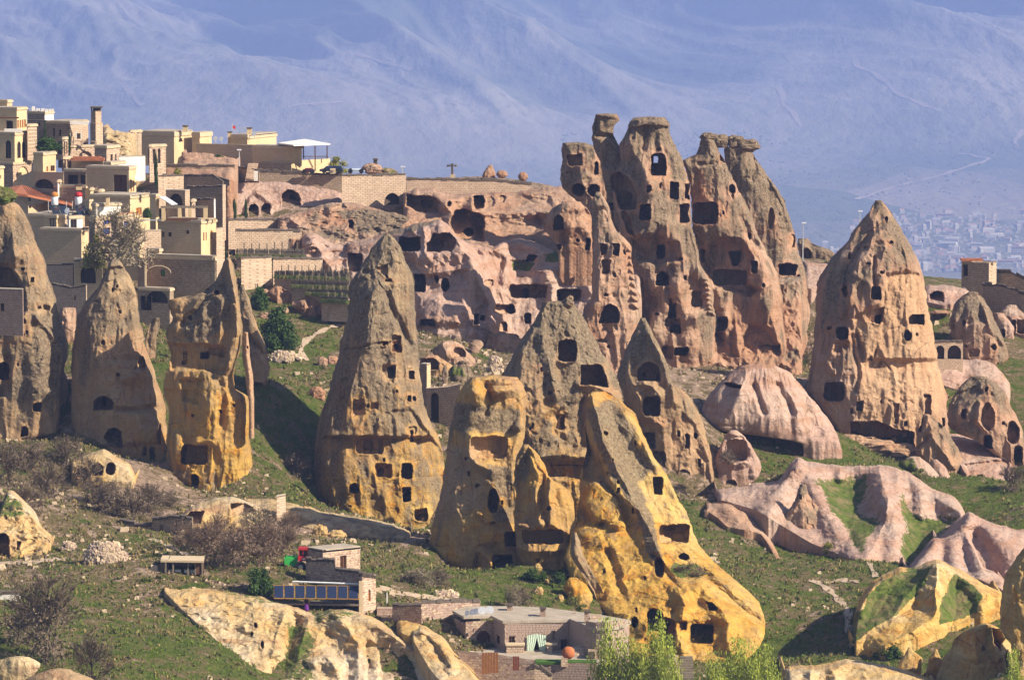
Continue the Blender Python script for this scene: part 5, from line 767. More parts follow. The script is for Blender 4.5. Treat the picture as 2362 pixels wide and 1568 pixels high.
cone('yellow_dome', 'big smooth yellow dome with a dark hole under its rim at the bottom right', 458,
 Q('b4', [(1640,1258),(1560,1285),(1490,1330),(1455,1400),(1410,1480),(1380,1568),(1370,1640)]), Q('b4', [(1665,1258),(1720,1275),(1760,1330),(1800,1380),(1840,1420),(1862,1568),(1880,1640)]), seed=73, cat='rock dome', amp=.8, p=1.9, **YL, feats=[ln('b4', 26, 1.2, 1, (1650,1262),(1590,1300),(1600,1420)), ln('b4', 14, .9, 1, (1690,1300),(1690,1380),(1730,1440)), ln('b4', 30, -.6, 1, (1500,1360),(1450,1500))], caves=cav('b4', ('p',[(1690,1285),(1735,1300),(1760,1340),(1735,1370),(1740,1410),(1700,1370)],2.4), ('p',[(1755,1440),(1775,1400),(1775,1500)],1.)))
cone('yellow_cliff_edge', 'dark yellow rock wall curving out of the photograph at the lower right edge', 452,
 D_([(2365,1255),(2345,1280),(2325,1310),(2312,1350),(2305,1400),(2303,1450),(2330,1480)])+D_([(2340,1600)]), D_([(2420,1255),(2480,1400),(2480,1600)]), seed=74, cat='rock', amp=.9, p=1.6, lichen=(.2,.1), ochre=(1.,1.), ridge=D_([(2390,1255),(2360,1600)]))
sheet('pale_crest', 'pale grassy-topped rock crest along the bottom right', 456, 448, Q('b4', [(560,1505),(640,1495),(720,1500),(800,1480),(900,1465),(1000,1475),(1100,1495),(1200,1520),(1290,1545),(1380,1580)]), D_([(1805,1620),(2160,1620)]), seed=75, mat=M['cream_rock'], cat='rock crest', rd=3, lichen=(.0,-.1), ochre=(.45,.6), feats=[ln('b4', 20, 1., 1, (700,1520),(690,1568)), ln('b4', 20, 1., 1, (880,1480),(820,1520),(840,1568))], amp=.8)
sheet('yellow_bluff', 'sunlit cream and orange bluff with a scrubby crack, bottom left of centre', 472, 452,
 D_([(378,1350),(400,1357),(450,1352),(520,1362),(600,1370),(640,1385),(690,1402),(720,1412),(760,1405),(800,1402),(850,1418),(880,1432),(920,1460),(960,1490),(1000,1515),(1040,1545),(1085,1575)]),
 D_([(378,1362),(420,1405),(470,1450),(540,1510),(600,1548),(650,1590),(720,1630),(1085,1630)]), seed=76, mat=M['cream_rock'], cat='bluff', rd=3.5, round=18, side=4, sd=1, lichen=(-.1,-.3), ochre=(.35,.35), amp=1.1,
 feats=[ln('b5', 40, 2., 1.1, (760,950),(900,1100),(1000,1250),(1080,1400),(1070,1568)), ln('b5', 40, 2.2, 1.1, (1100,1080),(1300,1200),(1450,1300),(1600,1450),(1700,1568)), ln('b5', 30, -2.2, 1.1, (480,1080),(430,1200),(400,1350),(330,1500)), ('tone', Q('b5', [(400,1080),(560,1100),(650,1250),(560,1400),(640,1568),(280,1568),(350,1400),(400,1200)]), 3, .75, 10), ln('b5', 22, -1.6, 1.1, (1080,1290),(1100,1440),(1090,1568)), ln('b5', 26, 1.4, 1.1, (640,1400),(740,1380),(820,1460)), ln('b5', 24, 1.2, 1.1, (410,1060),(380,1230),(340,1350)), ('tone', Q('b5', [(880,1330),(1400,1300),(1700,1568),(900,1568)]), 1, .2, 8), ('tone', Q('b5', [(0,1150),(350,1150),(330,1400),(0,1450)]), 1, .25, 8), ('tone', Q('b5', [(600,950),(800,930),(1000,1000),(900,1060),(640,1080)]), 3, .6, 8), ('tone', Q('b5', [(-300,780),(600,850),(600,930),(250,920),(-100,850)]), 3, .5, 6)],
 caves=cav('b5', ('e',130,1080,160,1130,1.6), ('e',92,1160,112,1195,1.5), ('e',185,1240,210,1290,1.5), ('e',1095,1380,1115,1420,1.)))
sheet('pale_tongue', 'narrow pale rock tongue slanting down beside the stone house terrace', 462, 446, D_([(950,1452),(975,1443),(1000,1458),(1030,1482),(1045,1505),(1075,1530),(1100,1560),(1120,1600)]), D_([(950,1470),(990,1540),(1040,1600),(1120,1640)]), seed=77, mat=M['cream_rock'], cat='rock', rd=2, side=5, sd=1, lichen=(-.2,-.2), ochre=(.5,.5), amp=.7, feats=[ln('b5', 20, 1., 1, (1540,1140),(1700,1280),(1800,1450)), ln('b5', 14, -1, 1, (1600,1200),(1750,1420))])
sheet('yellow_outcrop', 'small yellow outcrop under the upper terrace wall', 464, 461, Q('b5', [(1335,1080),(1400,1075),(1480,1095),(1540,1120)]), Q('b5', [(1335,1130),(1400,1180),(1480,1190),(1540,1150)]), seed=78, cat='rock', rd=1, amp=.5, **YL)
sheet('low_outcrop', 'low crusty yellow-pink outcrop with a shallow cave at the left edge', 498, 488, Q('b7', [(-60,640),(0,520),(40,400),(80,400),(140,470),(200,520),(230,610),(320,690)]), Q('b7', [(-60,800),(60,805),(140,800),(230,780),(320,710)]), seed=79, mat=M['cream_rock'], cat='rock', rd=2, round=16, lichen=(.2,.1), ochre=(.35,.5), amp=1.3, fine=2, feats=[GRS(9, (0,0),(1,0),(1,1)), ('tone', Q('b7', [(-60,500),(60,400),(150,480),(150,560),(0,560)]), 3, .7, 8)], caves=cav('b7', ('a',-40,660,60,800,2.5), ('r',105,710,125,760,1.5)))
cone('grey_boulder', 'pale grey boulder with a bright side in the bottom left corner', 436, Q('b7', [(100,1428),(30,1430),(-20,1440),(-60,1600)]), Q('b7', [(170,1425),(240,1450),(260,1475),(200,1560),(190,1600)]), seed=80, mat=M['cream_rock'], cat='boulder', group='boulders in the bottom left corner', lichen=(.25,.2), ochre=(-.3,-.3), amp=.6)
cone('grey_boulder', 'low grassy-topped boulder right of the pale one in the bottom left corner', 434, Q('b7', [(330,1500),(240,1520),(160,1560),(130,1600)]), Q('b7', [(430,1505),(540,1540),(640,1600)]), seed=81, mat=M['tan_rock'], cat='boulder', group='boulders in the bottom left corner', lichen=(.1,.0), amp=.6)
for nm, lb, pts, Y, sd, tn in (('cave_rock','yellow rock lip with a dark hollow at the foot of the rounded cone',[(440,210),(560,170),(640,140),(710,190),(800,240),(830,310)],524,82,(.1,.7)), ('cave_rock','long yellow rock with a scooped hollow behind the bare bushes',[(1110,560),(1180,500),(1280,470),(1340,450),(1430,445),(1520,470),(1610,500),(1640,600)],508,83,(.1,.6))):
    T = Q('b7', pts); B = [(x, max(p[1] for p in T)+14-abs(x-(T[0][0]+T[-1][0])/2)*.05) for x, y in ((T[0]), (T[-1]))]
    sheet(nm, lb, Y+4, Y, T, B, seed=sd, mat=M['cream_rock'], cat='rock', rd=2, side=6, sd=1.2, lichen=(.0,.0), ochre=tn, amp=.7, feats=[], caves=cav('b7', ('a',480,255,550,320,1.6), ('a',570,225,640,300,2.4), ('e',655,225,712,300,2.)) if sd == 82 else cav('b7', ('p',[(1425,480),(1520,470),(1590,520),(1500,550),(1430,545)],1.6), ('p',[(1140,560),(1180,520),(1260,520),(1240,600),(1150,600)],1.8)))
for i, (x, y, a, b) in enumerate([(690,318,60,60),(830,338,80,36)]):
    (px, py), = Q('b5', [(x, y)]); boulder('yellow_boulder', ['taller','wider'][i]+' of two sunlit yellow stumps below the twin cone', px, py, drape(px, py+b/8).y, a/3.6, b/3.2, seed=i+3, tone=(-.1,.7,0,0), group='two yellow stumps')
sheet('rock_shelf', 'long grey-green rock shelf with a pale rim below the twin cone', 520, 512, D_([(560,1155),(620,1150),(680,1165),(760,1185),(850,1198),(900,1210),(945,1228)]), D_([(560,1165),(620,1180),(700,1215),(800,1230),(870,1240),(945,1240)]), seed=84, mat=M['cream_rock'], cat='rock shelf', rd=4, round=18, side=8, lichen=(.35,.3), ochre=(.4,.3), amp=.6, feats=[])
# middle ground between the twin cone and the castle rock
cone('cave_rock', 'worn yellow rock with a half-moon cave right of the twin cone', 585, Q('a6', [(1590,1115),(1520,1130),(1500,1180),(1520,1240)]), Q('a6', [(1650,1115),(1740,1170),(1800,1215),(1810,1240),(1740,1260)]), seed=85, cat='rock', lichen=(.2,.1), ochre=(.4,.7), depth=.7, caves=cav('a6', ('a',1510,1140,1672,1235,2.6)))
cone('cave_rock', 'pale domed rock with a shallow round niche, above the half-moon cave', 594, Q('a6', [(1720,1000),(1650,1030),(1600,1080),(1640,1130)]), Q('a6', [(1800,998),(1880,1030),(1895,1080),(1960,1130),(1985,1190),(1930,1220)]), seed=86, cat='rock', lichen=(.25,.2), ochre=(.2,.2), depth=.7, feats=[ln('a6', 14, .8, 1, (1700,1010),(1730,1110))], caves=cav('a6', ('a',1785,1050,1885,1130,1.2)))
cone('flat_rock', 'flat pale rock shelf beside the domed rock', 598, Q('a6', [(1960,992),(1910,1005),(1940,1060)]), Q('a6', [(2010,990),(2065,1015),(2000,1080)]), seed=87, cat='rock', lichen=(.0,.0), depth=.7, amp=.5)
cone('dark_rock', 'dark scrub-covered rock right of the half-moon cave', 578, Q('a6', [(1850,1165),(1780,1200),(1755,1250),(1760,1300)]), Q('a6', [(1895,1160),(1930,1220),(1960,1290),(1990,1330)]), seed=88, cat='rock', lichen=(.9,.5), depth=.7, fine=2, feats=[('tone', Q('a6', [(1750,1200),(1860,1220),(1880,1290),(1760,1300)]), 3, .8, 4)])
cone('rock_finger', 'stubby rock finger standing before the half-moon cave', 574, Q('a6', [(1715,1200),(1690,1260),(1700,1330)]), Q('a6', [(1735,1200),(1750,1270),(1745,1335)]), seed=89, cat='rock', lichen=(.5,.5), amp=.6)
sheet('cliff_spur', 'pale broken rock spur beside the terraced gardens', 630, 622, Q('a6', [(525,130),(560,95),(640,95),(700,140),(800,180),(900,210),(960,250),(1000,300)]), Q('a6', [(525,290),(640,310),(730,380),(820,400),(900,410),(1000,420)]), seed=90, nobase=1, mat=M['smooth_rock'], cat='rock', lichen=(.0,.0), amp=1.2, rd=2, gully=2, feats=[('bump', *Q('a6', [(590,170)])[0], 22, 26, 2.), ln('a6', 20, 1.5, 1, (640,200),(700,300),(780,390))], caves=cav('a6', ('r',913,263,1028,412,1.5)))
cone('rock_outcrop', 'pale rock heap left of the terraced gardens', 612, Q('a6', [(300,540),(260,560),(220,600),(280,650)]), Q('a6', [(340,545),(410,570),(470,620),(500,680)]), seed=91, cat='rock', lichen=(.1,.1), amp=1.3)
cone('rock_outcrop', 'grey rock heap with rubble beside the little stone arch', 606, Q('a6', [(600,630),(520,640),(440,660),(440,700),(540,780)]), Q('a6', [(660,632),(740,650),(820,690),(890,720),(900,760)]), seed=92, cat='rock', lichen=(.4,.2), amp=1.5, fine=2, depth=.5)
for i, (x, y, a, b) in enumerate([(225,790,60,30),(370,745,50,30),(190,600,70,35),(650,1440,70,60),(700,1180,40,50),(780,1160,50,40)]):
    (px, py), = Q('a6', [(x, y)]); boulder('pale_boulder', ['pale boulder above the round green bush','pale boulder with a shadowed side, highest on the grassy slope','pale rock right beside the grey cone behind the yellow cone','low pink rock at the left foot of the twin cone','upper left pink rock beside the twin cone','pink rock half hidden by the left side of the twin cone'][i], px, py, drape(px, py+b/7).y, a/3.6, b/3.6, seed=i+11, tone=(-.1,-.3,0,0), group='pale boulders on the grassy slope', flat=.4)
# cliffs between the town and the castle rock
sheet('town_cliff', 'pinkish rock terrace with arched cellar doors under the town wall', 664, 656, D_([(525,425),(580,420),(640,421),(700,430),(790,445)]), D_([(525,510),(600,512),(680,508),(790,500)]), seed=93, nobase=1, mat=M['smooth_rock'], cat='cliff', lichen=(.0,.0), amp=.6, rd=.8, round=6,
 feats=[pl('a2', 1., 8, (800,980),(720,1030),(690,1100),(700,1240),(930,1200),(950,1100),(880,1030)), ln('a2', 10, .9, 1, (790,985),(880,1040),(960,1110))], caves=cav('a2', ('a',1018,962,1188,1116,2.2), ('a',1095,1010,1150,1105,2.), ('a',720,1090,798,1222,2.4), ('a',838,1092,914,1225,2.4)))
sheet('town_cliff', 'rough rock slope with a small dark doorway below the great rubble wall', 640, 626, D_([(640,505),(700,485),(760,470),(800,468),(850,478),(900,490),(950,500),(1000,508),(1020,512)]), D_([(640,545),(720,560),(800,600),(850,600),(1020,560)]), seed=94, nobase=1, cat='cliff', lichen=(.35,.25), amp=1.6, fine=2., rd=2,
 feats=[ln('a2', 20, 1.5, 1, (1230,1040),(1400,1100),(1500,1150)), ('tone', Q('a2', [(1500,1150),(1800,1130),(2200,1200),(2100,1350),(1700,1330)]), 0, .8, 6), ln('a2', 14, 1.4, 1, (1040,1180),(1130,1250),(1240,1320))], caves=cav('a2', ('a',1638,1235,1680,1315,2.6), ('p',[(1500,1125),(1560,1080),(1620,1130)],1.2)))
boulder('rock_hump', 'smooth humped rock at the end of the car park by the dark chimney', *Q('a2', [(1850,770)])[0], 686, 22, 13, seed=3, tone=(-.1,-.3,0,0), rough=.2, cat='rock')
boulder('rock_hump', 'mossy hump between the smooth rock and the bird-house lamp', *Q('a2', [(1990,800)])[0], 688, 22, 9, seed=6, tone=(.4,-.3,0,.5), rough=.3, cat='rock')
cone('little_cone', 'little pointed rock hut on the plateau edge left of the castle rock', 676, Q('a3', [(1355,108),(1320,150),(1290,190),(1300,215)]), Q('a3', [(1385,108),(1405,160),(1420,190),(1410,215)]), seed=95, cat='rock cone', lichen=(.3,.2), amp=.4, feats=[])
boulder('rock_hump', 'round rock beside the little pointed hut on the plateau edge', *Q('a3', [(1475,192)])[0], 675, 13, 9, seed=8, tone=(.1,-.3,0,0), rough=.15, cat='rock')
boulder('rock_hump', 'rightmost round rock of the plateau edge before the castle rock', *Q('a3', [(1670,215)])[0], 674, 11, 11, seed=9, tone=(.1,-.3,0,0), rough=.15, cat='rock')
sheet('terrace_rock', 'uneven pink rock terrace with dark dry-stone edges above the town houses', 668, 660, Q('a2', [(100,620),(300,620),(500,660),(600,690)])+[], Q('a2', [(100,730),(300,740),(500,740),(600,750)]), seed=96, nobase=1, cat='rock terrace', lichen=(.0,-.1), amp=.7, rd=2, feats=[ln('a2', 8, -1, 1, (120,690),(300,680),(500,700))])
sheet('terrace_rock', 'lower pink rock terrace with a bulging right end above the town houses', 660, 652, Q('a2', [(-60,770),(100,770),(300,780),(400,780),(450,750),(590,750)]), Q('a2', [(-60,830),(340,830),(400,870),(590,885)]), seed=97, nobase=1, cat='rock terrace', lichen=(.0,-.1), amp=.8, rd=1.5, feats=[ln('a2', 20, 1.4, 1, (370,800),(450,840),(520,880)), ('bump', *Q('a2', [(540,810)])[0], 18, 18, 1.6)])
# ---------------------------------------------------------------- masonry kit
def mat_masonry(name, a, b, joint, w=.5, h=.28, wear=.5):
    t = NT(name); br = t.n('ShaderNodeTexBrick'); mp = t.n('ShaderNodeMapping')
    sp = t.n('ShaderNodeSeparateXYZ'); t.l(t.co(), sp.inputs[0]); cb = t.n('ShaderNodeCombineXYZ')
    u = t.math('SUBTRACT', sp.outputs[0], t.math('MULTIPLY', sp.outputs[1], .7)); t.l(u, cb.inputs[0]); t.l(sp.outputs[2], cb.inputs[1])
    t.l(cb.outputs[0], br.inputs[0]); br.inputs['Scale'].default_value = 1; br.inputs['Brick Width'].default_value = w; br.inputs['Row Height'].default_value = h
    br.inputs['Mortar Size'].default_value = .035; br.inputs['Color1'].default_value = a+(1,); br.inputs['Color2'].default_value = b+(1,); br.inputs['Mortar'].default_value = joint+(1,); br.inputs['Bias'].default_value = -.2
    n = t.noise(1.1, 5, .65); f = t.noise(7, 3, .6); c = t.mix(t.ramp(n, .35, .7, 0, wear), br.outputs[0], tuple(v*.5 for v in a)); c = t.mix(t.ramp(f, .4, .7, 0, .4), c, tuple(min(1, v*1.3) for v in b))
    t.bump(t.math('ADD', f, t.math('MULTIPLY', br.outputs[1], -1.)), .7, .06); return t.out(c)
M['cream'] = mat_plain('cream_plaster', (.64,.485,.285), .10, .5, dirt=(.36,.27,.16), dirt_amt=.35)  # also the sunlit sides of tan houses, light put into the colour
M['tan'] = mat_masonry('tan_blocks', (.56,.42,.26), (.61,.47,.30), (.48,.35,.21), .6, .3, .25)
M['white'] = mat_plain('whitewash', (.78,.74,.68), .06, .6, dirt=(.5,.45,.38), dirt_amt=.3)
M['grey'] = mat_masonry('grey_rubble', (.33,.245,.17), (.50,.39,.28), (.20,.145,.10), .45, .25)  # also the shaded fronts of pale rubble houses, shade put into the colour
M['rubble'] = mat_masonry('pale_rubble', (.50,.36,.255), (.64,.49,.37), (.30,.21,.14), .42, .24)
M['brown'] = mat_masonry('brown_blocks', (.26,.165,.13), (.40,.27,.20), (.46,.37,.29), .36, .24)
M['trim'] = mat_plain('pale_cut_stone', (.56,.44,.29), .12, 1.2)
M['slab'] = mat_plain('grey_roof_slab', (.40,.34,.27), .2, .8, dirt=(.2,.17,.12), dirt_amt=.5)
M['drystone'] = mat_plain('dark_coping_stones', (.12,.095,.075), .45, 3.)
M['tile'] = mat_plain('terracotta_tiles', (.36,.13,.065), .35, 2.5, dirt=(.2,.12,.08))
M['wood'] = mat_plain('brown_wood', (.11,.055,.03), .3, 4.)
M['orange'] = mat_plain('orange_wood', (.50,.20,.05), .2, 4.)
M['greywood'] = mat_plain('weathered_wood', (.20,.165,.125), .35, 5.)
M['glass'] = mat_plain('dark_glass', (.02,.025,.035), .2, 2., rough=.15, bump=0, spec=.5)
M['blue'] = mat_plain('blue_paint', (.03,.08,.30), .2, 3.)
M['green'] = mat_plain('green_paint', (.05,.42,.08), .1, 3., rough=.5)
M['red'] = mat_plain('red_paint', (.45,.03,.03), .1, 3., rough=.4)
M['black'] = mat_plain('black_rubber', (.02,.02,.022), .2, 3.)
M['metal'] = mat_plain('grey_metal', (.45,.46,.48), .08, 3., rough=.4, bump=0, spec=.5)
M['lawn'] = mat_plain('lawn_green', (.06,.13,.02), .3, 4.)
M['dark'] = mat_plain('recess_shade_stone', (.10,.075,.06), .3, 2.)  # stone colour darkened to paint the shade inside openings
M['steel'] = mat_plain('white_enamel', (.75,.76,.78), .05, 3., rough=.35, bump=0, spec=.5)
M['stoneA'] = mat_plain('rose_brown_stone', (.30,.19,.15), .25, 6.); M['stoneB'] = mat_plain('grey_pink_stone', (.40,.30,.25), .2, 6.)
M['stoneC'] = mat_plain('buff_stone', (.54,.42,.29), .15, 6.); M['stoneD'] = mat_plain('rusty_stone', (.48,.24,.09), .2, 6.)
WM = dict(w='glass', a='glass', d='wood', s='orange', b='blue', o='dark', A='dark', D='wood', g='green', n='trim')
def panel(mb, A, B, z0, z1, holes, rv=.3):
    """wall from A to B (2D, seen from the right-hand side) with openings (u0,u1,v0,v1,arched)"""
    A = Vector(A); B = Vector(B); L = (B-A).length; d = (B-A)/L; n = Vector((d.y, -d.x))
    def p(u, z, k=0.): q = A+d*u-n*k; return (q.x, q.y, z)
    us = sorted({0., L}|{min(L, max(0, u)) for h in holes for u in h[:2]}); zs = sorted({z0, z1}|{min(z1, max(z0, v)) for h in holes for v in h[2:4]})
    for i in range(len(us)-1):
        for j in range(len(zs)-1):
            uc, zc = (us[i]+us[i+1])/2, (zs[j]+zs[j+1])/2
            if any(h[0] < uc < h[1] and h[2] < zc < h[3] for h in holes): continue
            mb.poly([p(us[i], zs[j]), p(us[i+1], zs[j]), p(us[i+1], zs[j+1]), p(us[i], zs[j+1])])
    for (u0, u1, v0, v1, ar) in holes:
        if ar:
            r = (u1-u0)/2; rz = min(r*1.1, (v1-v0)*.8); zs_ = v1-rz; N = 10
            c = [((u0+u1)/2-r*math.cos(math.pi*k/N), zs_+rz*math.sin(math.pi*k/N)) for k in range(N+1)]
            for k in range(N):
                (a, b), (e, f) = c[k], c[k+1]
                if k < N: mb.poly([p(a, b), p(e, f), p(e, v1), p(a, v1)]); mb.poly([p(a, b), p(a, b, rv), p(e, f, rv), p(e, f)])
        else: zs_ = v1; mb.poly([p(u0, v1), p(u0, v1, rv), p(u1, v1, rv), p(u1, v1)])
        mb.poly([p(u0, v0), p(u0, v0, rv), p(u0, zs_, rv), p(u0, zs_)]); mb.poly([p(u1, v0), p(u1, zs_), p(u1, zs_, rv), p(u1, v0, rv)]); mb.poly([p(u0, v0), p(u1, v0), p(u1, v0, rv), p(u0, v0, rv)])
    return p, L
STV = []
def stone_meshes():
    for k in range(4):
        rr = random.Random(k)
        for mt in ('stoneA', 'stoneB', 'stoneC', 'stoneD'):
            c = [(x+rr.uniform(-.05, .05), y, z+rr.uniform(-.06, .06)) for (x, y, z) in ((-.5,0,-.5),(.5,0,-.5),(.5,1,-.5),(-.5,1,-.5),(-.5,0,.5),(.5,0,.5),(.5,1,.5),(-.5,1,.5))]
            f = [(c[i][0]*.86, -.35, c[i][2]*.82) for i in (0, 1, 5, 4)]
            m = bpy.data.meshes.new('stone'); V = c+f
            m.from_pydata(V, [], [(8,9,10,11),(0,1,9,8),(1,5,10,9),(5,4,11,10),(4,0,8,11),(0,4,7,3),(1,2,6,5),(4,5,6,7),(0,3,2,1)]); m.materials.append(M[mt]); STV.append(m)
stone_meshes()
class House:
    def __init__(s, name, label, cat, r, x, y, Y, mat, group=None):
        s.r = r; (px, py), = Q(r, [(x, y)]); s.Y = Y; s.m = mpp(Y); s.o = P3(px, py, Y); s.px = px; s.py = py
        s.e = empty(name, s.o, label, cat, group); s.mat = mat; s.ns = 0; s.rest = MB(); s.rr = random.Random(label); s.corn = []
    def loc(s, x, Y): (px, py), = Q(s.r, [(x, 0)]); w = P3(px, s.py, Y); return (w.x-s.o.x, w.y-s.o.y)
    def z(s, y, Y=None): (px, py), = Q(s.r, [(0, y)]); return at(px, py, Y or s.Y)[2]-s.o.z
    def seg(s, x0, Y0, x1, Y1, yt, yb, wins=(), mat=None, down=2.5, stones=None, cornice=None, name='wall'):
        """one wall face between two plan points given as (photo x, depth)"""
        A = s.loc(x0, Y0); B = s.loc(x1, Y1); Yc = (Y0+Y1)/2; z0, z1 = s.z(yb, Yc)-down, s.z(yt, Yc); L = math.hypot(B[0]-A[0], B[1]-A[1])
        hs = []; 
        for w in wins:
            u0 = (w[0]-x0)/(x1-x0)*L; u1 = (w[2]-x0)/(x1-x0)*L; hs.append((max(.05, u0), min(L-.05, u1), s.z(w[3], Yc), s.z(w[1], Yc), w[4] in 'aA' or (len(w) > 5 and w[5] == 'a')))
        mb = MB(); p, L = panel(mb, A, B, z0, z1, hs, .22); mb.build(name, M[mat or s.mat], s.e)
        for w, h in zip(wins, hs):
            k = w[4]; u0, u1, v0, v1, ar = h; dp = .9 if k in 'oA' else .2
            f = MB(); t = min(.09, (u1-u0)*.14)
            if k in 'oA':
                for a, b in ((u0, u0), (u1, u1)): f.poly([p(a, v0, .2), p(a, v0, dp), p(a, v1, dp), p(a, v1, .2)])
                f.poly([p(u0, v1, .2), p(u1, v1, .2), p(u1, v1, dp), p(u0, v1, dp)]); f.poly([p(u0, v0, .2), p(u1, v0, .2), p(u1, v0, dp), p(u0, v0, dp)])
                fo = f.build('opening', M['dark'], s.e); MB().poly([p(u0, v0, dp), p(u1, v0, dp), p(u1, v1, dp), p(u0, v1, dp)]).build('inner_wall', M['dark'], fo)  # opening lined with the darkened stone, its shade is in the colour
            else:
                for (a, b, c, d) in ((u0, u0+t, v0, v1), (u1-t, u1, v0, v1), (u0+t, u1-t, v0, v0+t), (u0+t, u1-t, v1-t, v1), ((u0+u1-t*.7)/2, (u0+u1+t*.7)/2, v0+t, v1-t)):
                    q = [p(a, c, .1), p(b, c, .1), p(b, d, .1), p(a, d, .1)]; q2 = [p(a, c, .18), p(b, c, .18), p(b, d, .18), p(a, d, .18)]; f.hexa([q[0], q[1], q2[1], q2[0], q[3], q[2], q2[2], q2[3]])
                fo = f.build('door' if k in 'dD' else 'window', M['wood' if k != 's' else 'orange'], s.e)
                MB().poly([p(u0, v0, dp), p(u1, v0, dp), p(u1, v1, dp), p(u0, v1, dp)]).build('panel' if k in 'dD' else 'pane', M[WM[k]], fo)
        if cornice: s.band(x0, Y0, x1, Y1, yt, cornice)
        if stones: s.stones(p, L, z0, z1, hs, *stones)
        return s
    def band(s, x0, Y0, x1, Y1, yt, c=.22, out=.12, mat='trim'):
        A = Vector(s.loc(x0, Y0)); B = Vector(s.loc(x1, Y1)); d = (B-A).normalized(); n = Vector((d.y, -d.x)); z = s.z(yt, (Y0+Y1)/2); q = []
        for zz in (z-c, z+.06):
            for P, k in ((A-d*.02, out), (B+d*out, out), (B+d*out, -.3), (A-d*.02, -.3)): v = P+n*k; q.append((v.x, v.y, zz))
        MB().hexa(q).build('cornice', M[mat], s.e)
    def stones(s, p, L, z0, z1, hs, sw, sh, lit='ABBC'):
        z = z0+1.5; row = 0
        while z < z1-.05:
            u = -sw*.5*(row % 2); 
            while u < L:
                w = sw*s.rr.uniform(.75, 1.3); uc = u+w/2; zc = z+sh/2
                if uc-w/2 > -.01 and uc+w/2 < L+.1 and not any(h[0]-w*.3 < uc < h[1]+w*.3 and h[2] < zc < h[3] for h in hs):
                    me = STV[s.rr.randrange(4)*4+'ABCD'.index(s.rr.choice(lit))]; q0 = Vector(p(uc, zc, .03)); q1 = Vector(p(uc+1, zc, .03)); ang = math.atan2(q1.y-q0.y, q1.x-q0.x)
                    if s.ns < 300: same('stone', me, s.e, q0, (0, 0, ang), (w-.05, .10, sh-.045)); s.ns += 1
                    else:
                        a = Vector((math.cos(ang), math.sin(ang), 0))*(w-.05)/2; nn = Vector((math.sin(ang), -math.cos(ang), 0))*.05; hz = Vector((0, 0, (sh-.045)/2)); s.rest.hexa([q0-a-hz+nn, q0+a-hz+nn, q0+a-hz-nn, q0-a-hz-nn, q0-a+hz+nn, q0+a+hz+nn, q0+a+hz-nn, q0-a+hz-nn])
                u += w
            z += sh; row += 1
    def roof(s, pts, y, th=.22, mat='slab', ov=.12, name='roof'):
        P = [Vector(s.loc(x, Y)) for x, Y in pts]; c = sum(P, Vector((0, 0)))/len(P); z = s.z(y, s.Y); mb = MB()
        P = [q+(q-c).normalized()*ov for q in P]; n = len(P); lo = [(q.x, q.y, z-.02) for q in P]; hi = [(q.x, q.y, z+th) for q in P]
        mb.poly(lo[::-1]); mb.poly(hi); [mb.poly([lo[i], lo[(i+1) % n], hi[(i+1) % n], hi[i]]) for i in range(n)]; mb.build(name, M[mat], s.e); return s
    def box(s, name, x0, y0, x1, y1, Y, dep=.6, mat='cream', cap=None, parent=None):
        a = s.loc(x0, Y); b = s.loc(x1, Y); o = MB().box((a[0], a[1], s.z(y1, Y)), (b[0], a[1]+dep, s.z(y0, Y))).build(name, M[mat], parent or s.e)
        if cap: w = (b[0]-a[0])*.15; MB().box((a[0]-w, a[1]-w, s.z(y0, Y)), (b[0]+w, a[1]+dep+w, s.z(y0, Y)+.12)).build('cap', M[cap], o)
        return o
    def done(s):
        if s.rest.f: tag(s.rest.build('small_stones', M['stoneB'], s.e), kind='stuff')
        return s.e
def corner(x0, x1, x2, Y, r, th):
    """depths of the far ends of a block whose near corner is at x1"""
    k = REG[r][2]; m = mpp(Y)/k; t = math.radians(th); return Y+max(.4, (x1-x0)*m*math.tan(t)), Y+max(1.5, (x2-x1)*m/math.tan(t))
def bldg(name, label, r, x0, x1, x2, yt, yb, Y, wins=(), mat='cream', cat='house', th=25, cornice=.22, roof='slab', stones=None, mat2=None, down=2.5, chim=(), group=None, cont=False):
    h = House(name, label, cat, r, x1, yb, Y, mat, group); Yl, Yr = corner(x0, x1, x2, Y, r, th)
    f = [w for w in wins if (w[0]+w[2])/2 < x1]; g = [w for w in wins if (w[0]+w[2])/2 >= x1]
    if x1 > x0: h.seg(x0, Yl, x1, Y, yt, yb, f, stones=stones, cornice=cornice, down=down)
    if x2 > x1: h.seg(x1, Y, x2, Yr, yt, yb, g, mat=mat2, stones=stones, cornice=cornice, down=down)  # sun-facing side takes a paler material, so sunlight is in its colour
    xb = x0+x2-x1; Yb = Yl+Yr-Y
    if x1 <= x0: Yl = Y+.3
    mb = MB(); A = h.loc(x0, Yl); B = h.loc(xb, max(Yb, Yl+.5)); C2 = h.loc(x2, Yr); z0, z1 = h.z(yb)-down, h.z(yt)
    mb.poly([(A[0], A[1], z0), (A[0], A[1], z1), (B[0], B[1], z1), (B[0], B[1], z0)]).poly([(B[0], B[1], z0), (B[0], B[1], z1), (C2[0], C2[1], z1), (C2[0], C2[1], z0)]).build('back_wall', M[mat], h.e)
    if roof: h.roof([(x0, Yl), (x1, Y), (x2, Yr), (xb, max(Yb, Yl+.5))], yt, mat=roof, th=.12, ov=.0)
    for c in chim: h.box('chimney', c[0], c[1], c[2], c[3], Y+c[4] if len(c) > 4 else Y+2, mat=c[5] if len(c) > 5 else mat, cap='drystone')
    return h if cont else h.done()
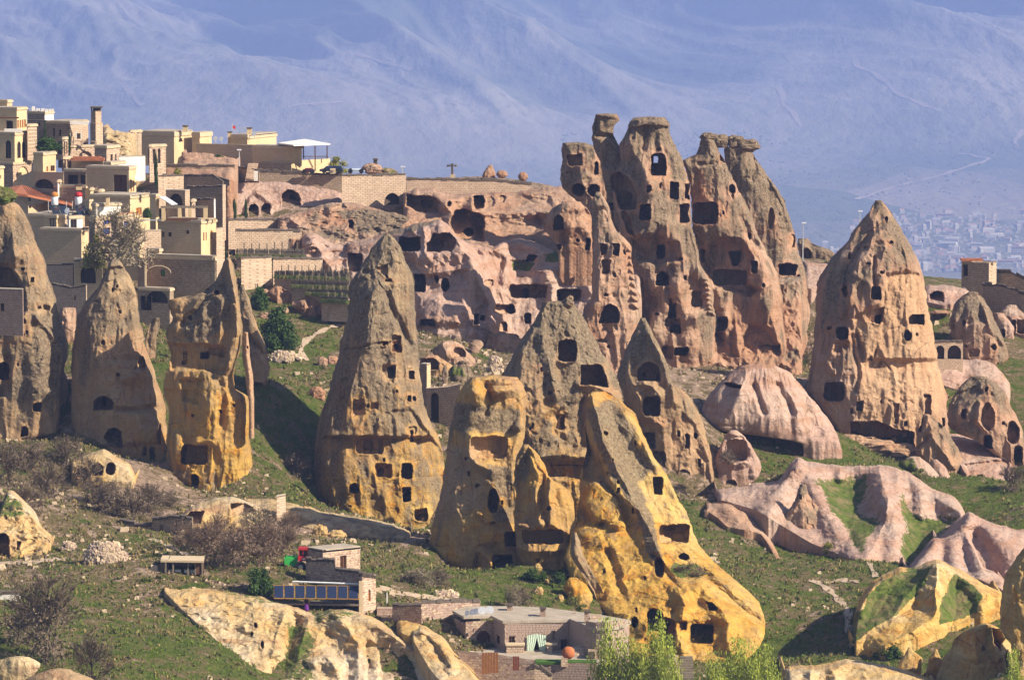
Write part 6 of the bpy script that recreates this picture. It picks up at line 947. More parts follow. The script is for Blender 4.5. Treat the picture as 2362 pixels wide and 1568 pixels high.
def wall(name, label, r, pts, Y0, Y1, mat='rubble', cat='wall', thick=1.2, coping=True, wins=(), group=None, stones=None, down=2.5, jag=0):
    """free-standing or retaining wall; pts = [(x, ytop, ybottom), ...] from left to right"""
    xs = [p[0] for p in pts]; h = House(name, label, cat, r, (xs[0]+xs[-1])/2, max(p[2] for p in pts), (Y0+Y1)/2, mat, group)
    Yf = lambda x: Y0+(Y1-Y0)*(x-xs[0])/(xs[-1]-xs[0]); cp = MB(); tops = MB(); rr = random.Random(label)
    for a, b in zip(pts, pts[1:]):
        ws = [w for w in wins if a[0] <= (w[0]+w[2])/2 < b[0]]
        h.seg(a[0], Yf(a[0]), b[0], Yf(b[0]), (a[1]+b[1])/2 if abs(a[1]-b[1]) < 3 else max(a[1], b[1]), max(a[2], b[2]), ws, down=down, stones=stones)
        A = h.loc(a[0], Yf(a[0])); B = h.loc(b[0], Yf(b[0])); za, zb = h.z(a[1], Yf(a[0])), h.z(b[1], Yf(b[0])); zl = h.z(max(a[1], b[1]), (Yf(a[0])+Yf(b[0]))/2)-.02
        n = max(1, int(math.hypot(B[0]-A[0], B[1]-A[1])/.7))
        if abs(a[1]-b[1]) >= 3: tops.hexa([(A[0],A[1],zl),(B[0],B[1],zl),(B[0],B[1]+thick,zl),(A[0],A[1]+thick,zl),(A[0],A[1],max(za,zl)),(B[0],B[1],max(zb,zl)),(B[0],B[1]+thick,max(zb,zl)),(A[0],A[1]+thick,max(za,zl))])
        if coping:
            for i in range(n):
                t0, t1 = i/n, (i+1)/n; hh = rr.uniform(.08, .26)+jag*rr.random(); o = rr.uniform(.03, .14)
                x0_, y0_ = A[0]+(B[0]-A[0])*t0, A[1]+(B[1]-A[1])*t0; x1_, y1_ = A[0]+(B[0]-A[0])*(t1-.04/n), A[1]+(B[1]-A[1])*t1; c0, c1 = za+(zb-za)*t0, za+(zb-za)*t1
                cp.hexa([(x0_,y0_-o,c0-.03),(x1_,y1_-o,c1-.03),(x1_,y1_+thick,c1-.03),(x0_,y0_+thick,c0-.03),(x0_,y0_-o,c0+hh),(x1_,y1_-o,c1+hh*.9),(x1_,y1_+thick,c1+hh),(x0_,y0_+thick,c0+hh)])
        else: tops.hexa([(A[0],A[1]+.01,za-.3),(B[0],B[1]+.01,zb-.3),(B[0],B[1]+thick,zb-.3),(A[0],A[1]+thick,za-.3),(A[0],A[1]+.01,za),(B[0],B[1]+.01,zb),(B[0],B[1]+thick,zb),(A[0],A[1]+thick,za)])
        tops.poly([(B[0],B[1],zl-6),(B[0],B[1]+thick,zl-6),(B[0],B[1]+thick,zl),(B[0],B[1],zl)]); tops.poly([(A[0],A[1],zl-6),(A[0],A[1],zl),(A[0],A[1]+thick,zl),(A[0],A[1]+thick,zl-6)])
    if cp.f: tag(cp.build('coping_stones', M['drystone'], h.e), kind='stuff')
    if tops.f: tops.build('wall_core', M[mat], h.e)
    return h
def dish(label, r, x, y, rad, Y, az=-.5, group='satellite dishes'):
    (px, py), = Q(r, [(x, y)]); R = rad/REG[r][2]*mpp(Y); o = P3(px, py, Y); e = empty('satellite_dish', (o.x, o.y, o.z-R-.3), label, 'satellite dish', group)
    prof = [(.02, .0), (R*.5, R*.06), (R*.85, R*.17), (R, R*.25)]; V = []; n = 14
    mb = MB(); mb.lathe((0, 0, 0), prof, n); d = mb.build('dish', M['steel'], e); d.data.flip_normals() if False else None
    d.rotation_euler = (math.radians(68), 0, az); d.location = (0, 0, R+.3)
    MB().tube((0, .1, 0), (0, .1, R+.3), .05).build('mast', M['metal'], e); MB().tube((0, 0, R+.3), (math.sin(-az)*0+R*.5*math.sin(az), -R*.8, R*1.1+.3), .02).build('feed_arm', M['metal'], e); return e
def lamp(name, label, r, x, y0, y1, Y, arm=6, cat='street lamp', both=False):
    (px, a), (_, b) = Q(r, [(x, y0), (x, y1)]); t = P3(px, a, Y); g = P3(px, b, Y); H = t.z-g.z; e = empty(name, g, label, cat); s = arm/REG[r][2]*mpp(Y)
    MB().tube((0,0,0), (0,0,H), .09, .05).build('pole', M['metal'], e)
    for k in ((1, -1) if both else (1,)):
        MB().tube((0,0,H), (s*k,0,H+.25), .04).build('arm', M['metal'], e); MB().box((s*k-.3,-.12,H+.18), (s*k+.3,.12,H+.34)).build('lamp_head', M['steel'], e)
    return e
# ---------------------------------------------------------------- the hill town, upper left
B = bldg
B('villa', 'yellow villa tower with three tall arched windows at the far left', 'h1', -150,205,462,520,925,655, [(240,630,290,862,'a'),(306,625,356,862,'a'),(375,630,425,862,'a'),(75,620,155,870,'a')])
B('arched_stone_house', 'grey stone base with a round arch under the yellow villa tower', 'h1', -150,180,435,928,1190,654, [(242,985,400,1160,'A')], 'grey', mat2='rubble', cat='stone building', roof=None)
h = B('villa_storey', 'upper storey of the yellow villa with orange wooden columns', 'h1', -150,235,375,178,505,658, [(240,338,262,448,'s'),(272,338,294,448,'s'),(304,338,326,448,'s'),(336,338,360,448,'s'),(82,350,180,480,'o')], cont=True)
h.box('balustrade', 60,462,300,505,651,.15,'white'); h.box('awning_beam', -150,300,260,322,654,.3,'wood'); h.done()
B('roof_hut', 'small tan hut with a rounded cap on top of the far left villa', 'h1', -90,100,170,75,165,662, mat='tan')
B('white_hut', 'whitewashed block half cut off at the left edge below the villa', 'h1', -60,-10,55,990,1260,640, [(0,1100,15,1150,'w')], 'white', mat2='cream')
h = B('crenellated_house', 'white crenellated house top beside the yellow villa', 'h1', 380,620,742,235,385,672, mat='grey', mat2='white', cont=True)
for i, (a, b, c) in enumerate([(385,412,190),(440,482,155),(500,548,182),(568,612,182)]): h.box('merlon', a, c, b, 240, 674-i*.6, .4, 'white')
for a, b in ((625,655),(672,695),(702,722),(727,742)): h.box('merlon', a, 190, b, 240, 672+(a-620)*.03, .4, 'white')
h.done()
B('dark_stone_house', 'dark shaded stone house under the crenellated white top', 'h1', 380,640,660,362,700,668, [(530,380,560,420,'o')], 'grey', roof='drystone', cornice=None)
h = B('stone_house', 'pale stone house with a white cornice and a white-framed door left of the tall chimney', 'h1', 640,965,1222,368,640,664, [(1062,525,1115,605,'w'),(735,450,760,570,'a'),(818,470,845,560,'a')], 'grey', mat2='rubble', cont=True)
h.box('white_parapet', 970,362,1222,402,663.5,.3,'white'); h.box('door_surround', 1045,500,1062,610,664,.2,'white'); h.box('door_surround', 1115,500,1130,610,664.5,.2,'white'); h.done()
h = B('chimney_tower', 'tall square stone chimney with a dark slotted cap rising above the town', 'h1', 1250,1325,1425,395,720,655, mat='grey', mat2='rubble', cat='chimney', cornice=None, roof='rubble', cont=True)
Yl, Yr = corner(1262,1325,1405,655.5,'h1',25); h.seg(1262,Yl,1325,655.5,215,400,mat='grey',down=0); h.seg(1325,655.5,1405,Yr,215,400,mat='rubble',down=0)
for a in (1262, 1300, 1340, 1380): h.box('cap_post', a, 178, a+16, 216, 656.5, .5, 'drystone')
h.box('cap_slab', 1250,160,1412,178,655.6,2.,'drystone'); h.box('cap_core', 1290,178,1375,216,657.2,.6,'drystone'); h.done()
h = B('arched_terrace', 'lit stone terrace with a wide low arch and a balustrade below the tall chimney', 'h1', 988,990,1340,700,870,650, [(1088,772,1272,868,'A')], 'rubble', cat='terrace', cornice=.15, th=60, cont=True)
h.box('balustrade', 990,630,1320,640,650,.15,'grey'); [h.box('post', a, 635, a+30, 700, 650, .3, 'rubble') for a in (985,1115,1310)]; h.done()
B('square_pier_house', 'grey stone house with a lit right side and two narrow windows below the tall chimney', 'h1', 1310,1475,1655,705,930,646, [(1530,815,1560,915,'w'),(1592,815,1612,880,'w')], 'grey', mat2='rubble')
B('yellow_turret', 'small yellow turret with two brown windows and a gapped parapet', 'h1', 465,595,775,800,1060,645, [(642,980,665,1052,'s'),(700,975,756,1052,'d'),(612,790,670,822,'w'),(695,790,755,822,'w')])
B('narrow_pillar_house', 'narrow stone house front with two openings between the cypresses', 'h1', 858,880,985,860,1025,642, [(890,890,915,1000,'o'),(930,880,955,1000,'o')], 'grey', mat2='rubble')
B('column_porch', 'slim stone porch with columns left of the middle cypress', 'h1', 855,870,945,590,830,652, [(885,640,905,810,'o'),(915,640,935,810,'o')], 'rubble', cat='porch')
wall('arched_wall', 'long tan wall with one broad arch showing a lit court behind', 'h1', [(185,1200,1300),(270,1120,1300),(420,1062,1300),(880,1062,1300)], 640, 632, 'tan', wins=[(480,1160,745,1290,'A')], coping=False, thick=.5).done()
B('grey_house', 'grey house with a big dark glazed opening below the curved tile roof', 'h1', 885,1190,1200,1035,1300,636, [(940,1100,1080,1290,'w'),(1110,1100,1180,1290,'w')], 'grey')
h = B('curved_roof_house', 'low plastered house with a brown curved tile edge', 'h1', 985,1430,1440,905,1030,641, mat='tan', cornice=None, cont=True)
h.box('tile_edge', 975,868,1440,908,640.5,1.4,'tile'); h.box('tile_crest', 1010,848,1400,868,640.9,1.,'tile'); h.done()
B('tan_cube_house', 'large plain tan house with one tall dark brown door', 'h1', 1195,1785,1885,995,1385,628, [(1575,1095,1757,1368,'D'),(1805,1180,1825,1330,'s'),(1840,1180,1858,1330,'s')], 'tan', mat2='cream', chim=[(1240,1290,1290,1370,-1,'cream'),(1310,1270,1340,1370,-1,'grey'),(1052,1245,1135,1310,2,'cream')])
h = B('terrace_box', 'small white terrace box with a square hole on the tan house terrace', 'h1', 1368,1372,1435,1312,1382,625, [(1385,1330,1410,1365,'o')], 'white', cat='box'); 
# tiled roof house
h = House('tiled_house', 'low house with a long red tiled hip roof at the left', 'house', 'h1', 400, 1568, 622, 'tan')
h.seg(180,627,390,622,1360,1568); h.seg(390,622,1000,640,1470,1568,[(395,1410,430,1462,'w')] and []); h.box('small_window', 392,1412,425,1465,621.6,.2,'glass'); h.box('small_window', 398,1525,430,1560,621.6,.2,'glass')
def hp(x, y, Y): (px, py), = Q('h1', [(x, y)]); return tuple(P3(px, py, Y)-h.o)
mb = MB(); a, b, c, d, e2 = hp(50,1285,634), hp(300,1240,634), hp(190,1350,620), hp(390,1372,620), hp(1010,1500,630); g2 = hp(1000,1440,648)
for q in ([a, c, b], [c, d, b], [d, e2, g2, b]): mb.poly(q); mb.poly([(p[0], p[1], p[2]-.3) for p in q][::-1])
mb.poly([c, (c[0], c[1], c[2]-.3), (d[0], d[1], d[2]-.3), d]); mb.poly([d, (d[0], d[1], d[2]-.3), (e2[0], e2[1], e2[2]-.3), e2]); mb.build('roof', M['tile'], h.e)
rid = MB()
for k in range(22):
    t = (k+.5)/22; p0 = Vector(d).lerp(Vector(e2), t)+Vector((0, 0, .03)); p1 = Vector(b).lerp(Vector(g2), t)+Vector((0, 0, .03)); rid.tube(p0, p1, .07, n=4)
tag(rid.build('tile_rows', M['tile'], h.e), kind='stuff'); h.done()
B('cream_block_house', 'cream flat-roofed house with one orange-shuttered window in its bright side', 'h2', 300,855,1130,352,665,618, [(935,512,1016,616,'s')], 'tan', mat2='cream', chim=[(1050,300,1060,352),(1115,300,1125,352)])
B('white_box_house', 'bright white box of a roof room with a slim chimney', 'h2', 325,385,728,468,595,612, mat='tan', mat2='white', chim=[(522,372,568,485,-.3,'cream')], th=55)
B('stub_chimney_house', 'small cream chimney block with a dark top beside the solar water heater', 'h2', 228,290,332,410,500,614, mat='tan', mat2='cream', roof='drystone', cat='chimney')
B('stone_cottage', 'rough stone cottage with blue-painted window surrounds', 'h2', 290,370,645,645,905,606, [(495,690,572,748,'b'),(485,795,580,888,'b')], 'grey', mat2='rubble', th=40)
B('blue_window_house', 'pale stone house with one blue window below the white roof room', 'h2', 645,690,922,610,830,608, [(768,700,852,812,'b')], 'grey', mat2='rubble', th=45, roof='tile')
B('framed_window_house', 'small house with a white-framed window under the solar water heaters', 'h2', -10,15,200,640,830,610, [(30,675,120,805,'w')], 'white', mat2='white', th=50)
B('shuttered_house', 'pink and yellow house front at the left below the tiled roof', 'a1', 400,520,640,1200,1335,612, [(455,1225,515,1330,'n'),(600,1215,625,1355,'d')], 'cream')
B('low_tan_house', 'low tan house with a bright narrow right end, left of the bare tree', 'D', 92,188,203,530,603,602, mat='tan', mat2='cream', chim=[(193,527,205,534,0,'grey')])
B('grey_flat_house', 'grey flat-roofed house strip behind the left cone, under the solar panels', 'D', 62,150,205,497,532,612, mat='tan', mat2='rubble')
h = B('pergola_house', 'large tan house with a colonnaded roof terrace and three slit windows in its bright end', 'h2', 1240,1838,2048,700,1140,604, [(1866,845,1884,962,'s'),(1902,850,1916,962,'s'),(1970,835,1996,952,'s'),(1635,822,1672,872,'w'),(1290,852,1335,925,'n'),(1385,858,1430,918,'w')], 'tan', mat2='cream', cont=True)
for a, b in ((1292,1345),(1520,1566),(1872,1926),(1660,1710)): h.box('column', a, 520, b, 702, 606 if a < 1600 or a > 1800 else 611, .5, 'cream')
h.box('pergola_beam', 1280,492,1930,520,606,.4,'greywood'); h.box('railing', 1350,655,1800,700,604.6,.2,'wood'); [h.box('parapet_post', a, 655, a+22, 702, 604.3+(a-1840)*.012, .3, 'cream') for a in (1840,1925,2022)]; h.box('parapet_rail', 1840,655,2044,664,605.,.2,'cream'); h.done()
B('stone_buttress', 'jagged pale stone buttress at the right end of the colonnaded house', 'h2', 2050,2052,2165,810,1240,606, mat='rubble', cat='wall', th=50, cornice=None)
B('ruined_arch_house', 'roofless stone house with a lit end wall and an inner arch', 'h2', 1350,1618,1682,285,500,622, [(1400,320,1580,480,'A')], 'grey', mat2='rubble', cornice=None)
B('cream_gate_pier', 'tall cream pier beside the white awning', 'h2', 1130,1212,1258,340,670,613, mat='tan', mat2='cream', cat='pier')
h = House('awning', 'bright white sloping awning over the terrace', 'awning', 'h2', 1380, 470, 612, 'white'); 
def q2(x, y, Y): (px, py), = Q('h2', [(x, y)]); return Vector(tuple(P3(px, py, Y)))
def slab(name, label, cat, pts, mat, th=.08, group=None):
    o = pts[0]; e = MB(); q = [Vector(p)-o for p in pts]; n = len(q); lo = [p-Vector((0, 0, th)) for p in q]; e.poly(lo[::-1]); e.poly(q)
    for i in range(n): e.poly([lo[i], lo[(i+1) % n], q[(i+1) % n], q[i]])
    ob = e.build(name, M[mat]); ob.location = o; return tag(ob, label, cat, group)
bpy.data.objects.remove(h.e)
slab('awning', 'bright white sloping awning over the terrace beside the cream pier', 'awning', [q2(1258,362,613),q2(1350,358,618),q2(1512,462,616),q2(1425,470,611)], 'steel', group='white awnings')
slab('awning', 'small white pointed awning on the bright end of the tan house', 'awning', [q2(930,62,628),q2(1045,112,630),q2(990,138,627),q2(930,118,626.5)], 'steel', group='white awnings')
slab('glass_canopy', 'thin grey canopy over the court between the blue-window house and the colonnade', 'canopy', [q2(930,688,606),q2(1290,684,606),q2(1290,676,612),q2(930,680,612)], 'metal')
h = B('stone_barn', 'dark patched stone barn with a blind arch and one tiny window', 'h2', 1075,2030,2036,1195,1600,592, [(1280,1380,1342,1468,'g')], 'grey', cornice=.3, cont=True)
h.seg(960,596,1075,592,1240,1600,mat='rubble'); h.box('lit_edge', 1058,1240,1082,1600,591.7,.3,'trim')  # pale strip paints the sunlit left edge of the barn
arc = MB(); 
for k in range(14):
    a0, a1 = math.pi*k/14, math.pi*(k+1)/14; f = lambda a: (h.loc(1250-170*math.cos(a), 591.9)[0], h.loc(1250, 591.9)[1], h.z(1420-105*math.sin(a), 591.9)); arc.tube(f(a0), f(a1), .06, n=4)
arc.build('blind_arch', M['trim'], h.e); h.done()
B('gate_house', 'tan gateway with a rounded door opening behind the rounded cone', 'h2', 80,468,476,1245,1570,594, [(165,1300,382,1560,'A')], 'tan', cat='gateway', chim=[(90,1255,150,1350,-.6,'trim')])
B('tan_wing', 'low tan wing with a rusty patch between the bare tree and the rounded cone', 'D', 255,322,330,560,600,600, mat='tan')
B('cellar_house', 'stone house front with a wide blue arched cellar door under the barn', 'a5', 1060,1300,1330,385,560,590, [(1120,395,1285,490,'A'),(1075,440,1160,550,'o')], 'grey', roof='slab')
sheet('broken_slope', 'pale tumbled rock slope between the tall chimney and the hotel pier', 664, 652, Q('h1', [(1420,440),(1490,440),(1560,490),(1640,500),(1790,500),(1815,560)]), Q('h1', [(1420,700),(1500,760),(1650,800),(1815,850)]), seed=99, nobase=1, cat='rock slope', lichen=(.3,-.2), amp=1.7, gully=1.5, mat=M['cream_rock'], ochre=(-.4,-.4), rd=2)
B('rubble_annex', 'small pale rubble annex tucked behind the yellow villa', 'h1', 372,382,512,408,640,657, mat='rubble', th=50)
B('white_bank_wall', 'long low whitewashed wall under the tumbled rock slope', 'h1', 1640,1650,2010,850,925,648, mat='white', cat='wall', th=70, cornice=None)
B('grey_court_wall', 'grey rubble court wall between the red tiled roof and the tan house', 'h1', 750,1185,1195,1255,1420,630, mat='grey', cat='wall')
B('garden_room', 'small white-edged garden room above the two solar water heaters', 'h1', 790,800,860,1180,1240,631, [(815,1195,840,1235,'w')], mat='white')
B('chimney_block', 'pair of cream chimney blocks on the terrace left of the tan house', 'h1', 1240,1250,1295,1290,1375,624, mat='cream', cat='chimney', th=50)
B('blue_shop_house', 'low house with a pale roof slab left of the curved tile edge', 'h1', 1440,1530,1735,930,975,638, mat='tan', mat2='white')
B('narrow_stair_house', 'narrow lit house beside the ruined arch house', 'h2', 1700,1712,1760,410,700,618, [(1722,470,1745,530,'w')], mat='grey', mat2='rubble')
B('lower_yard_wall', 'pale yard wall below the blue-window house and the bare tree', 'h2', 930,945,1285,840,1080,602, mat='rubble', cat='wall', th=65, cornice=None)
B('roof_hatch', 'low roof hatch with a bright right edge in front of the bare tree', 'h2', 1085,1255,1300,1095,1215,596, mat='tan', mat2='cream', cat='roof room')
cone('rock_stub', 'bright jagged rock edge between the stair wall and the left cypress', 642, Q('h2', [(2185,215),(2180,400),(2120,690)]), Q('h2', [(2240,225),(2270,420),(2290,690)]), seed=100, nobase=1, cat='rock', lichen=(-.1,-.1), amp=.8)
# hotel on the plateau
B('hotel_wing', 'tan hotel wing with a round window and a turned chimney on the skyline', 'a1', 1300,1600,1765,432,580,690, [(1642,482,1678,520,'a')], 'tan', mat2='cream', chim=[(1682,378,1725,432,1,'cream')], cornice=.5)
B('hotel_wing', 'small bright hotel block right of the wing with the round window', 'a1', 1765,1835,1945,440,560,692, mat='tan', mat2='cream', cornice=.5)
B('hotel_pier', 'pale stone pier at the left end of the hotel on the skyline', 'h1', 1800,1812,1960,490,845,680, mat='rubble', cat='wall', th=60)
wall('retaining_wall', 'smooth tan retaining wall running under the hotel roofs', 'a2', [(240,538,700),(750,550,700)], 690, 682, 'tan', coping=False).done()
B('hotel_hall', 'tan hotel hall with a bright end beside the canopied terrace', 'a2', 750,1125,1205,565,720,676, [(905,562,985,580,'w'),(1090,562,1125,585,'w')], 'tan', mat2='cream', cornice=.3)
B('rough_stone_lower_house', 'rough stone base of the hotel hall', 'a2', 810,1110,1206,722,800,675.6, mat='grey', mat2='cream', cornice=None, roof=None)
h = B('hotel_penthouse', 'cream hotel roof block with two chimneys and a row of rods on the skyline', 'a2', 552,705,972,462,575,694, [(860,468,862,470,'w')] and [], 'tan', mat2='cream', cornice=.3, chim=[(525,435,562,545,2,'cream'),(702,398,745,465,1,'cream')], cont=True)
for k in range(9): a = h.loc(585+k*14, 697); MB().tube((a[0], a[1], h.z(465)), (a[0], a[1], h.z(385+k % 3*4)), .03, n=4).build('rod', M['metal'], h.e)
h.done()
h = House('terrace_canopy', 'flat white canopy on thin posts over the hotel terrace', 'canopy', 'a2', 1300, 790, 674, 'cream')
h.seg(1205,675,1465,680,682,800); h.roof([(985,678),(1130,672),(1468,676),(1230,690)], 553, th=.15, mat='white', ov=0)
for x, y, Y in ((1220,680,676),(1327,790,671),(1437,672,678)): h.box('post', x-5, 558, x+5, y, Y, .18, 'wood')
for x in range(1215, 1445, 12): h.box('baluster', x, 655, x+3, 682, 676, .05, 'wood')
h.box('handrail', 1212,652,1442,657,676,.08,'wood'); h.done()
h = House('stairway', 'stone stairway with a white edge wall climbing to the hotel', 'stairs', 'a2', 740, 880, 662, 'grey')
for k in range(14): h.box('step', 685+k*2, 880-(k+1)*11.5, 765+k*3, 880-k*11.5, 661+k*.45, .6, 'rubble')
h.box('edge_wall', 765,790,800,880,660.5,.4,'white'); h.done()
wall('retaining_wall', 'dark dry-stone wall under the parked cars', 'a2', [(800,790,890),(1220,815,885),(1580,830,880)], 669, 668, 'grey', jag=.2, group='retaining walls of the hill town').done()
wall('retaining_wall', 'tall pale rubble wall with a dark arched cellar door at its right end', 'a2', [(1575,835,1090),(1760,830,1105),(1960,828,1115),(2160,825,1120)], 656, 660, 'rubble', wins=[(1955,990,2108,1098,'A')], group='retaining walls of the hill town').done()
wall('retaining_wall', 'low pale wall along the plateau edge left of the castle rock', 'a3', [(600,240,345),(980,245,350),(1400,250,360),(1640,275,365),(1752,285,330)], 655, 656, 'rubble', group='retaining walls of the hill town', jag=.1).done()
wall('retaining_wall', 'lit rubble wall left of the cypress above the colonnaded house', 'h2', [(1245,80,255),(1590,75,250)], 640, 643, 'rubble', group='retaining walls of the hill town').done()
wall('retaining_wall', 'shaded upper stone wall right of the lit rubble wall', 'h2', [(1600,80,200),(1990,70,190),(2140,160,240)], 646, 642, 'grey', group='retaining walls of the hill town').done()
wall('retaining_wall', 'tall shaded stone wall ending in a pale edge beside the pink terrace', 'h2', [(1640,235,480),(2140,225,500)], 636, 630, 'grey', group='retaining walls of the hill town').done()
wall('retaining_wall', 'lower shaded stone wall with stairs at its right end', 'h2', [(1690,405,660),(2020,405,700)], 626, 622, 'grey', group='retaining walls of the hill town').done()
wall('retaining_wall', 'rough wall under the pink terrace above the small cave', 'a2', [(590,755,880),(810,790,885)], 668, 664, 'grey', group='retaining walls of the hill town').done()
wall('retaining_wall', 'pale garden wall with greenery below the cellar doors', 'a2', [(530,1240,1330),(800,1240,1330),(1040,1240,1320)], 636, 640, 'rubble', group='retaining walls of the hill town').done()
wall('retaining_wall', 'long rubble wall of the top garden terrace', 'a6', [(-30,75,215),(300,75,215),(520,80,210)], 629, 631, 'rubble', group='retaining walls of the hill town').done()
wall('retaining_wall', 'bright squared wall of the second garden terrace', 'a6', [(20,305,480),(275,300,470)], 615, 619, 'rubble', group='retaining walls of the hill town').done()
wall('retaining_wall', 'rubble wall behind the garden ladder', 'a6', [(285,310,405),(700,315,405)], 619, 622, 'rubble', group='retaining walls of the hill town').done()
wall('retaining_wall', 'dark dry-stone line between the two pink rock terraces', 'a2', [(-60,735,775),(250,745,780),(590,742,765)], 661, 660, 'grey', group='retaining walls of the hill town', jag=.1).done()
wall('retaining_wall', 'pale rubble wall under the lower pink terrace, right of the cypress', 'a2', [(-30,840,930),(120,838,930)], 652, 654, 'rubble', group='retaining walls of the hill town').done()
wall('retaining_wall', 'shaded wall between the lower pink terrace and the tall shaded wall', 'a2', [(120,838,930),(375,835,935),(540,885,940)], 654, 650, 'grey', group='retaining walls of the hill town').done()
B('lean_wall', 'bright edge wall rising at the right end of the shaded stone walls', 'h2', 2135,2137,2180,215,700,628, mat='rubble', cat='wall', th=50, cornice=None)
for i, (x, y0, y1) in enumerate([(2015,405,650)]): B('white_post_wall', 'thin white wall edge beside the lower stairs', 'h2', x, x+2, x+22, y0, y1, 620, mat='white', cat='wall', th=50, cornice=None)
def fence(label, r, x0, x1, y0, y1, Y0, Y1, n):
    h = House('slat_fence', label, 'fence', r, (x0+x1)/2, y1, (Y0+Y1)/2, 'greywood', 'wattle fences of the garden terraces'); rr = random.Random(label)
    st = []
    for k in range(n):
        t = k/(n-1); x = x0+(x1-x0)*t; Y = Y0+(Y1-Y0)*t; a = h.loc(x, Y); z0, z1 = h.z(y1, Y)-.6, h.z(y0+rr.uniform(-6, 8), Y); w = .05
        if k == 0: me = MB().box((-.06,-.04,0), (.06,.04,1)).build('slat', M['greywood'], h.e); me.location = (a[0], a[1], z0); me.scale = (1, 1, z1-z0); base = me.data
        elif k % 10 == 0: o = same('post', base, h.e, (a[0], a[1], z0), (0, 0, 0), (1.2, 1, (z1-z0)*1.5))
        else: same('slat', base, h.e, (a[0], a[1], z0), (0, rr.uniform(-.05, .05), 0), (rr.uniform(.8, 1.3), 1, z1-z0))
    for f in (.3, .75):
        a = h.loc(x0, Y0); b = h.loc(x1, Y1); z = h.z(y0+(y1-y0)*f); MB().tube((a[0], a[1]-.06, z), (b[0], b[1]-.06, z), .04, n=4).build('rail', M['greywood'], h.e)
    z0, z1 = h.z(y1)-2.5, h.z(y1)+.05; a = h.loc(x0, Y0-.3); b = h.loc(x1, Y1-.3)
    MB().hexa([(a[0],a[1],z0),(b[0],b[1],z0),(b[0],b[1]+3,z0),(a[0],a[1]+3,z0),(a[0],a[1],z1),(b[0],b[1],z1),(b[0],b[1]+3,z1),(a[0],a[1]+3,z1)]).build('terrace_bank', M['rubble'], h.e)
    mb = MB(); rr = random.Random(3)
    for k in range(60): t = rr.random(); x_ = a[0]+(b[0]-a[0])*t; y_ = a[1]+(b[1]-a[1])*t-.35; mb.hexa([(x_-.3,y_,z1-.25),(x_+.3,y_,z1-.25),(x_+.3,y_+.4,z1-.25),(x_-.3,y_+.4,z1-.25),(x_-.2,y_+.1,z1+.2*rr.random()+.1),(x_+.2,y_+.1,z1+.2),(x_+.2,y_+.3,z1+.15),(x_-.2,y_+.3,z1+.2)])
    tag(mb.build('weeds', M['grassy'], h.e), kind='stuff')
M['grassy'] = mat_plain('grassy_bank', (.075,.095,.022), .6, 3., dirt=(.22,.17,.09), dirt_amt=.9)
fence('wattle fence above the bright squared garden wall', 'a6', -20,545,225,290,626,624,90)
fence('uppermost wattle fence on the stepped garden, beside the twin cone', 'a6', 300,918,408,468,616,612,110)
fence('middle wattle fence on the stepped garden, beside the twin cone', 'a6', 440,918,486,545,611,608,84)
fence('third wattle fence down the stepped garden', 'a6', 560,915,566,608,606,603,62)
fence('shortest lowest wattle fence of the stepped garden', 'a6', 690,912,622,664,602,600,40)
# dishes, solar heaters, lamps, poles
for i, (x, y, rd, Y, lb) in enumerate([(412,492,24,692,'large white satellite dish left of the hotel roof block'),(467,495,22,693,'smaller satellite dish beside the large one on the hotel'),(768,448,25,694,'satellite dish right of the hotel roof chimney')]): dish(lb, 'a2', x, y, rd, Y)
for i, (x, lb, c) in enumerate([(435,'solar water heater with an orange-topped white tank','orange'),(655,'solar water heater with a red-topped white tank','red')]):
    h = House('solar_heater', lb, 'solar heater', 'a1', x+80, 1190, 614, 'steel', 'rooftop solar water heaters')
    a = h.loc(x+68, 616); MB().lathe((a[0], a[1], h.z(1110)), [(.42,0),(.45,.1),(.45,h.z(1035)-h.z(1110)),(.40,h.z(1030)-h.z(1110))], 14).build('tank', M['steel'], h.e, True)
    MB().lathe((a[0], a[1], h.z(1033)), [(.46,0),(.5,.15),(.45,.45),(.2,.6)], 14).build('tank_cap', M[c], h.e, True)
    for k in (0, 1):
        x0 = x+22+k*75; p = [h.loc(x0, 615)+(h.z(1112),), h.loc(x0+68, 615)+(h.z(1112),), h.loc(x0+110, 612.5)+(h.z(1188),), h.loc(x0+42, 612.5)+(h.z(1188),)]
        MB().hexa([(q[0], q[1], q[2]-.08) for q in p]+p).build('solar_panel', M['panelglass'] if 'panelglass' in M else M['glass'], h.e)
    for xx in (x+10, x+175): q = h.loc(xx, 615.5); MB().tube((q[0], q[1], h.z(1195)), (q[0], q[1], h.z(1070)), .05).build('frame_post', M['metal'], h.e)
    h.done()
dish('white satellite dish between the two rooftop solar water heaters', 'a1', 620, 1155, 28, 611)
lamp('street_lamp', 'street lamp with a bent arm right of the castle rock', 'b3', 265, 285, 560, 655, 9)
lamp('street_lamp', 'street lamp peeping over the left slope of the great pointed cone', 'b3', 702, 195, 330, 660, 5)
lamp('street_lamp', 'plain lamp pole on the slope under the hotel hall', 'a2', 630, 612, 745, 664, 0)
lamp('bird_house_lamp', 'short post with a little white house-shaped lamp on the plateau edge', 'a3', 561, 140, 190, 662, 5, 'lamp')
h = House('carved_pillar', 'dark carved stone pillar with lamps on both sides on the plateau edge', 'pillar', 'a3', 1020, 248, 666, 'rubble'); h.box('base', 1002,195,1043,250,666,1.,'trim'); h.box('shaft', 1008,100,1028,196,666.3,.5,'drystone'); h.box('head', 1003,96,1032,110,666.2,.7,'drystone')
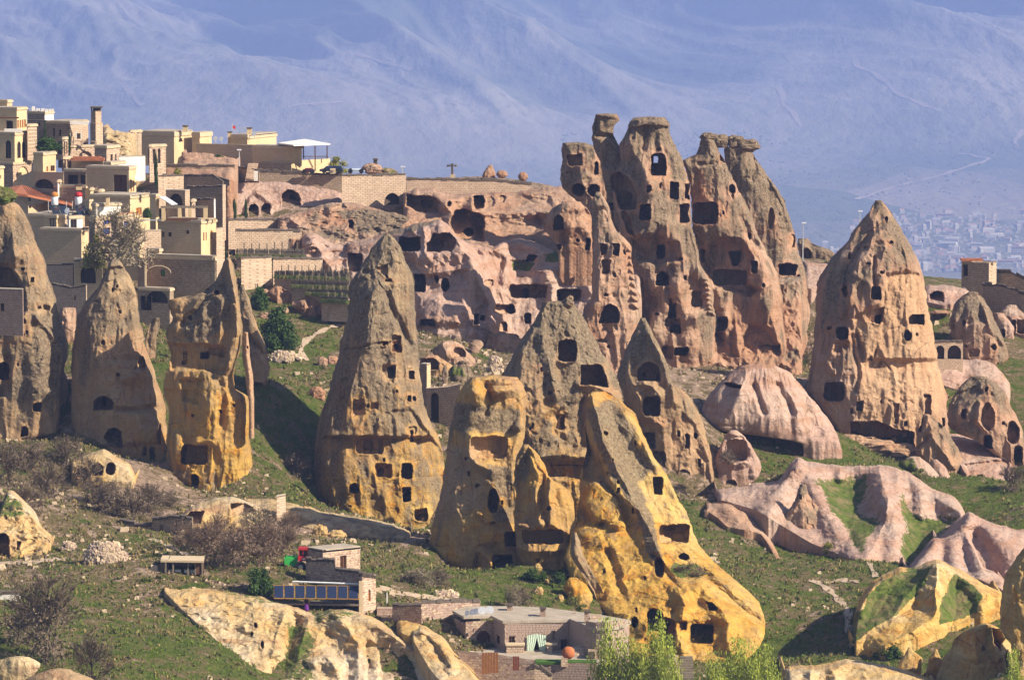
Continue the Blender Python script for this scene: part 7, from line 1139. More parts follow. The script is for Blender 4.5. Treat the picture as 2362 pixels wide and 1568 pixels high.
for k in (-1, 1): q = h.loc(1018+k*34, 666.5); MB().tube((h.loc(1018, 666.5)[0], q[1], h.z(115)), (q[0], q[1], h.z(112)), .04).build('arm', M['metal'], h.e); MB().lathe((q[0], q[1], h.z(124)), [(.3,0),(.12,.3)], 8).build('lamp_shade', M['drystone'], h.e)
h.done()
h = House('dark_chimney', 'dark stub chimney behind the smooth rock at the end of the car park', 'chimney', 'a2', 1880, 740, 688, 'drystone'); h.box('stack', 1863,690,1898,745,688,.8,'drystone'); h.box('cap_slab', 1858,676,1903,690,687.8,1.1,'drystone'); h.done()
h = House('flagpole', 'thin pole with a small red flag on the hotel skyline', 'flag', 'a2', 568, 430, 696, 'red'); a = h.loc(568, 696); MB().tube((a[0],a[1],0), (a[0],a[1],h.z(345)), .04).build('pole', M['metal'], h.e); MB().hexa([(a[0],a[1],h.z(395)),(a[0]+.4,a[1]+.1,h.z(408)),(a[0]+.4,a[1]+.13,h.z(408)),(a[0],a[1]+.03,h.z(395)),(a[0],a[1],h.z(368)),(a[0]+.45,a[1]+.1,h.z(380)),(a[0]+.45,a[1]+.13,h.z(380)),(a[0],a[1]+.03,h.z(368))]).build('flag', M['red'], h.e); h.done()
M['carred'] = mat_plain('dark_red_car_paint', (.10,.012,.012), .05, 2, rough=.25, bump=0, spec=.5); M['carblue'] = mat_plain('dark_blue_car_paint', (.012,.02,.05), .05, 2, rough=.25, bump=0, spec=.5); M['carwhite'] = mat_plain('silver_car_paint', (.55,.62,.70), .05, 2, rough=.25, bump=0, spec=.5)
def car(name, label, cat, r, x0, x1, yt, yb, Y, mat, van=False):
    (a, b), (c, d) = Q(r, [(x0, yt), (x1, yb)]); m = mpp(Y); L = (c-a)*m; H = (d-b)*m; g = P3((a+c)/2, d, Y); e = empty(name, g, label, cat, 'cars parked above the wall'); w = 1.7; x = L/2
    pr = [(-x,.25),(-x,H*.5),(-x*.72,H*.58),(-x*.45,H*.96),(x*.45 if not van else x*.8,H),(x*.78 if not van else x*.95,H*.58),(x,H*.5),(x,.25)]
    mb = MB(); n = len(pr); A = [(p[0], -w/2+(.15 if p[1] > H*.7 else 0), p[1]) for p in pr]; Bq = [(p[0], w/2-(.15 if p[1] > H*.7 else 0), p[1]) for p in pr]; mb.poly(A); mb.poly(Bq[::-1]); [mb.poly([A[i], Bq[i], Bq[(i+1) % n], A[(i+1) % n]]) for i in range(n)]; mb.build('body', M[mat], e)
    for u0, u1 in ((-.5,-.08),(-.02,.42 if not van else .75)): MB().hexa([(x*u0*.98-.12,-w/2-.01,H*.6),(x*u1,-w/2-.01,H*.6),(x*u1,-w/2+.1,H*.6),(x*u0*.98-.12,-w/2+.1,H*.6),(x*u0+.05,-w/2+.13,H*.9),(x*u1*.93,-w/2+.13,H*.9),(x*u1*.93,-w/2+.2,H*.9),(x*u0+.05,-w/2+.2,H*.9)]).build('side_window', M['glass'], e)
    for sx_ in (-.62, .62):
        for sy_ in (-w/2, w/2-.2): MB().tube((x*sx_, sy_-.02, .3), (x*sx_, sy_+.2, .3), .32, n=12).build('wheel', M['black'], e)
    for sx_ in (-1, 1): MB().box((x*sx_-.03,-w/2+.1,H*.42), (x*sx_+.03,-w/2+.4,H*.5)).build('lamp', M['steel'], e)
    return e
car('parked_car', 'dark red car parked by the hotel terrace', 'car', 'a2', 1203, 1325, 762, 815, 667, 'carred')
car('parked_van', 'dark blue van parked right of the hotel terrace', 'van', 'a2', 1370, 1585, 742, 806, 668, 'carblue', True)
car('parked_car', 'silver-white car parked by the smooth humped rock', 'car', 'a2', 1622, 1785, 766, 808, 669, 'carwhite')
h = House('gate_pillar', 'small pale gate pillar in front of the dark blue van', 'pillar', 'a2', 1487, 812, 665, 'trim'); h.box('pillar', 1465,768,1512,815,664.5,.8,'trim'); h.box('plaque', 1475,778,1498,796,664.4,.1,'grey'); h.done()
cone('standing_slab', 'tall thin sunlit blade of rock against the yellow ochre cone', 537, Q('a5', [(1862,716),(1866,900),(1880,1080),(1905,1250)]), Q('a5', [(1900,722),(1915,900),(1938,1050),(1945,1250)]), seed=98, cat='rock', fresh=(.6,.6), lichen=(.1,.1), depth=2., tround=2, amp=.6, caves=cav('a5', ('e',1884,825,1900,842,.6)))
B('brick_infill', 'brick wall filling the hollow of the far left cone with one dark door', 'a5', -60,175,180,395,570,541, [(4,495,32,556,'w')], 'brown', cat='wall', cornice=None)
h = B('stone_column_house', 'small stone porch with square columns on the pink terrace', 'a1', 1370,1375,1525,552,720,652, [(1400,585,1428,718,'o'),(1448,585,1475,718,'o')], 'rubble', cat='porch', th=50)
wall('ruined_wall', 'grey ruined wall with a small slit beside the rounded cone', 'a5', [(360,200,345),(560,200,345)], 598, 596, 'rubble').done()
wall('ruined_wall', 'stepped rubble wall left of the rounded cone', 'a5', [(400,350,520),(480,365,520),(540,380,520),(660,360,520)], 586, 584, 'rubble', wins=[(568,435,580,470,'w')]).done()
# ruins and arcade on the right
h = B('ruined_house', 'ruined stone house with a red tiled edge and dark doorway on the right skyline', 'b3', 1480,1690,1748,572,770,652, [(1492,592,1528,680,'o')], 'grey', mat2='rubble', roof=None, cont=True, cornice=None)
h.box('tile_edge', 1478,545,1565,562,653,1.5,'tile'); h.box('tile_edge', 1565,545,1645,566,653.3,1.5,'tile'); h.box('parapet', 1480,562,1645,574,653.2,.6,'rubble')
for k in range(14): a = 1648+k*7.3; h.box('broken_stone', a, 566+random.random()*9, a+7, 576, 652.5, .5, 'rubble')
h.done()
wall('ruined_wall', 'ruined wall with a pale door jamb below the ruined house', 'b3', [(1640,750,840),(1715,755,850),(1755,750,850),(1900,790,880),(1925,815,900),(1962,820,905)], 640, 634, 'grey', jag=.3).done()
wall('ruined_wall', 'low broken wall at the right edge of the skyline', 'b3', [(1755,655,700),(1860,655,700),(2000,725,790),(2080,730,790)], 655, 652, 'grey', jag=.4).done()
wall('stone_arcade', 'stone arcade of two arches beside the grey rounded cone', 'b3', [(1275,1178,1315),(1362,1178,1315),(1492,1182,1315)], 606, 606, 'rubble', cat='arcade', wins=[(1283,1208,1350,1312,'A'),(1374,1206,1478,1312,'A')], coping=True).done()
h = B('brick_pillar', 'tall thin reddish brick pillar right of the twin cone', 'a6', 1515,1570,1602,1195,1640,566, mat='brown', mat2='tan', cat='pillar', cornice=None)
wall('arched_stone_wall', 'pinkish stone wall with a tall pointed arch right of the brick pillar', 'b1', [(95,565,800),(170,560,800),(225,555,800),(290,540,790)], 563, 561, 'rubble', cat='wall', wins=[(119,588,220,775,'A')], coping=False).done()
wall('small_stone_arch', 'small half-ruined stone arch at the end of the rubble heap', 'a6', [(762,735,840),(825,735,840),(905,735,845)], 603, 601, 'rubble', cat='arch', wins=[(840,770,900,845,'A')], coping=False).done()
# ---------------------------------------------------------------- stone houses in the foreground
ST = (.33, .235)
h = B('stone_hut', 'small pink-stone hut with a wooden door and a broken flat roof, beside the tractor', 'b5', 570,712,1028,472,645,480, [(857,514,912,628,'d')], 'brown', mat2='rubble', th=52, stones=ST, cornice=None, roof='slab', cont=True)
for k in range(16): a = 720+k*19.5; h.box('roof_stone', a, 462+random.random()*8, a+17, 474, 480+k*.5, .8, 'drystone')
h.done()
wall('stepped_wall', 'long brown stone wall with dark jagged coping running to the solar-panel house', 'b5', [(568,560,770),(812,565,770),(818,640,770),(1035,662,770)], 477, 472, 'brown', stones=ST, jag=.15).done()
h = B('stone_tower_house', 'tall narrow end of the pink-stone house with one slit window', 'b5', 1020,1046,1160,700,1045,470, [(1098,798,1116,900,'s')], 'brown', mat2='rubble', th=50, stones=ST, cornice=None, roof='slab', cont=True)
for k in range(18): a = 1015+k*8.4; h.box('coping_stone', a, 655+k*1.2+random.random()*10, a+7.5, 692+k*.6, 470+abs(a-1046)*.012, 1.2, 'drystone')
h.box('edge_pier', 1018,730,1050,1040,469.8,.4,'trim'); h.done()
h = House('porch', 'shaded porch under the row of solar panels', 'porch', 'b5', 700, 1000, 474, 'brown'); h.seg(300,475,1022,473,885,1000,[(560,905,605,990,'o')],mat='brown'); h.roof([(300,475),(300,470.5),(1020,469.6),(1022,473)], 884, th=.12, mat='greywood', ov=0)
for x in (330, 560, 800): h.box('post', x, 884, x+9, 1010, 470.8, .2, 'greywood')
h.done()
h = House('solar_panel_row', 'row of eight dark blue solar panels in ochre frames on the stone house', 'solar panels', 'b5', 660, 882, 470, 'brown')
M['panelglass'] = mat_plain('solar_glass', (.02,.03,.07), .15, 1., rough=.25, bump=0, spec=.5); M['ochreframe'] = mat_plain('ochre_frame', (.34,.19,.05), .1, 3.)
for k in range(8):
    x0 = 297+k*90.5; x1 = x0+84; Yb_, Yt_ = 470.2-k*.12, 471.6-k*.12; zt, zb = h.z(766+k*.6, Yt_), h.z(880+k*.8, Yb_); a, b, c, d = h.loc(x0, Yt_), h.loc(x1, Yt_-.1), h.loc(x1, Yb_-.1), h.loc(x0, Yb_)
    def quad(i, off): 
        q = []
        for P_, zz in ((d, zb), (c, zb), (b, zt), (a, zt)): q.append(Vector((P_[0], P_[1], zz)))
        ctr = sum(q, Vector())/4; n = (q[1]-q[0]).cross(q[3]-q[0]).normalized(); return [ctr+(v-ctr)*i+n*off for v in q]
    o, i_ = quad(1, 0), quad(1, .08); f = MB(); f.hexa([o[0], o[1], o[2], o[3], i_[0], i_[1], i_[2], i_[3]]); pn = f.build('panel', M['ochreframe'], h.e)
    g0, g1 = quad(.9, .085), quad(.9, .11); MB().hexa(g0+g1).build('glass', M['panelglass'], pn)
a, b = h.loc(455, 471.7), h.loc(1018, 470.9); MB().tube((a[0], a[1], h.z(752)), (b[0], b[1], h.z(764)), .09, n=6).build('top_rail', M['steel'], h.e); h.done()
# flat-roofed stone house
h = House('flat_roof_house', 'long flat-roofed stone house with an arched doorway, terrace and rounded right end', 'house', 'b6', 700, 860, 464, 'brown')
h.seg(190,470,270,466,645,845,mat='brown',stones=ST); h.seg(270,466,460,466.6,642,848,[(345,702,440,846,'d','a')],stones=ST)
h.seg(460,466.6,540,463,640,860,[(482,738,506,795,'w')],stones=ST); h.seg(540,463,985,464,638,875,[(568,735,611,797,'w'),(692,722,829,873,'A'),(925,765,972,852,'w')],stones=ST)
h.seg(985,464,1100,459.6,640,890,stones=ST)
for xa, Ya, xb, Yb2 in ((1100,459.6,1170,458.6),(1170,458.6,1240,458.4),(1240,458.4,1310,459.2),(1310,459.2,1362,460.5),(1362,460.5,1400,463)): h.seg(xa,Ya,xb,Yb2,640,890,stones=(.36,.26))
h.roof([(190,470),(270,466),(460,466.6),(540,463),(985,464),(1100,459.6),(1170,458.6),(1240,458.4),(1310,459.2),(1362,460.5),(1400,463),(1385,464),(1200,467),(830,472),(600,473),(300,473)], 640, th=.22, ov=.2)
for x0, x1, y0, y1, Y in ((550,600,528,598,470),(780,828,552,628,466),(1085,1130,572,640,461.5)): 
    c = h.box('chimney', x0+6, y0, x1-6, y1, Y, .7, 'brown'); MB().box((h.loc(x0,Y)[0], h.loc(x0,Y)[1]-.15, h.z(y0,Y)), (h.loc(x1,Y)[0], h.loc(x0,Y)[1]+.9, h.z(y0,Y)+.12)).build('cap', M['drystone'], c); h.box('chimney_pot', x0+14, y0-14, x1-14, y0-4, Y+.2, .4, 'drystone')
h.box('skylight', 1130,602,1210,634,464,1.5,'rubble'); [h.box('roof_vent', x, y, x+22, y+20, 468, .4, 'brown') for x, y in ((630,600),(480,605),(1010,578))]
h.box('stone_bench', 552,805,672,872,461.6,1.2,'rubble'); h.box('bench_top', 546,797,680,807,461.5,1.4,'trim'); h.box('stone_block', 832,800,868,872,462,1.,'rubble'); h.box('block_top', 826,793,905,801,461.9,1.,'trim')
h.box('lamp', 872,700,884,760,463.6,.2,'drystone'); h.box('lamp', 318,690,328,712,465.6,.2,'drystone')
a = h.loc(1055, 460.2); MB().lathe((a[0], a[1]+.3, h.z(900)), [(1.5,0),(1.45,.7),(1.2,1.3),(.7,1.75),(.1,1.9)], 18).build('round_oven', M['rubble'], h.e, True); h.box('stove', 1118,838,1172,900,457.9,1.,'rubble'); h.box('stove_mouth', 1127,846,1163,895,457.8,.2,'dark')
h.done()
h = House('porch', 'low side porch with a slanting stone roof left of the flat-roofed house', 'porch', 'b6', 150, 840, 469, 'brown'); h.seg(20,472,235,470.5,692,850,[(112,700,232,838,'o')],stones=ST); h.roof([(10,471.5),(30,475),(190,474),(185,470)], 688, th=.15, mat='slab'); h.done()
e = House('curtains', 'pair of pale green curtains drawn apart in the big arched doorway', 'curtain', 'b6', 760, 870, 463, 'white'); M['curtain'] = mat_plain('pale_green_cloth', (.55,.68,.55), .08, 3.)
for s_, xs in ((1, 694), (-1, 827)):
    V = []; Fa = []; N, K = 14, 10
    for j in range(K+1):
        v = j/K; wd = 58*(1-v)**.6+14+10*v; 
        for i in range(N+1): u = i/N; x = xs+s_*u*wd; a = e.loc(x, 463.15); V.append((a[0], a[1]+.02*math.sin(i*1.9), e.z(735+s_*0+v*130+(1-u)*0+abs(u)*-12*(1-v))))
    for j in range(K):
        for i in range(N): q = j*(N+1)+i; Fa.append((q, q+1, q+N+2, q+N+1))
    mb = MB(); mb.v = V; mb.f = Fa; mb.build('curtain_panel', M['curtain'], e.e)
e.done()
for i, (x, y, rd, c) in enumerate([(283,580,20,'leftmost small dish'),(318,574,22,'second dish from the left, grey'),(341,570,24,'middle dish, tilted behind the brightest'),(385,566,30,'brightest white dish'),(437,562,33,'rightmost large grey dish')]): dish(c+' in the row of five on the flat stone roof', 'b6', x, y, rd, 466.5+i*.5, az=-.7 if i < 3 else -.35, group='five satellite dishes on the flat roof')
w = wall('terrace_wall', 'brown stone terrace wall below the flat-roofed house', 'b6', [(225,852,1080),(500,880,1080),(750,918,1080),(1175,930,1080)], 457, 455, 'brown', stones=ST, coping=False)
w.box('terrace_floor', 232,846,1170,852,457,8.,'slab') if False else None; w.done()
h = House('terrace', 'paved terrace in front of the flat-roofed house', 'terrace', 'b6', 700, 880, 460, 'slab'); h.roof([(230,457.2),(1175,455.2),(1420,458.6),(1240,459.5),(985,465),(200,471)], 882, th=.1, ov=0, name='paving'); h.roof([(752,455.6),(1175,455.4),(1172,457),(752,457.4)], 884, th=.22, mat='lawn' if 'lawn' in M else 'green', ov=0, name='lawn_strip'); h.done()
h = House('lean_on_door', 'old rust-brown wooden door leaning against the terrace wall', 'door', 'b6', 438, 1000, 454.4, 'wood', 'wooden doors on the terrace wall'); M['rust'] = mat_plain('rusty_boards', (.24,.10,.035), .4, 5.)
[h.box('board', 382+k*19, 852, 399+k*19, 1000-k*1.5, 454.4, .08, 'rust') for k in range(6)]; h.done()
h = House('lean_on_door', 'narrow dark red door standing against the terrace wall', 'door', 'b6', 617, 975, 454.4, 'wood', 'wooden doors on the terrace wall'); M['darkred'] = mat_plain('dark_red_boards', (.16,.045,.025), .3, 5.); [h.box('board', 596+k*15, 878, 609+k*15, 976, 454.4, .08, 'darkred') for k in range(3)]; h.done()
h = House('clay_jar', 'big round terracotta jar lying on the terrace edge', 'jar', 'b6', 978, 895, 455.8, 'tile'); M['clay'] = mat_plain('terracotta', (.46,.15,.06), .15, 3.)
j = MB().lathe((0,0,-.9), [(.25,0),(.75,.25),(1.0,.8),(.95,1.3),(.6,1.75),(.35,1.9)], 20).build('body', M['clay'], h.e, True); j.rotation_euler = (.3, .9, 0); j.scale = (.62,.62,.62); j.location = (0, 0, .55); h.box('plinth', 930,893,975,950,455.2,.5,'rubble'); h.done()
h = House('terrace_steps', 'grey plank steps at the right of the terrace beside a short stone wall', 'stairs', 'b6', 1795, 1044, 452, 'greywood')
for k in range(9): h.box('step', 1738+k*2, 1044-(k+1)*18, 1848-k, 1044-k*18-5, 451.5+k*.35, .5, 'greywood')
h.box('side_wall', 1662,880,1738,1060,452,1.,'rubble'); h.done()
wall('garden_steps', 'slanting stone-edged steps down the terrace wall below the jar', 'b6', [(745,940,960),(790,960,1000),(835,990,1020),(870,1010,1040)], 454, 454, 'rubble', thick=.6).done()
wall('terrace_wall', 'upper brown stone wall with stairs at its left end behind the foreground rocks', 'b5', [(1300,945,1095),(1545,937,1090)], 468, 466.5, 'brown', stones=ST).done()
wall('terrace_wall', 'upper brown stone wall running to the five satellite dishes', 'b5', [(1550,915,1085),(1800,905,1080),(2045,905,1040)], 470, 474, 'brown', stones=ST).done()
h = House('terrace_steps', 'shaded steps left of the upper brown wall', 'stairs', 'b5', 1235, 1090, 469, 'brown'); [h.box('step', 1170, 960+k*16, 1300, 960+(k+1)*16, 471-k*.3, 1., 'brown') for k in range(8)]; h.done()
h = House('white_post', 'short white post on the lawn right of the pink-stone house', 'post', 'b5', 1255, 940, 474, 'white'); h.box('post', 1250,826,1260,945,474,.12,'white'); h.done()
# tractor
h = House('tractor', 'red tractor with a green front hitched behind the small pink-stone hut', 'tractor', 'b5', 480, 640, 482, 'green')
h.box('hood', 385,530,495,600,482,1.,'green'); h.box('hood_top', 400,518,492,532,482.1,.8,'green'); h.box('chassis', 395,598,520,622,482.1,.8,'metal'); h.box('mudguard', 500,520,572,560,481.6,1.3,'red'); h.box('cab_roof', 503,448,586,466,481.7,1.3,'red')
for x in (508, 540, 574): h.box('cab_post', x, 466, x+6, 530, 481.8, .1, 'red')
h.box('cab_glass', 514,468,574,520,482.,1.,'glass'); h.box('lamp', 541,535,562,548,481.5,.1,'steel')
for x, y, rr_ in ((523,604,46),(408,618,22)):
    a = h.loc(x, 481.4); R_ = rr_/REG['b5'][2]*h.m; wl = MB().tube((a[0], a[1], h.z(y)), (a[0], a[1]+.5, h.z(y)), R_, n=20).build('wheel', M['black'], h.e); MB().tube((a[0], a[1]-.03, h.z(y)), (a[0], a[1]+.1, h.z(y)), R_*.45, n=14).build('rim', M['metal'], wl)
h.done()
# ruin, shed, piles of stones
wall('ruined_wall', 'dark ruined stone wall with a slit and an arched gap behind the bare bushes', 'b7', [(740,592,660),(832,603,680),(836,622,700),(940,615,710),(945,577,715),(1040,575,715),(1046,560,715),(1192,572,720)], 506, 502, 'grey', wins=[(990,608,1014,682,'n'),(1088,580,1112,700,'n','a')], jag=.2).done()
(_x, _y), = Q('b7', [(1130, 915)]); SY = drape(_x, _y).y-.4
h = House('shed', 'small open shed with a pale board roof and dark end walls', 'shed', 'b7', 1130, 915, SY, 'greywood'); h.roof([(1000,SY),(1010,SY+3.5),(1262,SY+3),(1258,SY-.5)], 836, th=.18, mat='trim', ov=.1)
h.seg(1020,SY+3,1250,SY+2.6,838,915,mat='grey'); [h.box('post', x, 840, x+9, 918, SY-.1, .18, 'greywood') for x in (1022,1068,1160,1205,1248)]; h.box('side_wall', 985,840,1020,912,SY+.2,3.,'drystone'); h.box('side_wall', 1214,840,1252,912,SY,3.,'wood')
for x in (1045, 1085, 1140, 1180): h.box('crate', x, 886, x+34, 906, SY+.6, .6, 'white')
a = h.loc(1045, SY); MB().tube((a[0], a[1], h.z(820)), (a[0]+.5, a[1]+.2, h.z(752)), .04).build('stick', M['greywood'], h.e); h.done()
def pile(label, r, x0, x1, y0, y1, Y, n, sz):
    (px, py), = Q(r, [((x0+x1)/2, y1)]); Y = drape(px, py).y; g = P3(px, py, Y); e = empty('stone_pile', g, label, 'stone pile'); m = mpp(Y)/REG[r][2]; W = (x1-x0)*m/2; Hh = (y1-y0)*m; rr = random.Random(label)
    core = MB(); core.lathe((0, 0, -1), [(W*.95, 0), (W*.9, 1), (W*.75, 1+Hh*.6), (W*.4, 1+Hh*.85)], 14); c = core.build('pile_core', M['drystone'], e); c.scale = (1, .5, 1)
    for k in range(n):
        t = (k+.5)/n; z = Hh*t; wx = W*(1-.55*t*t); me = STV[rr.randrange(4)*4+rr.choice((1, 2, 2))]; x = rr.uniform(-1, 1)*wx; yy = -.5*math.sqrt(max(0, wx*wx-x*x))-.15
        same('stone', me, e, (x, yy, z), (rr.uniform(-.3, .3), rr.uniform(-.5, .5), rr.uniform(-.5, .5)), (sz*rr.uniform(.7, 1.3), sz*.8, sz*rr.uniform(.5, .9)))
    return e
pile('big pile of pale building stones on the grassy hill, lower left', 'b7', 520, 795, 712, 838, 484, 230, .42)
pile('small heap of stones left of the big pale stone pile', 'b7', 375, 475, 712, 760, 492, 40, .35)
pile('pale rubble heap on the dirt below the yellow crag', 'b5', 1640, 1860, 805, 862, 482, 60, .4)
pile('rubble strip of stones on the grassy slope left of the twin cone', 'a6', 245, 520, 1085, 1160, 578, 90, .45)
pile('scatter of pale stones on the slope right of the small worn rock pile', 'a6', 2080, 2200, 1130, 1260, 585, 70, .5)
wall('low_wall', 'bit of low whitish wall at the left edge beside the bare trees', 'b7', [(-20,1035,1110),(118,1030,1100)], 466, 466, 'white').done()
wall('low_wall', 'low pale kerb wall by the tractor yard', 'b7', [(1535,845,880),(1690,865,890),(1760,880,900)], 486, 485, 'rubble').done()
B('yellow_stub_wall', 'small pale wall stump on the rock shelf edge', 'b5', 318,320,396,12,45,515, mat='rubble', cat='wall', th=60, cornice=None)
# ---------------------------------------------------------------- a person under the solar panels
def person():
    (px, py), = Q('b5', [(572, 1000)]); Y = 470.2; g = P3(px, py, Y); e = empty('person', g, 'person in dark clothes and a purple skirt standing under the solar panels', 'person')
    me = bpy.data.meshes.new('body'); J = [(0,0,.95),(0,0,1.15),(0,0,1.42),(0,-.02,1.52),(0,-.03,1.66),(-.1,0,.92),(-.11,-.03,.5),(-.12,.02,.08),(-.12,-.12,.04),(.1,0,.92),(.11,-.02,.5),(.12,.03,.08),(.12,-.11,.04),(-.19,0,1.40),(-.25,-.03,1.14),(-.22,-.16,.93),(.19,0,1.40),(.26,.0,1.14),(.24,-.10,.92)]
    Ed = [(0,1),(1,2),(2,3),(3,4),(0,5),(5,6),(6,7),(7,8),(0,9),(9,10),(10,11),(11,12),(2,13),(13,14),(14,15),(2,16),(16,17),(17,18)]
    R_ = [.15,.14,.15,.06,.105,.1,.07,.05,.04,.1,.07,.05,.04,.06,.045,.035,.06,.045,.035]
    me.from_pydata(J, Ed, []); o = bpy.data.objects.new('body', me); C.objects.link(o); o.parent = e; o.modifiers.new('skin', 'SKIN')
    for v, r in zip(me.skin_vertices[0].data, R_): v.radius = (r, r)
    me.skin_vertices[0].data[0].use_root = True; s = o.modifiers.new('sub', 'SUBSURF'); s.levels = 1; s.render_levels = 1
    M['skin'] = mat_plain('skin', (.45,.26,.17), .05, 4.); M['darkcloth'] = mat_plain('dark_cloth', (.03,.025,.035), .2, 6.); M['purple'] = mat_plain('purple_cloth', (.13,.03,.22), .2, 6.); me.materials.append(M['skin'])
    MB().lathe((0, 0, 0), [(.27,.25),(.24,.5),(.2,.8),(.17,.98)], 16).build('skirt', M['purple'], e, True); MB().lathe((0, 0, 0), [(.18,.93),(.19,1.1),(.21,1.35),(.15,1.47),(.07,1.52)], 16).build('jacket', M['darkcloth'], e, True)
    MB().lathe((0, .02, 0), [(.12,1.58),(.13,1.68),(.11,1.76),(.03,1.80)], 12).build('head_scarf', M['darkcloth'], e, True)
person()
# ---------------------------------------------------------------- plants
def mat_leaf(name, a, b, c, trans=.25):
    t = NT(name); n = t.noise(2.2, 4, .7); v = t.vor(5.); sp = t.n('ShaderNodeSeparateColor'); t.l(v.outputs['Color'], sp.inputs[0])
    col = t.mix(sp.outputs[0], a, b); col = t.mix(t.ramp(n, .45, .7, 0, .8), col, c); t.out(col)
    return t.m
M['leaf_dark'] = mat_leaf('dark_leaves', (.025,.055,.012), (.05,.10,.02), (.09,.13,.03))
M['leaf_birch'] = mat_leaf('spring_birch_leaves', (.26,.32,.04), (.42,.46,.08), (.17,.22,.04))
M['leaf_olive'] = mat_leaf('olive_leaves', (.11,.13,.035), (.18,.19,.06), (.22,.18,.08))
M['leaf_yellow'] = mat_leaf('yellow_green_leaves', (.22,.22,.03), (.33,.30,.05), (.14,.16,.03))
M['twig'] = mat_leaf('bare_twigs', (.13,.095,.065), (.21,.165,.12), (.09,.07,.05))
M['twig_red'] = mat_leaf('reddish_twigs', (.16,.11,.075), (.26,.18,.13), (.11,.08,.06))
M['twig_pale'] = mat_leaf('pale_twigs', (.20,.16,.11), (.32,.27,.18), (.14,.11,.07))
M['bark'] = mat_plain('bark', (.16,.12,.09), .4, 6.); M['bark_birch'] = mat_plain('birch_bark', (.5,.47,.42), .3, 6.)
M['grass'] = mat_leaf('grass_blades', (.08,.125,.015), (.15,.21,.03), (.21,.21,.06)); M['dry'] = mat_leaf('dry_weeds', (.20,.15,.06), (.30,.23,.10), (.14,.12,.04))
def cards(P, size, rng, elong=1.6, droop=0.):
    """small quads at points P (n,3)"""
    n = len(P); d = rng.normal(size=(n, 3)); d[:, 2] -= droop*2; d /= np.linalg.norm(d, axis=1)[:, None]+1e-6
    e = np.cross(d, rng.normal(size=(n, 3))); e /= np.linalg.norm(e, axis=1)[:, None]+1e-6
    s = (size*rng.uniform(.6, 1.4, n))[:, None]; a = d*s*elong*.5; b = e*s*.5
    V = np.stack([P-a-b*.4, P-a*0+b*-1, P+a, P-a*0+b], 1).reshape(-1, 3); Fq = np.arange(4*n).reshape(n, 4); return V, Fq
def crown_points(n, rng, shape='round', clumps=22):
    """points in a unit crown: x,y in -.5...5, z 0..1, gathered in clumps"""
    c = []
    while len(c) < clumps:
        p = rng.uniform(-1, 1, 3); z = (p[2]+1)/2; r = math.hypot(p[0], p[1])
        lim = {'round': math.sqrt(max(0, 1-(2*z-1)**2)), 'dome': math.sqrt(max(0, 1-z*z)), 'column': .95*(1-abs(2*z-1)**3)*(.55+.45*(1-z)), 'weep': math.sin(math.pi*min(1, z*.92+.08))**.6}[shape]
        if r < lim: c.append((p[0]*.5, p[1]*.5, z))
    c = np.array(c); k = rng.randint(0, clumps, n); sg = .09 if shape != 'column' else .06
    P = c[k]+rng.normal(size=(n, 3))*np.array([sg, sg, sg*(1 if shape != 'weep' else 1.6)]); P[:, 2] = np.clip(P[:, 2], .02, 1.05); return P, c
PROTO = {}
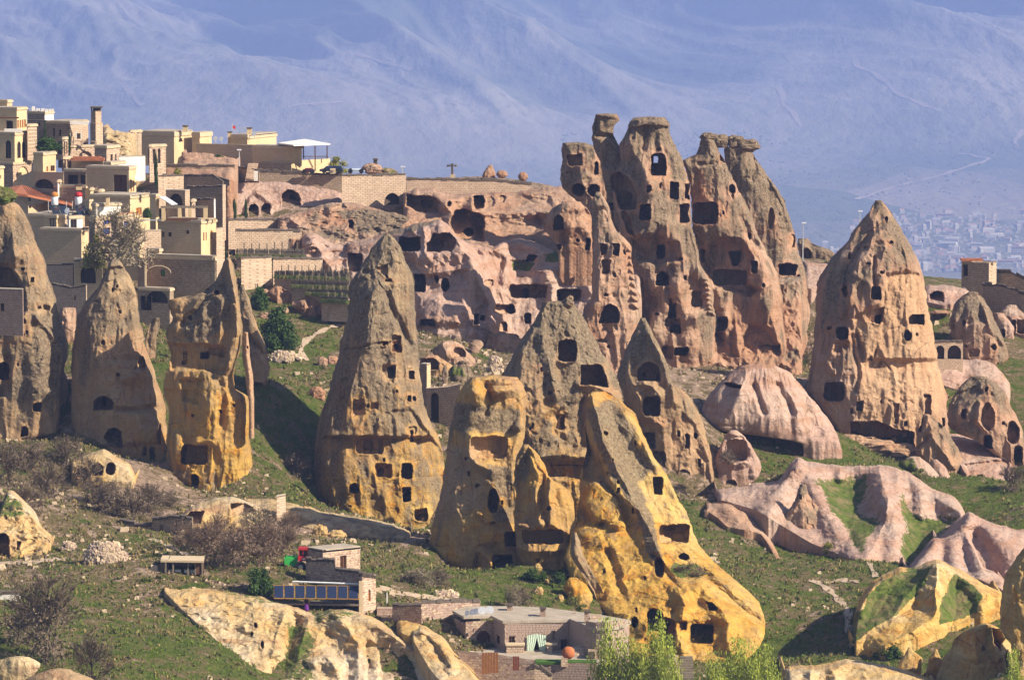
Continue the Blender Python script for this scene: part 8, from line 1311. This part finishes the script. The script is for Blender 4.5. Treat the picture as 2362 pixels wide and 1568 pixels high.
def proto(kind):
    if kind in PROTO: return PROTO[kind]
    rng = np.random.RandomState(abs(hash(kind)) % 1000 if False else sum(map(ord, kind))); base = kind.rstrip('0123456789'); out = {}
    def mesh(name, V, Fq, mat): o = mesh_np(name, V, Fq, M[mat]); m = o.data; bpy.data.objects.remove(o); return m
    if base in ('bare', 'barered', 'barepale'):
        mt = {'bare': 'twig', 'barered': 'twig_red', 'barepale': 'twig_pale'}[base]; mb = []; Vt = []; 
        segs = []
        def grow(p, d, L, r, lev):
            q = p+d*L; segs.append((p, q, r)); 
            if lev == 0: return
            for k in range(4 if lev > 1 else 5):
                nd = d+rng.normal(size=3)*.55; nd[2] = abs(nd[2])*.7+.12; nd /= np.linalg.norm(nd); grow(p+d*L*rng.uniform(.35, 1.), nd, L*rng.uniform(.5, .78), r*.55, lev-1)
        for k in range(5):
            d = rng.normal(size=3)*.5; d[2] = 1; d /= np.linalg.norm(d); grow(np.array([rng.uniform(-.08, .08), rng.uniform(-.08, .08), -.03]), d, .42, .018, 4)
        A = np.array([s[0] for s in segs]); Bp = np.array([s[1] for s in segs]); R_ = np.maximum(.0035, np.array([s[2] for s in segs]))[:, None]
        sc = 1/np.percentile(Bp[:, 2], 99); A[:, 2] *= sc; Bp[:, 2] *= sc; w = np.percentile(np.abs(Bp[:, :2]), 97)*2; A[:, :2] /= w; Bp[:, :2] /= w
        d = Bp-A; e1 = np.cross(d, rng.normal(size=d.shape)); e1 /= np.linalg.norm(e1, axis=1)[:, None]+1e-9; e2 = np.cross(d, e1); e2 /= np.linalg.norm(e2, axis=1)[:, None]+1e-9
        V = []; Fq = []; n = len(A); th = R_[:, 0] > .0036
        V = np.stack([A-e1*R_, A+e1*R_, Bp+e1*R_*.5, Bp-e1*R_*.5, A-e2*R_, A+e2*R_, Bp+e2*R_*.5, Bp-e2*R_*.5], 1).reshape(-1, 3); i = np.arange(n)*8
        Fq = np.concatenate([np.stack([i, i+1, i+2, i+3], 1), np.stack([i+4, i+5, i+6, i+7], 1)]); out['branches'] = mesh('branches', V, Fq, mt)
        P, c = crown_points(1500, rng, 'dome', 30); V, Fq = cards(P, .02, rng, 3.); out['twigs'] = mesh('twigs', V, Fq, mt)
    else:
        spec = dict(bush=('dome', 5200, .05, 'leaf_dark', 26), olive=('dome', 3600, .045, 'leaf_olive', 22), yellow=('dome', 3600, .05, 'leaf_yellow', 18), cypress=('column', 6000, .035, 'leaf_dark', 60), birch=('weep', 5200, .022, 'leaf_birch', 60), poplar=('column', 4200, .022, 'leaf_birch', 60))[base]
        P, c = crown_points(spec[1], rng, spec[0], spec[4]); V, Fq = cards(P, spec[2], rng, 1.8 if base != 'birch' else 2.2, .8 if base == 'birch' else 0); out['crown'] = mesh('crown', V, Fq, spec[3])
        tb = MB(); tb.tube((0, 0, -.1), (0, 0, .75), .02 if base != 'birch' else .012, .004, 6)
        for q in c[:18]: tb.tube((0, 0, max(.05, q[2]-.25)), tuple(q), .006, .002, 4, cap=False)
        o = tb.build('trunk', M['bark_birch' if base in ('birch', 'poplar') else 'bark']); out['trunk'] = o.data; bpy.data.objects.remove(o)
    PROTO[kind] = out; return out
def plant(name, label, cat, kind, px, py, w, hgt, group=None, Y=None, sink=.15, seed=0):
    g = drape(px, py) if Y is None else P3(px, py, Y); m = mpp(g.y); e = empty(name, (g.x, g.y, g.z-sink), label, cat, group, rz=0)
    e.rotation_euler = (0, 0, (px*7.7+py) % 6.28); sw, sh = w*m, hgt*m+sink
    for k, me in proto(kind).items(): same(k, me, e, (0, 0, 0), (0, 0, 0), (sw, sw, sh))
    return e
GB = 'bare grey bushes on the left hillside'
P_ = [(20,1118,90,100,'tallest bare bush at the left edge above the low crusty outcrop'),(72,1085,80,70,'bare bush high on the hill below the far left cone'),(108,1150,90,80,'bare bush in the middle of the left hillside thicket'),(150,1078,80,70,'bare bush just under the dark gap beside the rounded cone'),(190,1120,80,75,'bare bush left of the yellow rock lip'),(60,1180,80,60,'bare bush above the crusty outcrop top'),(225,1165,70,60,'bare bush below the yellow rock lip'),(262,1190,90,80,'wide bare bush left above the dark ruined wall'),(305,1200,80,80,'bare bush directly above the dark ruined wall'),(345,1185,80,70,'bare bush right above the dark ruined wall, under the rounded cone'),(395,1170,50,40,'small bare bush below the yellow ochre cone')]
for i, (x, y, w, hh, lb) in enumerate(P_): plant('bare_bush', lb, 'bush', 'bare%d' % (i % 3), x, y, w, hh, GB)
P_ = [(430,1268,80,70,'brown bare bush right beside the arched gap of the ruined wall'),(470,1290,95,90,'second brown bush of the thicket, left part'),(515,1282,95,95,'brown bush under the scooped hollow rock'),(555,1306,100,95,'front brown bush in the middle of the thicket'),(600,1302,95,105,'tallest brown bush of the thicket'),(640,1280,85,85,'brown bush nearest the tractor'),(500,1235,60,50,'brown bush behind the thicket on the left'),(668,1240,60,60,'brown bush at the right rear of the thicket')]
for i, (x, y, w, hh, lb) in enumerate(P_): plant('bare_bush', lb, 'bush', 'barered%d' % (i % 3), x, y, w, hh, 'brown bare thicket left of the tractor')
for x, y, w, hh, k, lb in [(112,1530,150,215,'bare0','tall bare grey tree near the bottom left corner'),(38,1480,95,100,'bare1','small bare tree at the left edge under the low whitish wall'),(215,1575,95,120,'bare2','low bare shrub right of the tall bare tree'),(272,612,140,135,'barepale0','pale bare tree among the town houses'),(1185,1415,40,70,'barepale1','thin bare sapling behind the flat-roofed house'),(968,1352,90,42,'barepale2','low grey bush on the slope right of the white post'),(1010,1352,60,36,'bare0','low grey bush right of the white post and nearer the yellow crag'),(1205,1395,60,40,'bare1','low grey bush behind the satellite dishes'),(600,1240,90,70,'barepale0','yellowish bare bush on the long scooped rock'),(1590,1330,90,36,'barered0','dark low shrub on the yellow spur under the small hole'),(1680,1066,52,30,'bare1','small dark shrub in front of the square niche'),(690,1105,60,60,'bare2','bare shrub in the shade left of the twin cone foot'),(2340,1135,60,60,'bare0','bare shrub at the right edge below the tilted slab'),(772,405,8,30,'barepale1','x')][:-1]: plant('bare_tree' if hh > 90 else 'bare_shrub', lb, 'tree' if hh > 90 else 'bush', k, x, y, w, hh, Y=(591 if y == 612 else 493 if y == 1330 and x == 1590 else 559 if x == 1680 else None))
for x, y, w, hh, k, lb, Y in [(637,803,80,88,'bush0','large round dark green bush on the slope right of the grey cone',None),(597,715,40,60,'bush1','dark bush peeping out behind the grey cone',None),(598,1372,60,66,'bush2','spiky green shrub left of the solar panels',None),(1920,1280,46,34,'yellow0','yellow-green bush in front of the dark-tipped pyramid',None),(1232,1338,50,30,'bush1','green shrub at the foot of the yellow crag',None),(1330,1395,50,36,'olive0','olive shrub left of the thin pinkish blade',None),(780,396,46,32,'yellow1','yellow-green hedge bush beside the hotel canopy',675),(505,372,38,14,'bush0','low green bush on the upper pink terrace',667),(410,400,18,12,'yellow1','small yellow-green bush on the lower pink terrace',652),(222,615,50,75,'yellow2','bright green shrub below the low tan house',592),(110,345,55,30,'bush2','dark spreading tree top between the villa and the stone house',650),(120,450,1,1,'bush0','x',None),(340,500,20,24,'bush1','rounded green shrub beside the cream pier',611),(370,742,50,70,'olive1','olive shrub in the cellar yard above the yellow cone',594),(2050,1515,60,40,'bush1','dark shrub on the green slope left of the yellow teeth',None),(1985,1500,50,30,'bush2','dark shrub at the end of the footpath',None),(1285,1345,40,24,'bush0','low green shrub right below the yellow crag',None),(2120,1110,40,26,'olive2','weedy olive shrub beside the smaller pink dome',None),(1565,985,1,1,'bush0','x',None),(505,735,1,1,'bush0','x',None)]:
    if lb != 'x': plant('green_bush', lb, 'bush', k, x, y, w, hh, Y=Y)
for x, y0, y1, w, Y, lb in [(104,278,348,8,660,'tall thin cypress beside the yellow villa'),(161,300,357,7,652,'thin cypress left of the arched stone terrace'),(360,350,432,11,640,'dark cypress in front of the shaded town walls'),(541,456,507,11,652,'left one of two cypresses by the arched cellar doors'),(567,456,507,8,652,'right one of two cypresses by the arched cellar doors'),(520,570,610,6,612,'small dark cypress at the jagged stone buttress')]: plant('cypress', lb, 'cypress', 'cypress%d' % (int(x) % 2), x, y1, w, y1-y0, 'cypresses in the town', Y=Y, sink=.2)
for x, y0, w, Y, k, lb in [(1404,1432,74,446,'birch0','leftmost spring-green birch in front of the rounded house end'),(1446,1478,70,445,'birch1','second birch from the left, lower and wide'),(1480,1490,60,444,'birch2','short birch between the left pair and the tall one'),(1512,1400,62,445,'poplar0','tallest slim birch in front of the yellow caves'),(1545,1470,50,443,'birch0','birch just right of the tallest one'),(1655,1508,60,444,'birch1','small birch right of the plank steps'),(1705,1478,76,445,'birch2','wide birch in front of the spur foot'),(1765,1492,60,443,'birch0','birch at the right foot of the yellow spur'),(2335,1482,50,442,'poplar1','slim green tree at the lower right edge')]: plant('birch', lb, 'tree', k, x, 1640, w*1.15, 1640-y0, 'young birches along the bottom of the photograph', Y=Y, sink=.3)
# ---------------------------------------------------------------- grass and weeds nobody could count
def scatter(name, n, size, mat, lo, hi, seed, blades=3, tall=1., clump=None):
    rng = np.random.RandomState(seed); X = rng.uniform(-62, 62, n*3); Y = 428+(640-428)*rng.uniform(0, 1, n*3)**1.2; k = np.abs(X) < Y*math.tan(HALF)*1.12; X = X[k]; Y = Y[k]
    cv = cover(X, Y)+.45*fbm(X/6., Y/6., 4.4, 3)+.3*fbm(X/1.8, Y/1.8, 9.4, 2); k = (cv > lo) & (cv < hi); X = X[k][:n]; Y = Y[k][:n]; Z = near_h(X, Y); n = len(X); V = []; 
    s = size*rng.uniform(.5, 1.5, n)
    for b in range(blades):
        a = rng.uniform(0, 6.28, n); lx, ly = np.cos(a)*s*.45, np.sin(a)*s*.45; w = s*.42; wx, wy = -np.sin(a)*w, np.cos(a)*w; hgt = s*tall*rng.uniform(.6, 1.2, n)
        V.append(np.stack([np.stack([X-wx, Y-wy, Z-.08], 1), np.stack([X+wx, Y+wy, Z-.08], 1), np.stack([X+lx+wx*.3, Y+ly+wy*.3, Z+hgt], 1), np.stack([X+lx-wx*.3, Y+ly-wy*.3, Z+hgt], 1)], 1))
    V = np.concatenate(V).reshape(-1, 3); tag(mesh_np(name, V, np.arange(len(V)).reshape(-1, 4), M[mat]), kind='stuff')
scatter('grass', 30000, .17, 'grass', -2, .42, 1, 3, .9)
scatter('dry_grass', 22000, .22, 'dry', .15, .8, 2, 3, 1.1)
scatter('low_scrub', 5000, .30, 'leaf_olive', .0, .75, 3, 6, .9)
scatter('weeds', 4000, .24, 'leaf_olive', -1, .5, 4, 6, .8)
def pebbles():
    rng = np.random.RandomState(5); n = 2600; X = rng.uniform(-60, 60, n*3); Y = rng.uniform(430, 650, n*3); cv = cover(X, Y)+.5*fbm(X/8., Y/8., 14.4, 3); k = cv > .3; X = X[k][:n]; Y = Y[k][:n]; Z = near_h(X, Y); n = len(X)
    s = .16*rng.lognormal(0, .5, n); u = np.array([(-1,-1,-1),(1,-1,-1),(1,1,-1),(-1,1,-1),(-.6,-.7,.7),(.7,-.5,.8),(.5,.6,.6),(-.7,.5,.7)]); V = u[None]*s[:, None, None]*rng.uniform(.7, 1.3, (n, 8, 3)); V[..., 0] += X[:, None]; V[..., 1] += Y[:, None]; V[..., 2] += Z[:, None]
    f = np.array([(4,5,6,7),(0,1,5,4),(1,2,6,5),(2,3,7,6),(3,0,4,7)]); Fq = (np.arange(n)[:, None, None]*8+f[None]).reshape(-1, 4); tag(mesh_np('scattered_stones', V.reshape(-1, 3), Fq, M['stoneC']), kind='stuff')
pebbles()
# ---------------------------------------------------------------- footpaths and far tracks
M['path'] = mat_plain('trodden_earth', (.42,.32,.23), .15, 1.5); M['track'] = mat_plain('pale_track', (.46,.38,.30), .1, .01, bump=0)
def ribbon(name, label, pts, w, mat, far=False, lift=.07):
    f = far_drape if far else drape; P = []
    for (x0, y0), (x1, y1) in zip(pts, pts[1:]):
        n = max(2, int(math.hypot(x1-x0, y1-y0)/(6 if far else 4)))
        for k in range(n): t = k/n; P.append(f(x0+(x1-x0)*t+1.5*math.sin(k*1.3+x0), y0+(y1-y0)*t+(1.2*math.sin(k*.9+y0) if far else 0)))
    hf = far_h if far else near_h; Pm = [P[0]]
    for i in range(1, len(P)-1): Pm.append((P[i-1]+P[i]*2+P[i+1])/4)
    V = []
    for i, p in enumerate(Pm):
        q = Pm[min(i+1, len(Pm)-1)]-Pm[max(i-1, 0)]; q.z = 0; q.normalize(); nrm = Vector((-q.y, q.x, 0))
        if far and abs(nrm.x) < .3: nrm = Vector((nrm.x, nrm.y*3, 0))
        for k in (-1, -.33, .33, 1): c = p+nrm*w*k*(.8+.3*math.sin(i*.7)); V.append((c.x, c.y, float(hf(np.array([c.x]), np.array([c.y]))[0])+lift))
    V = np.array(V); n = len(Pm); idx = np.arange(n*4).reshape(n, 4); Fq = np.stack([idx[:-1, :-1], idx[:-1, 1:], idx[1:, 1:], idx[1:, :-1]], -1).reshape(-1, 4); o = mesh_np(name, V, Fq, M[mat]); tag(o, kind='structure')
ribbon('footpath', None, Q('a6', [(860,870),(760,885),(640,950),(570,990),(520,1060),(530,1130),(600,1190)]), .45, 'path')
ribbon('footpath', None, Q('b4', [(1010,900),(1025,950),(1050,1000),(1045,1030)]), .35, 'path')
ribbon('footpath', None, Q('b4', [(700,1025),(770,1060),(850,1130),(905,1190),(900,1280),(935,1350),(935,1420)]), .45, 'path')
ribbon('footpath', None, Q('b4', [(770,1040),(880,1032),(985,1035)]), .4, 'path')
ribbon('footpath', None, Q('b7', [(930,700),(1060,745),(1160,800),(1240,850)]), .4, 'path')
ribbon('dirt_yard', None, Q('b7', [(-10,850),(150,845),(300,835),(430,825)]), 1.1, 'path')
ribbon('dirt_yard', None, Q('b5', [(1200,790),(1400,850),(1640,880),(1900,880)]), 1.0, 'path')
for pts in ([(1968,140),(1975,155),(2010,168),(2045,190),(2060,212),(2110,236),(2180,262)], [(1795,205),(1808,222),(1802,240),(1830,262),(1852,305)], [(285,198),(300,212),(318,238),(342,247)], [(665,246),(720,240),(800,236)], [(1975,462),(2060,432),(2150,412),(2285,368),(2200,352)], [(2361,300),(2338,328),(2350,352)], [(820,125),(870,140),(960,165)]): ribbon('far_track', None, pts, 8.0, 'track', True, 1.5)
# ---------------------------------------------------------------- the town in the valley
def far_town():
    rng = np.random.RandomState(12); M['farwall'] = mat_plain('far_white_walls', (.50,.46,.41), .1, .02, bump=0); M['farroof'] = mat_plain('far_roofs', (.42,.26,.20), .3, .02, bump=0)
    mes = []
    for k in range(4):
        w, d, hh = ((1, .8, .7), (1.5, .8, .6), (.9, .9, 1.3), (2.4, .8, .6))[k]
        m = bpy.data.meshes.new('distant_house'); x, y = w/2, d/2
        V = [(-x,-y,-.6),(x,-y,-.6),(x,y,-.6),(-x,y,-.6),(-x,-y,hh),(x,-y,hh),(x,y,hh),(-x,y,hh),(-x*.9,0,hh+.28),(x*.9,0,hh+.28)]
        m.from_pydata(V, [], [(0,1,5,4),(1,2,6,5),(2,3,7,6),(3,0,4,7),(4,5,9,8),(5,6,9),(6,7,8,9),(7,4,8)]); m.materials.append(M['farwall']); m.materials.append(M['farroof']); m.polygons.foreach_set('material_index', [0,0,0,0,1,1,1,1] if k < 2 else [0]*8); mes.append(m)
    reg = []
    while len(reg) < 1250:
        x = rng.uniform(1835, 2400); y = 478+150*rng.uniform(0, 1)**.9
        cl = perlin(np.array([x/38.]), np.array([y/9.]), np.array([.5]))[0]; edge = 560 if x < 1960 else 478+max(0, (2080-x))*.25
        if y < edge+12 or cl < -.12 and rng.rand() < .8: continue
        reg.append((x, y, rng.lognormal(0, .35)))
    reg.sort(key=lambda t: -t[2]); g = 'small white houses of the distant valley town'; rest = MB()
    for i, (x, y, s) in enumerate(reg):
        p = far_drape(x, y); sz = 4.9*s
        if i < 290:
            o = bpy.data.objects.new('distant_house', mes[rng.randint(0, 4) if s > 1.3 else rng.randint(0, 3)]); C.objects.link(o); o.location = p; o.scale = (sz,)*3; o.rotation_euler = (0, 0, rng.uniform(-.5, .5)); tag(o, 'small pale house among many in the hazy distant valley town', 'house', g)
        else: rest.box((p.x-sz*.5, p.y-sz*.4, p.z-3), (p.x+sz*.5, p.y+sz*.4, p.z+sz*.6))
    o = rest.build('distant_small_houses', M['farwall']); tag(o, kind='stuff')
    for (x, y, w, hh, lb) in [(2238,622,40,9,'long white apartment slab just above the ruined house on the right skyline'),(2330,612,52,10,'long pale block at the right edge above the low broken wall'),(2352,585,36,14,'tall white block group at the right edge of the distant town'),(2252,572,26,9,'white block with a step right of the town centre'),(2345,642,30,6,'bright white hall roof on the right edge just above the skyline'),(2180,500,40,5,'long low white row at the top of the distant town')]:
        p = far_drape(x, y); m = mpp(p.y); e = empty('distant_block', p, lb, 'building', 'larger blocks of the distant town'); W_, H_ = w*m/2, hh*m; MB().box((-W_, 0, -6), (W_, 14, H_)).build('wall', M['farwall'], e); MB().box((-W_-1, -1, H_), (W_+1, 15, H_+1.5)).build('roof', M['farroof'] if w > 30 else M['farwall'], e)
        for k in range(int(w/4)):
            for j in range(max(1, int(hh/4))): xx = -W_+(k+.5)*2*W_/int(w/4); MB().box((xx-.7*m, -.4, H_*(j+.35)/max(1, int(hh/4))), (xx+.7*m, .2, H_*(j+.7)/max(1, int(hh/4)))).build('window', M['glass'], e)
far_town()
def far_trees():
    rng = np.random.RandomState(4); n = 900; V = []; Fs = []; mb = MB(); c = 0
    while c < n:
        x = rng.uniform(0, 2361); y = rng.uniform(330, 620) if x > 1830 else rng.uniform(300, 440)
        if x < 1290: continue
        d = perlin(np.array([x/60.]), np.array([y/10.]), np.array([3.5]))[0]
        if d < .12: continue
        p = far_drape(x, y); s = 3.6*rng.uniform(.5, 1.4); mb.tube((p.x, p.y, p.z-2), (p.x, p.y, p.z+s*.9), s*.8, s*.35, 5); c += 1
    M['fartree'] = mat_plain('far_tree_green', (.18,.18,.14), .3, .05, bump=0); tag(mb.build('far_woods', M['fartree']), kind='stuff')
far_trees()
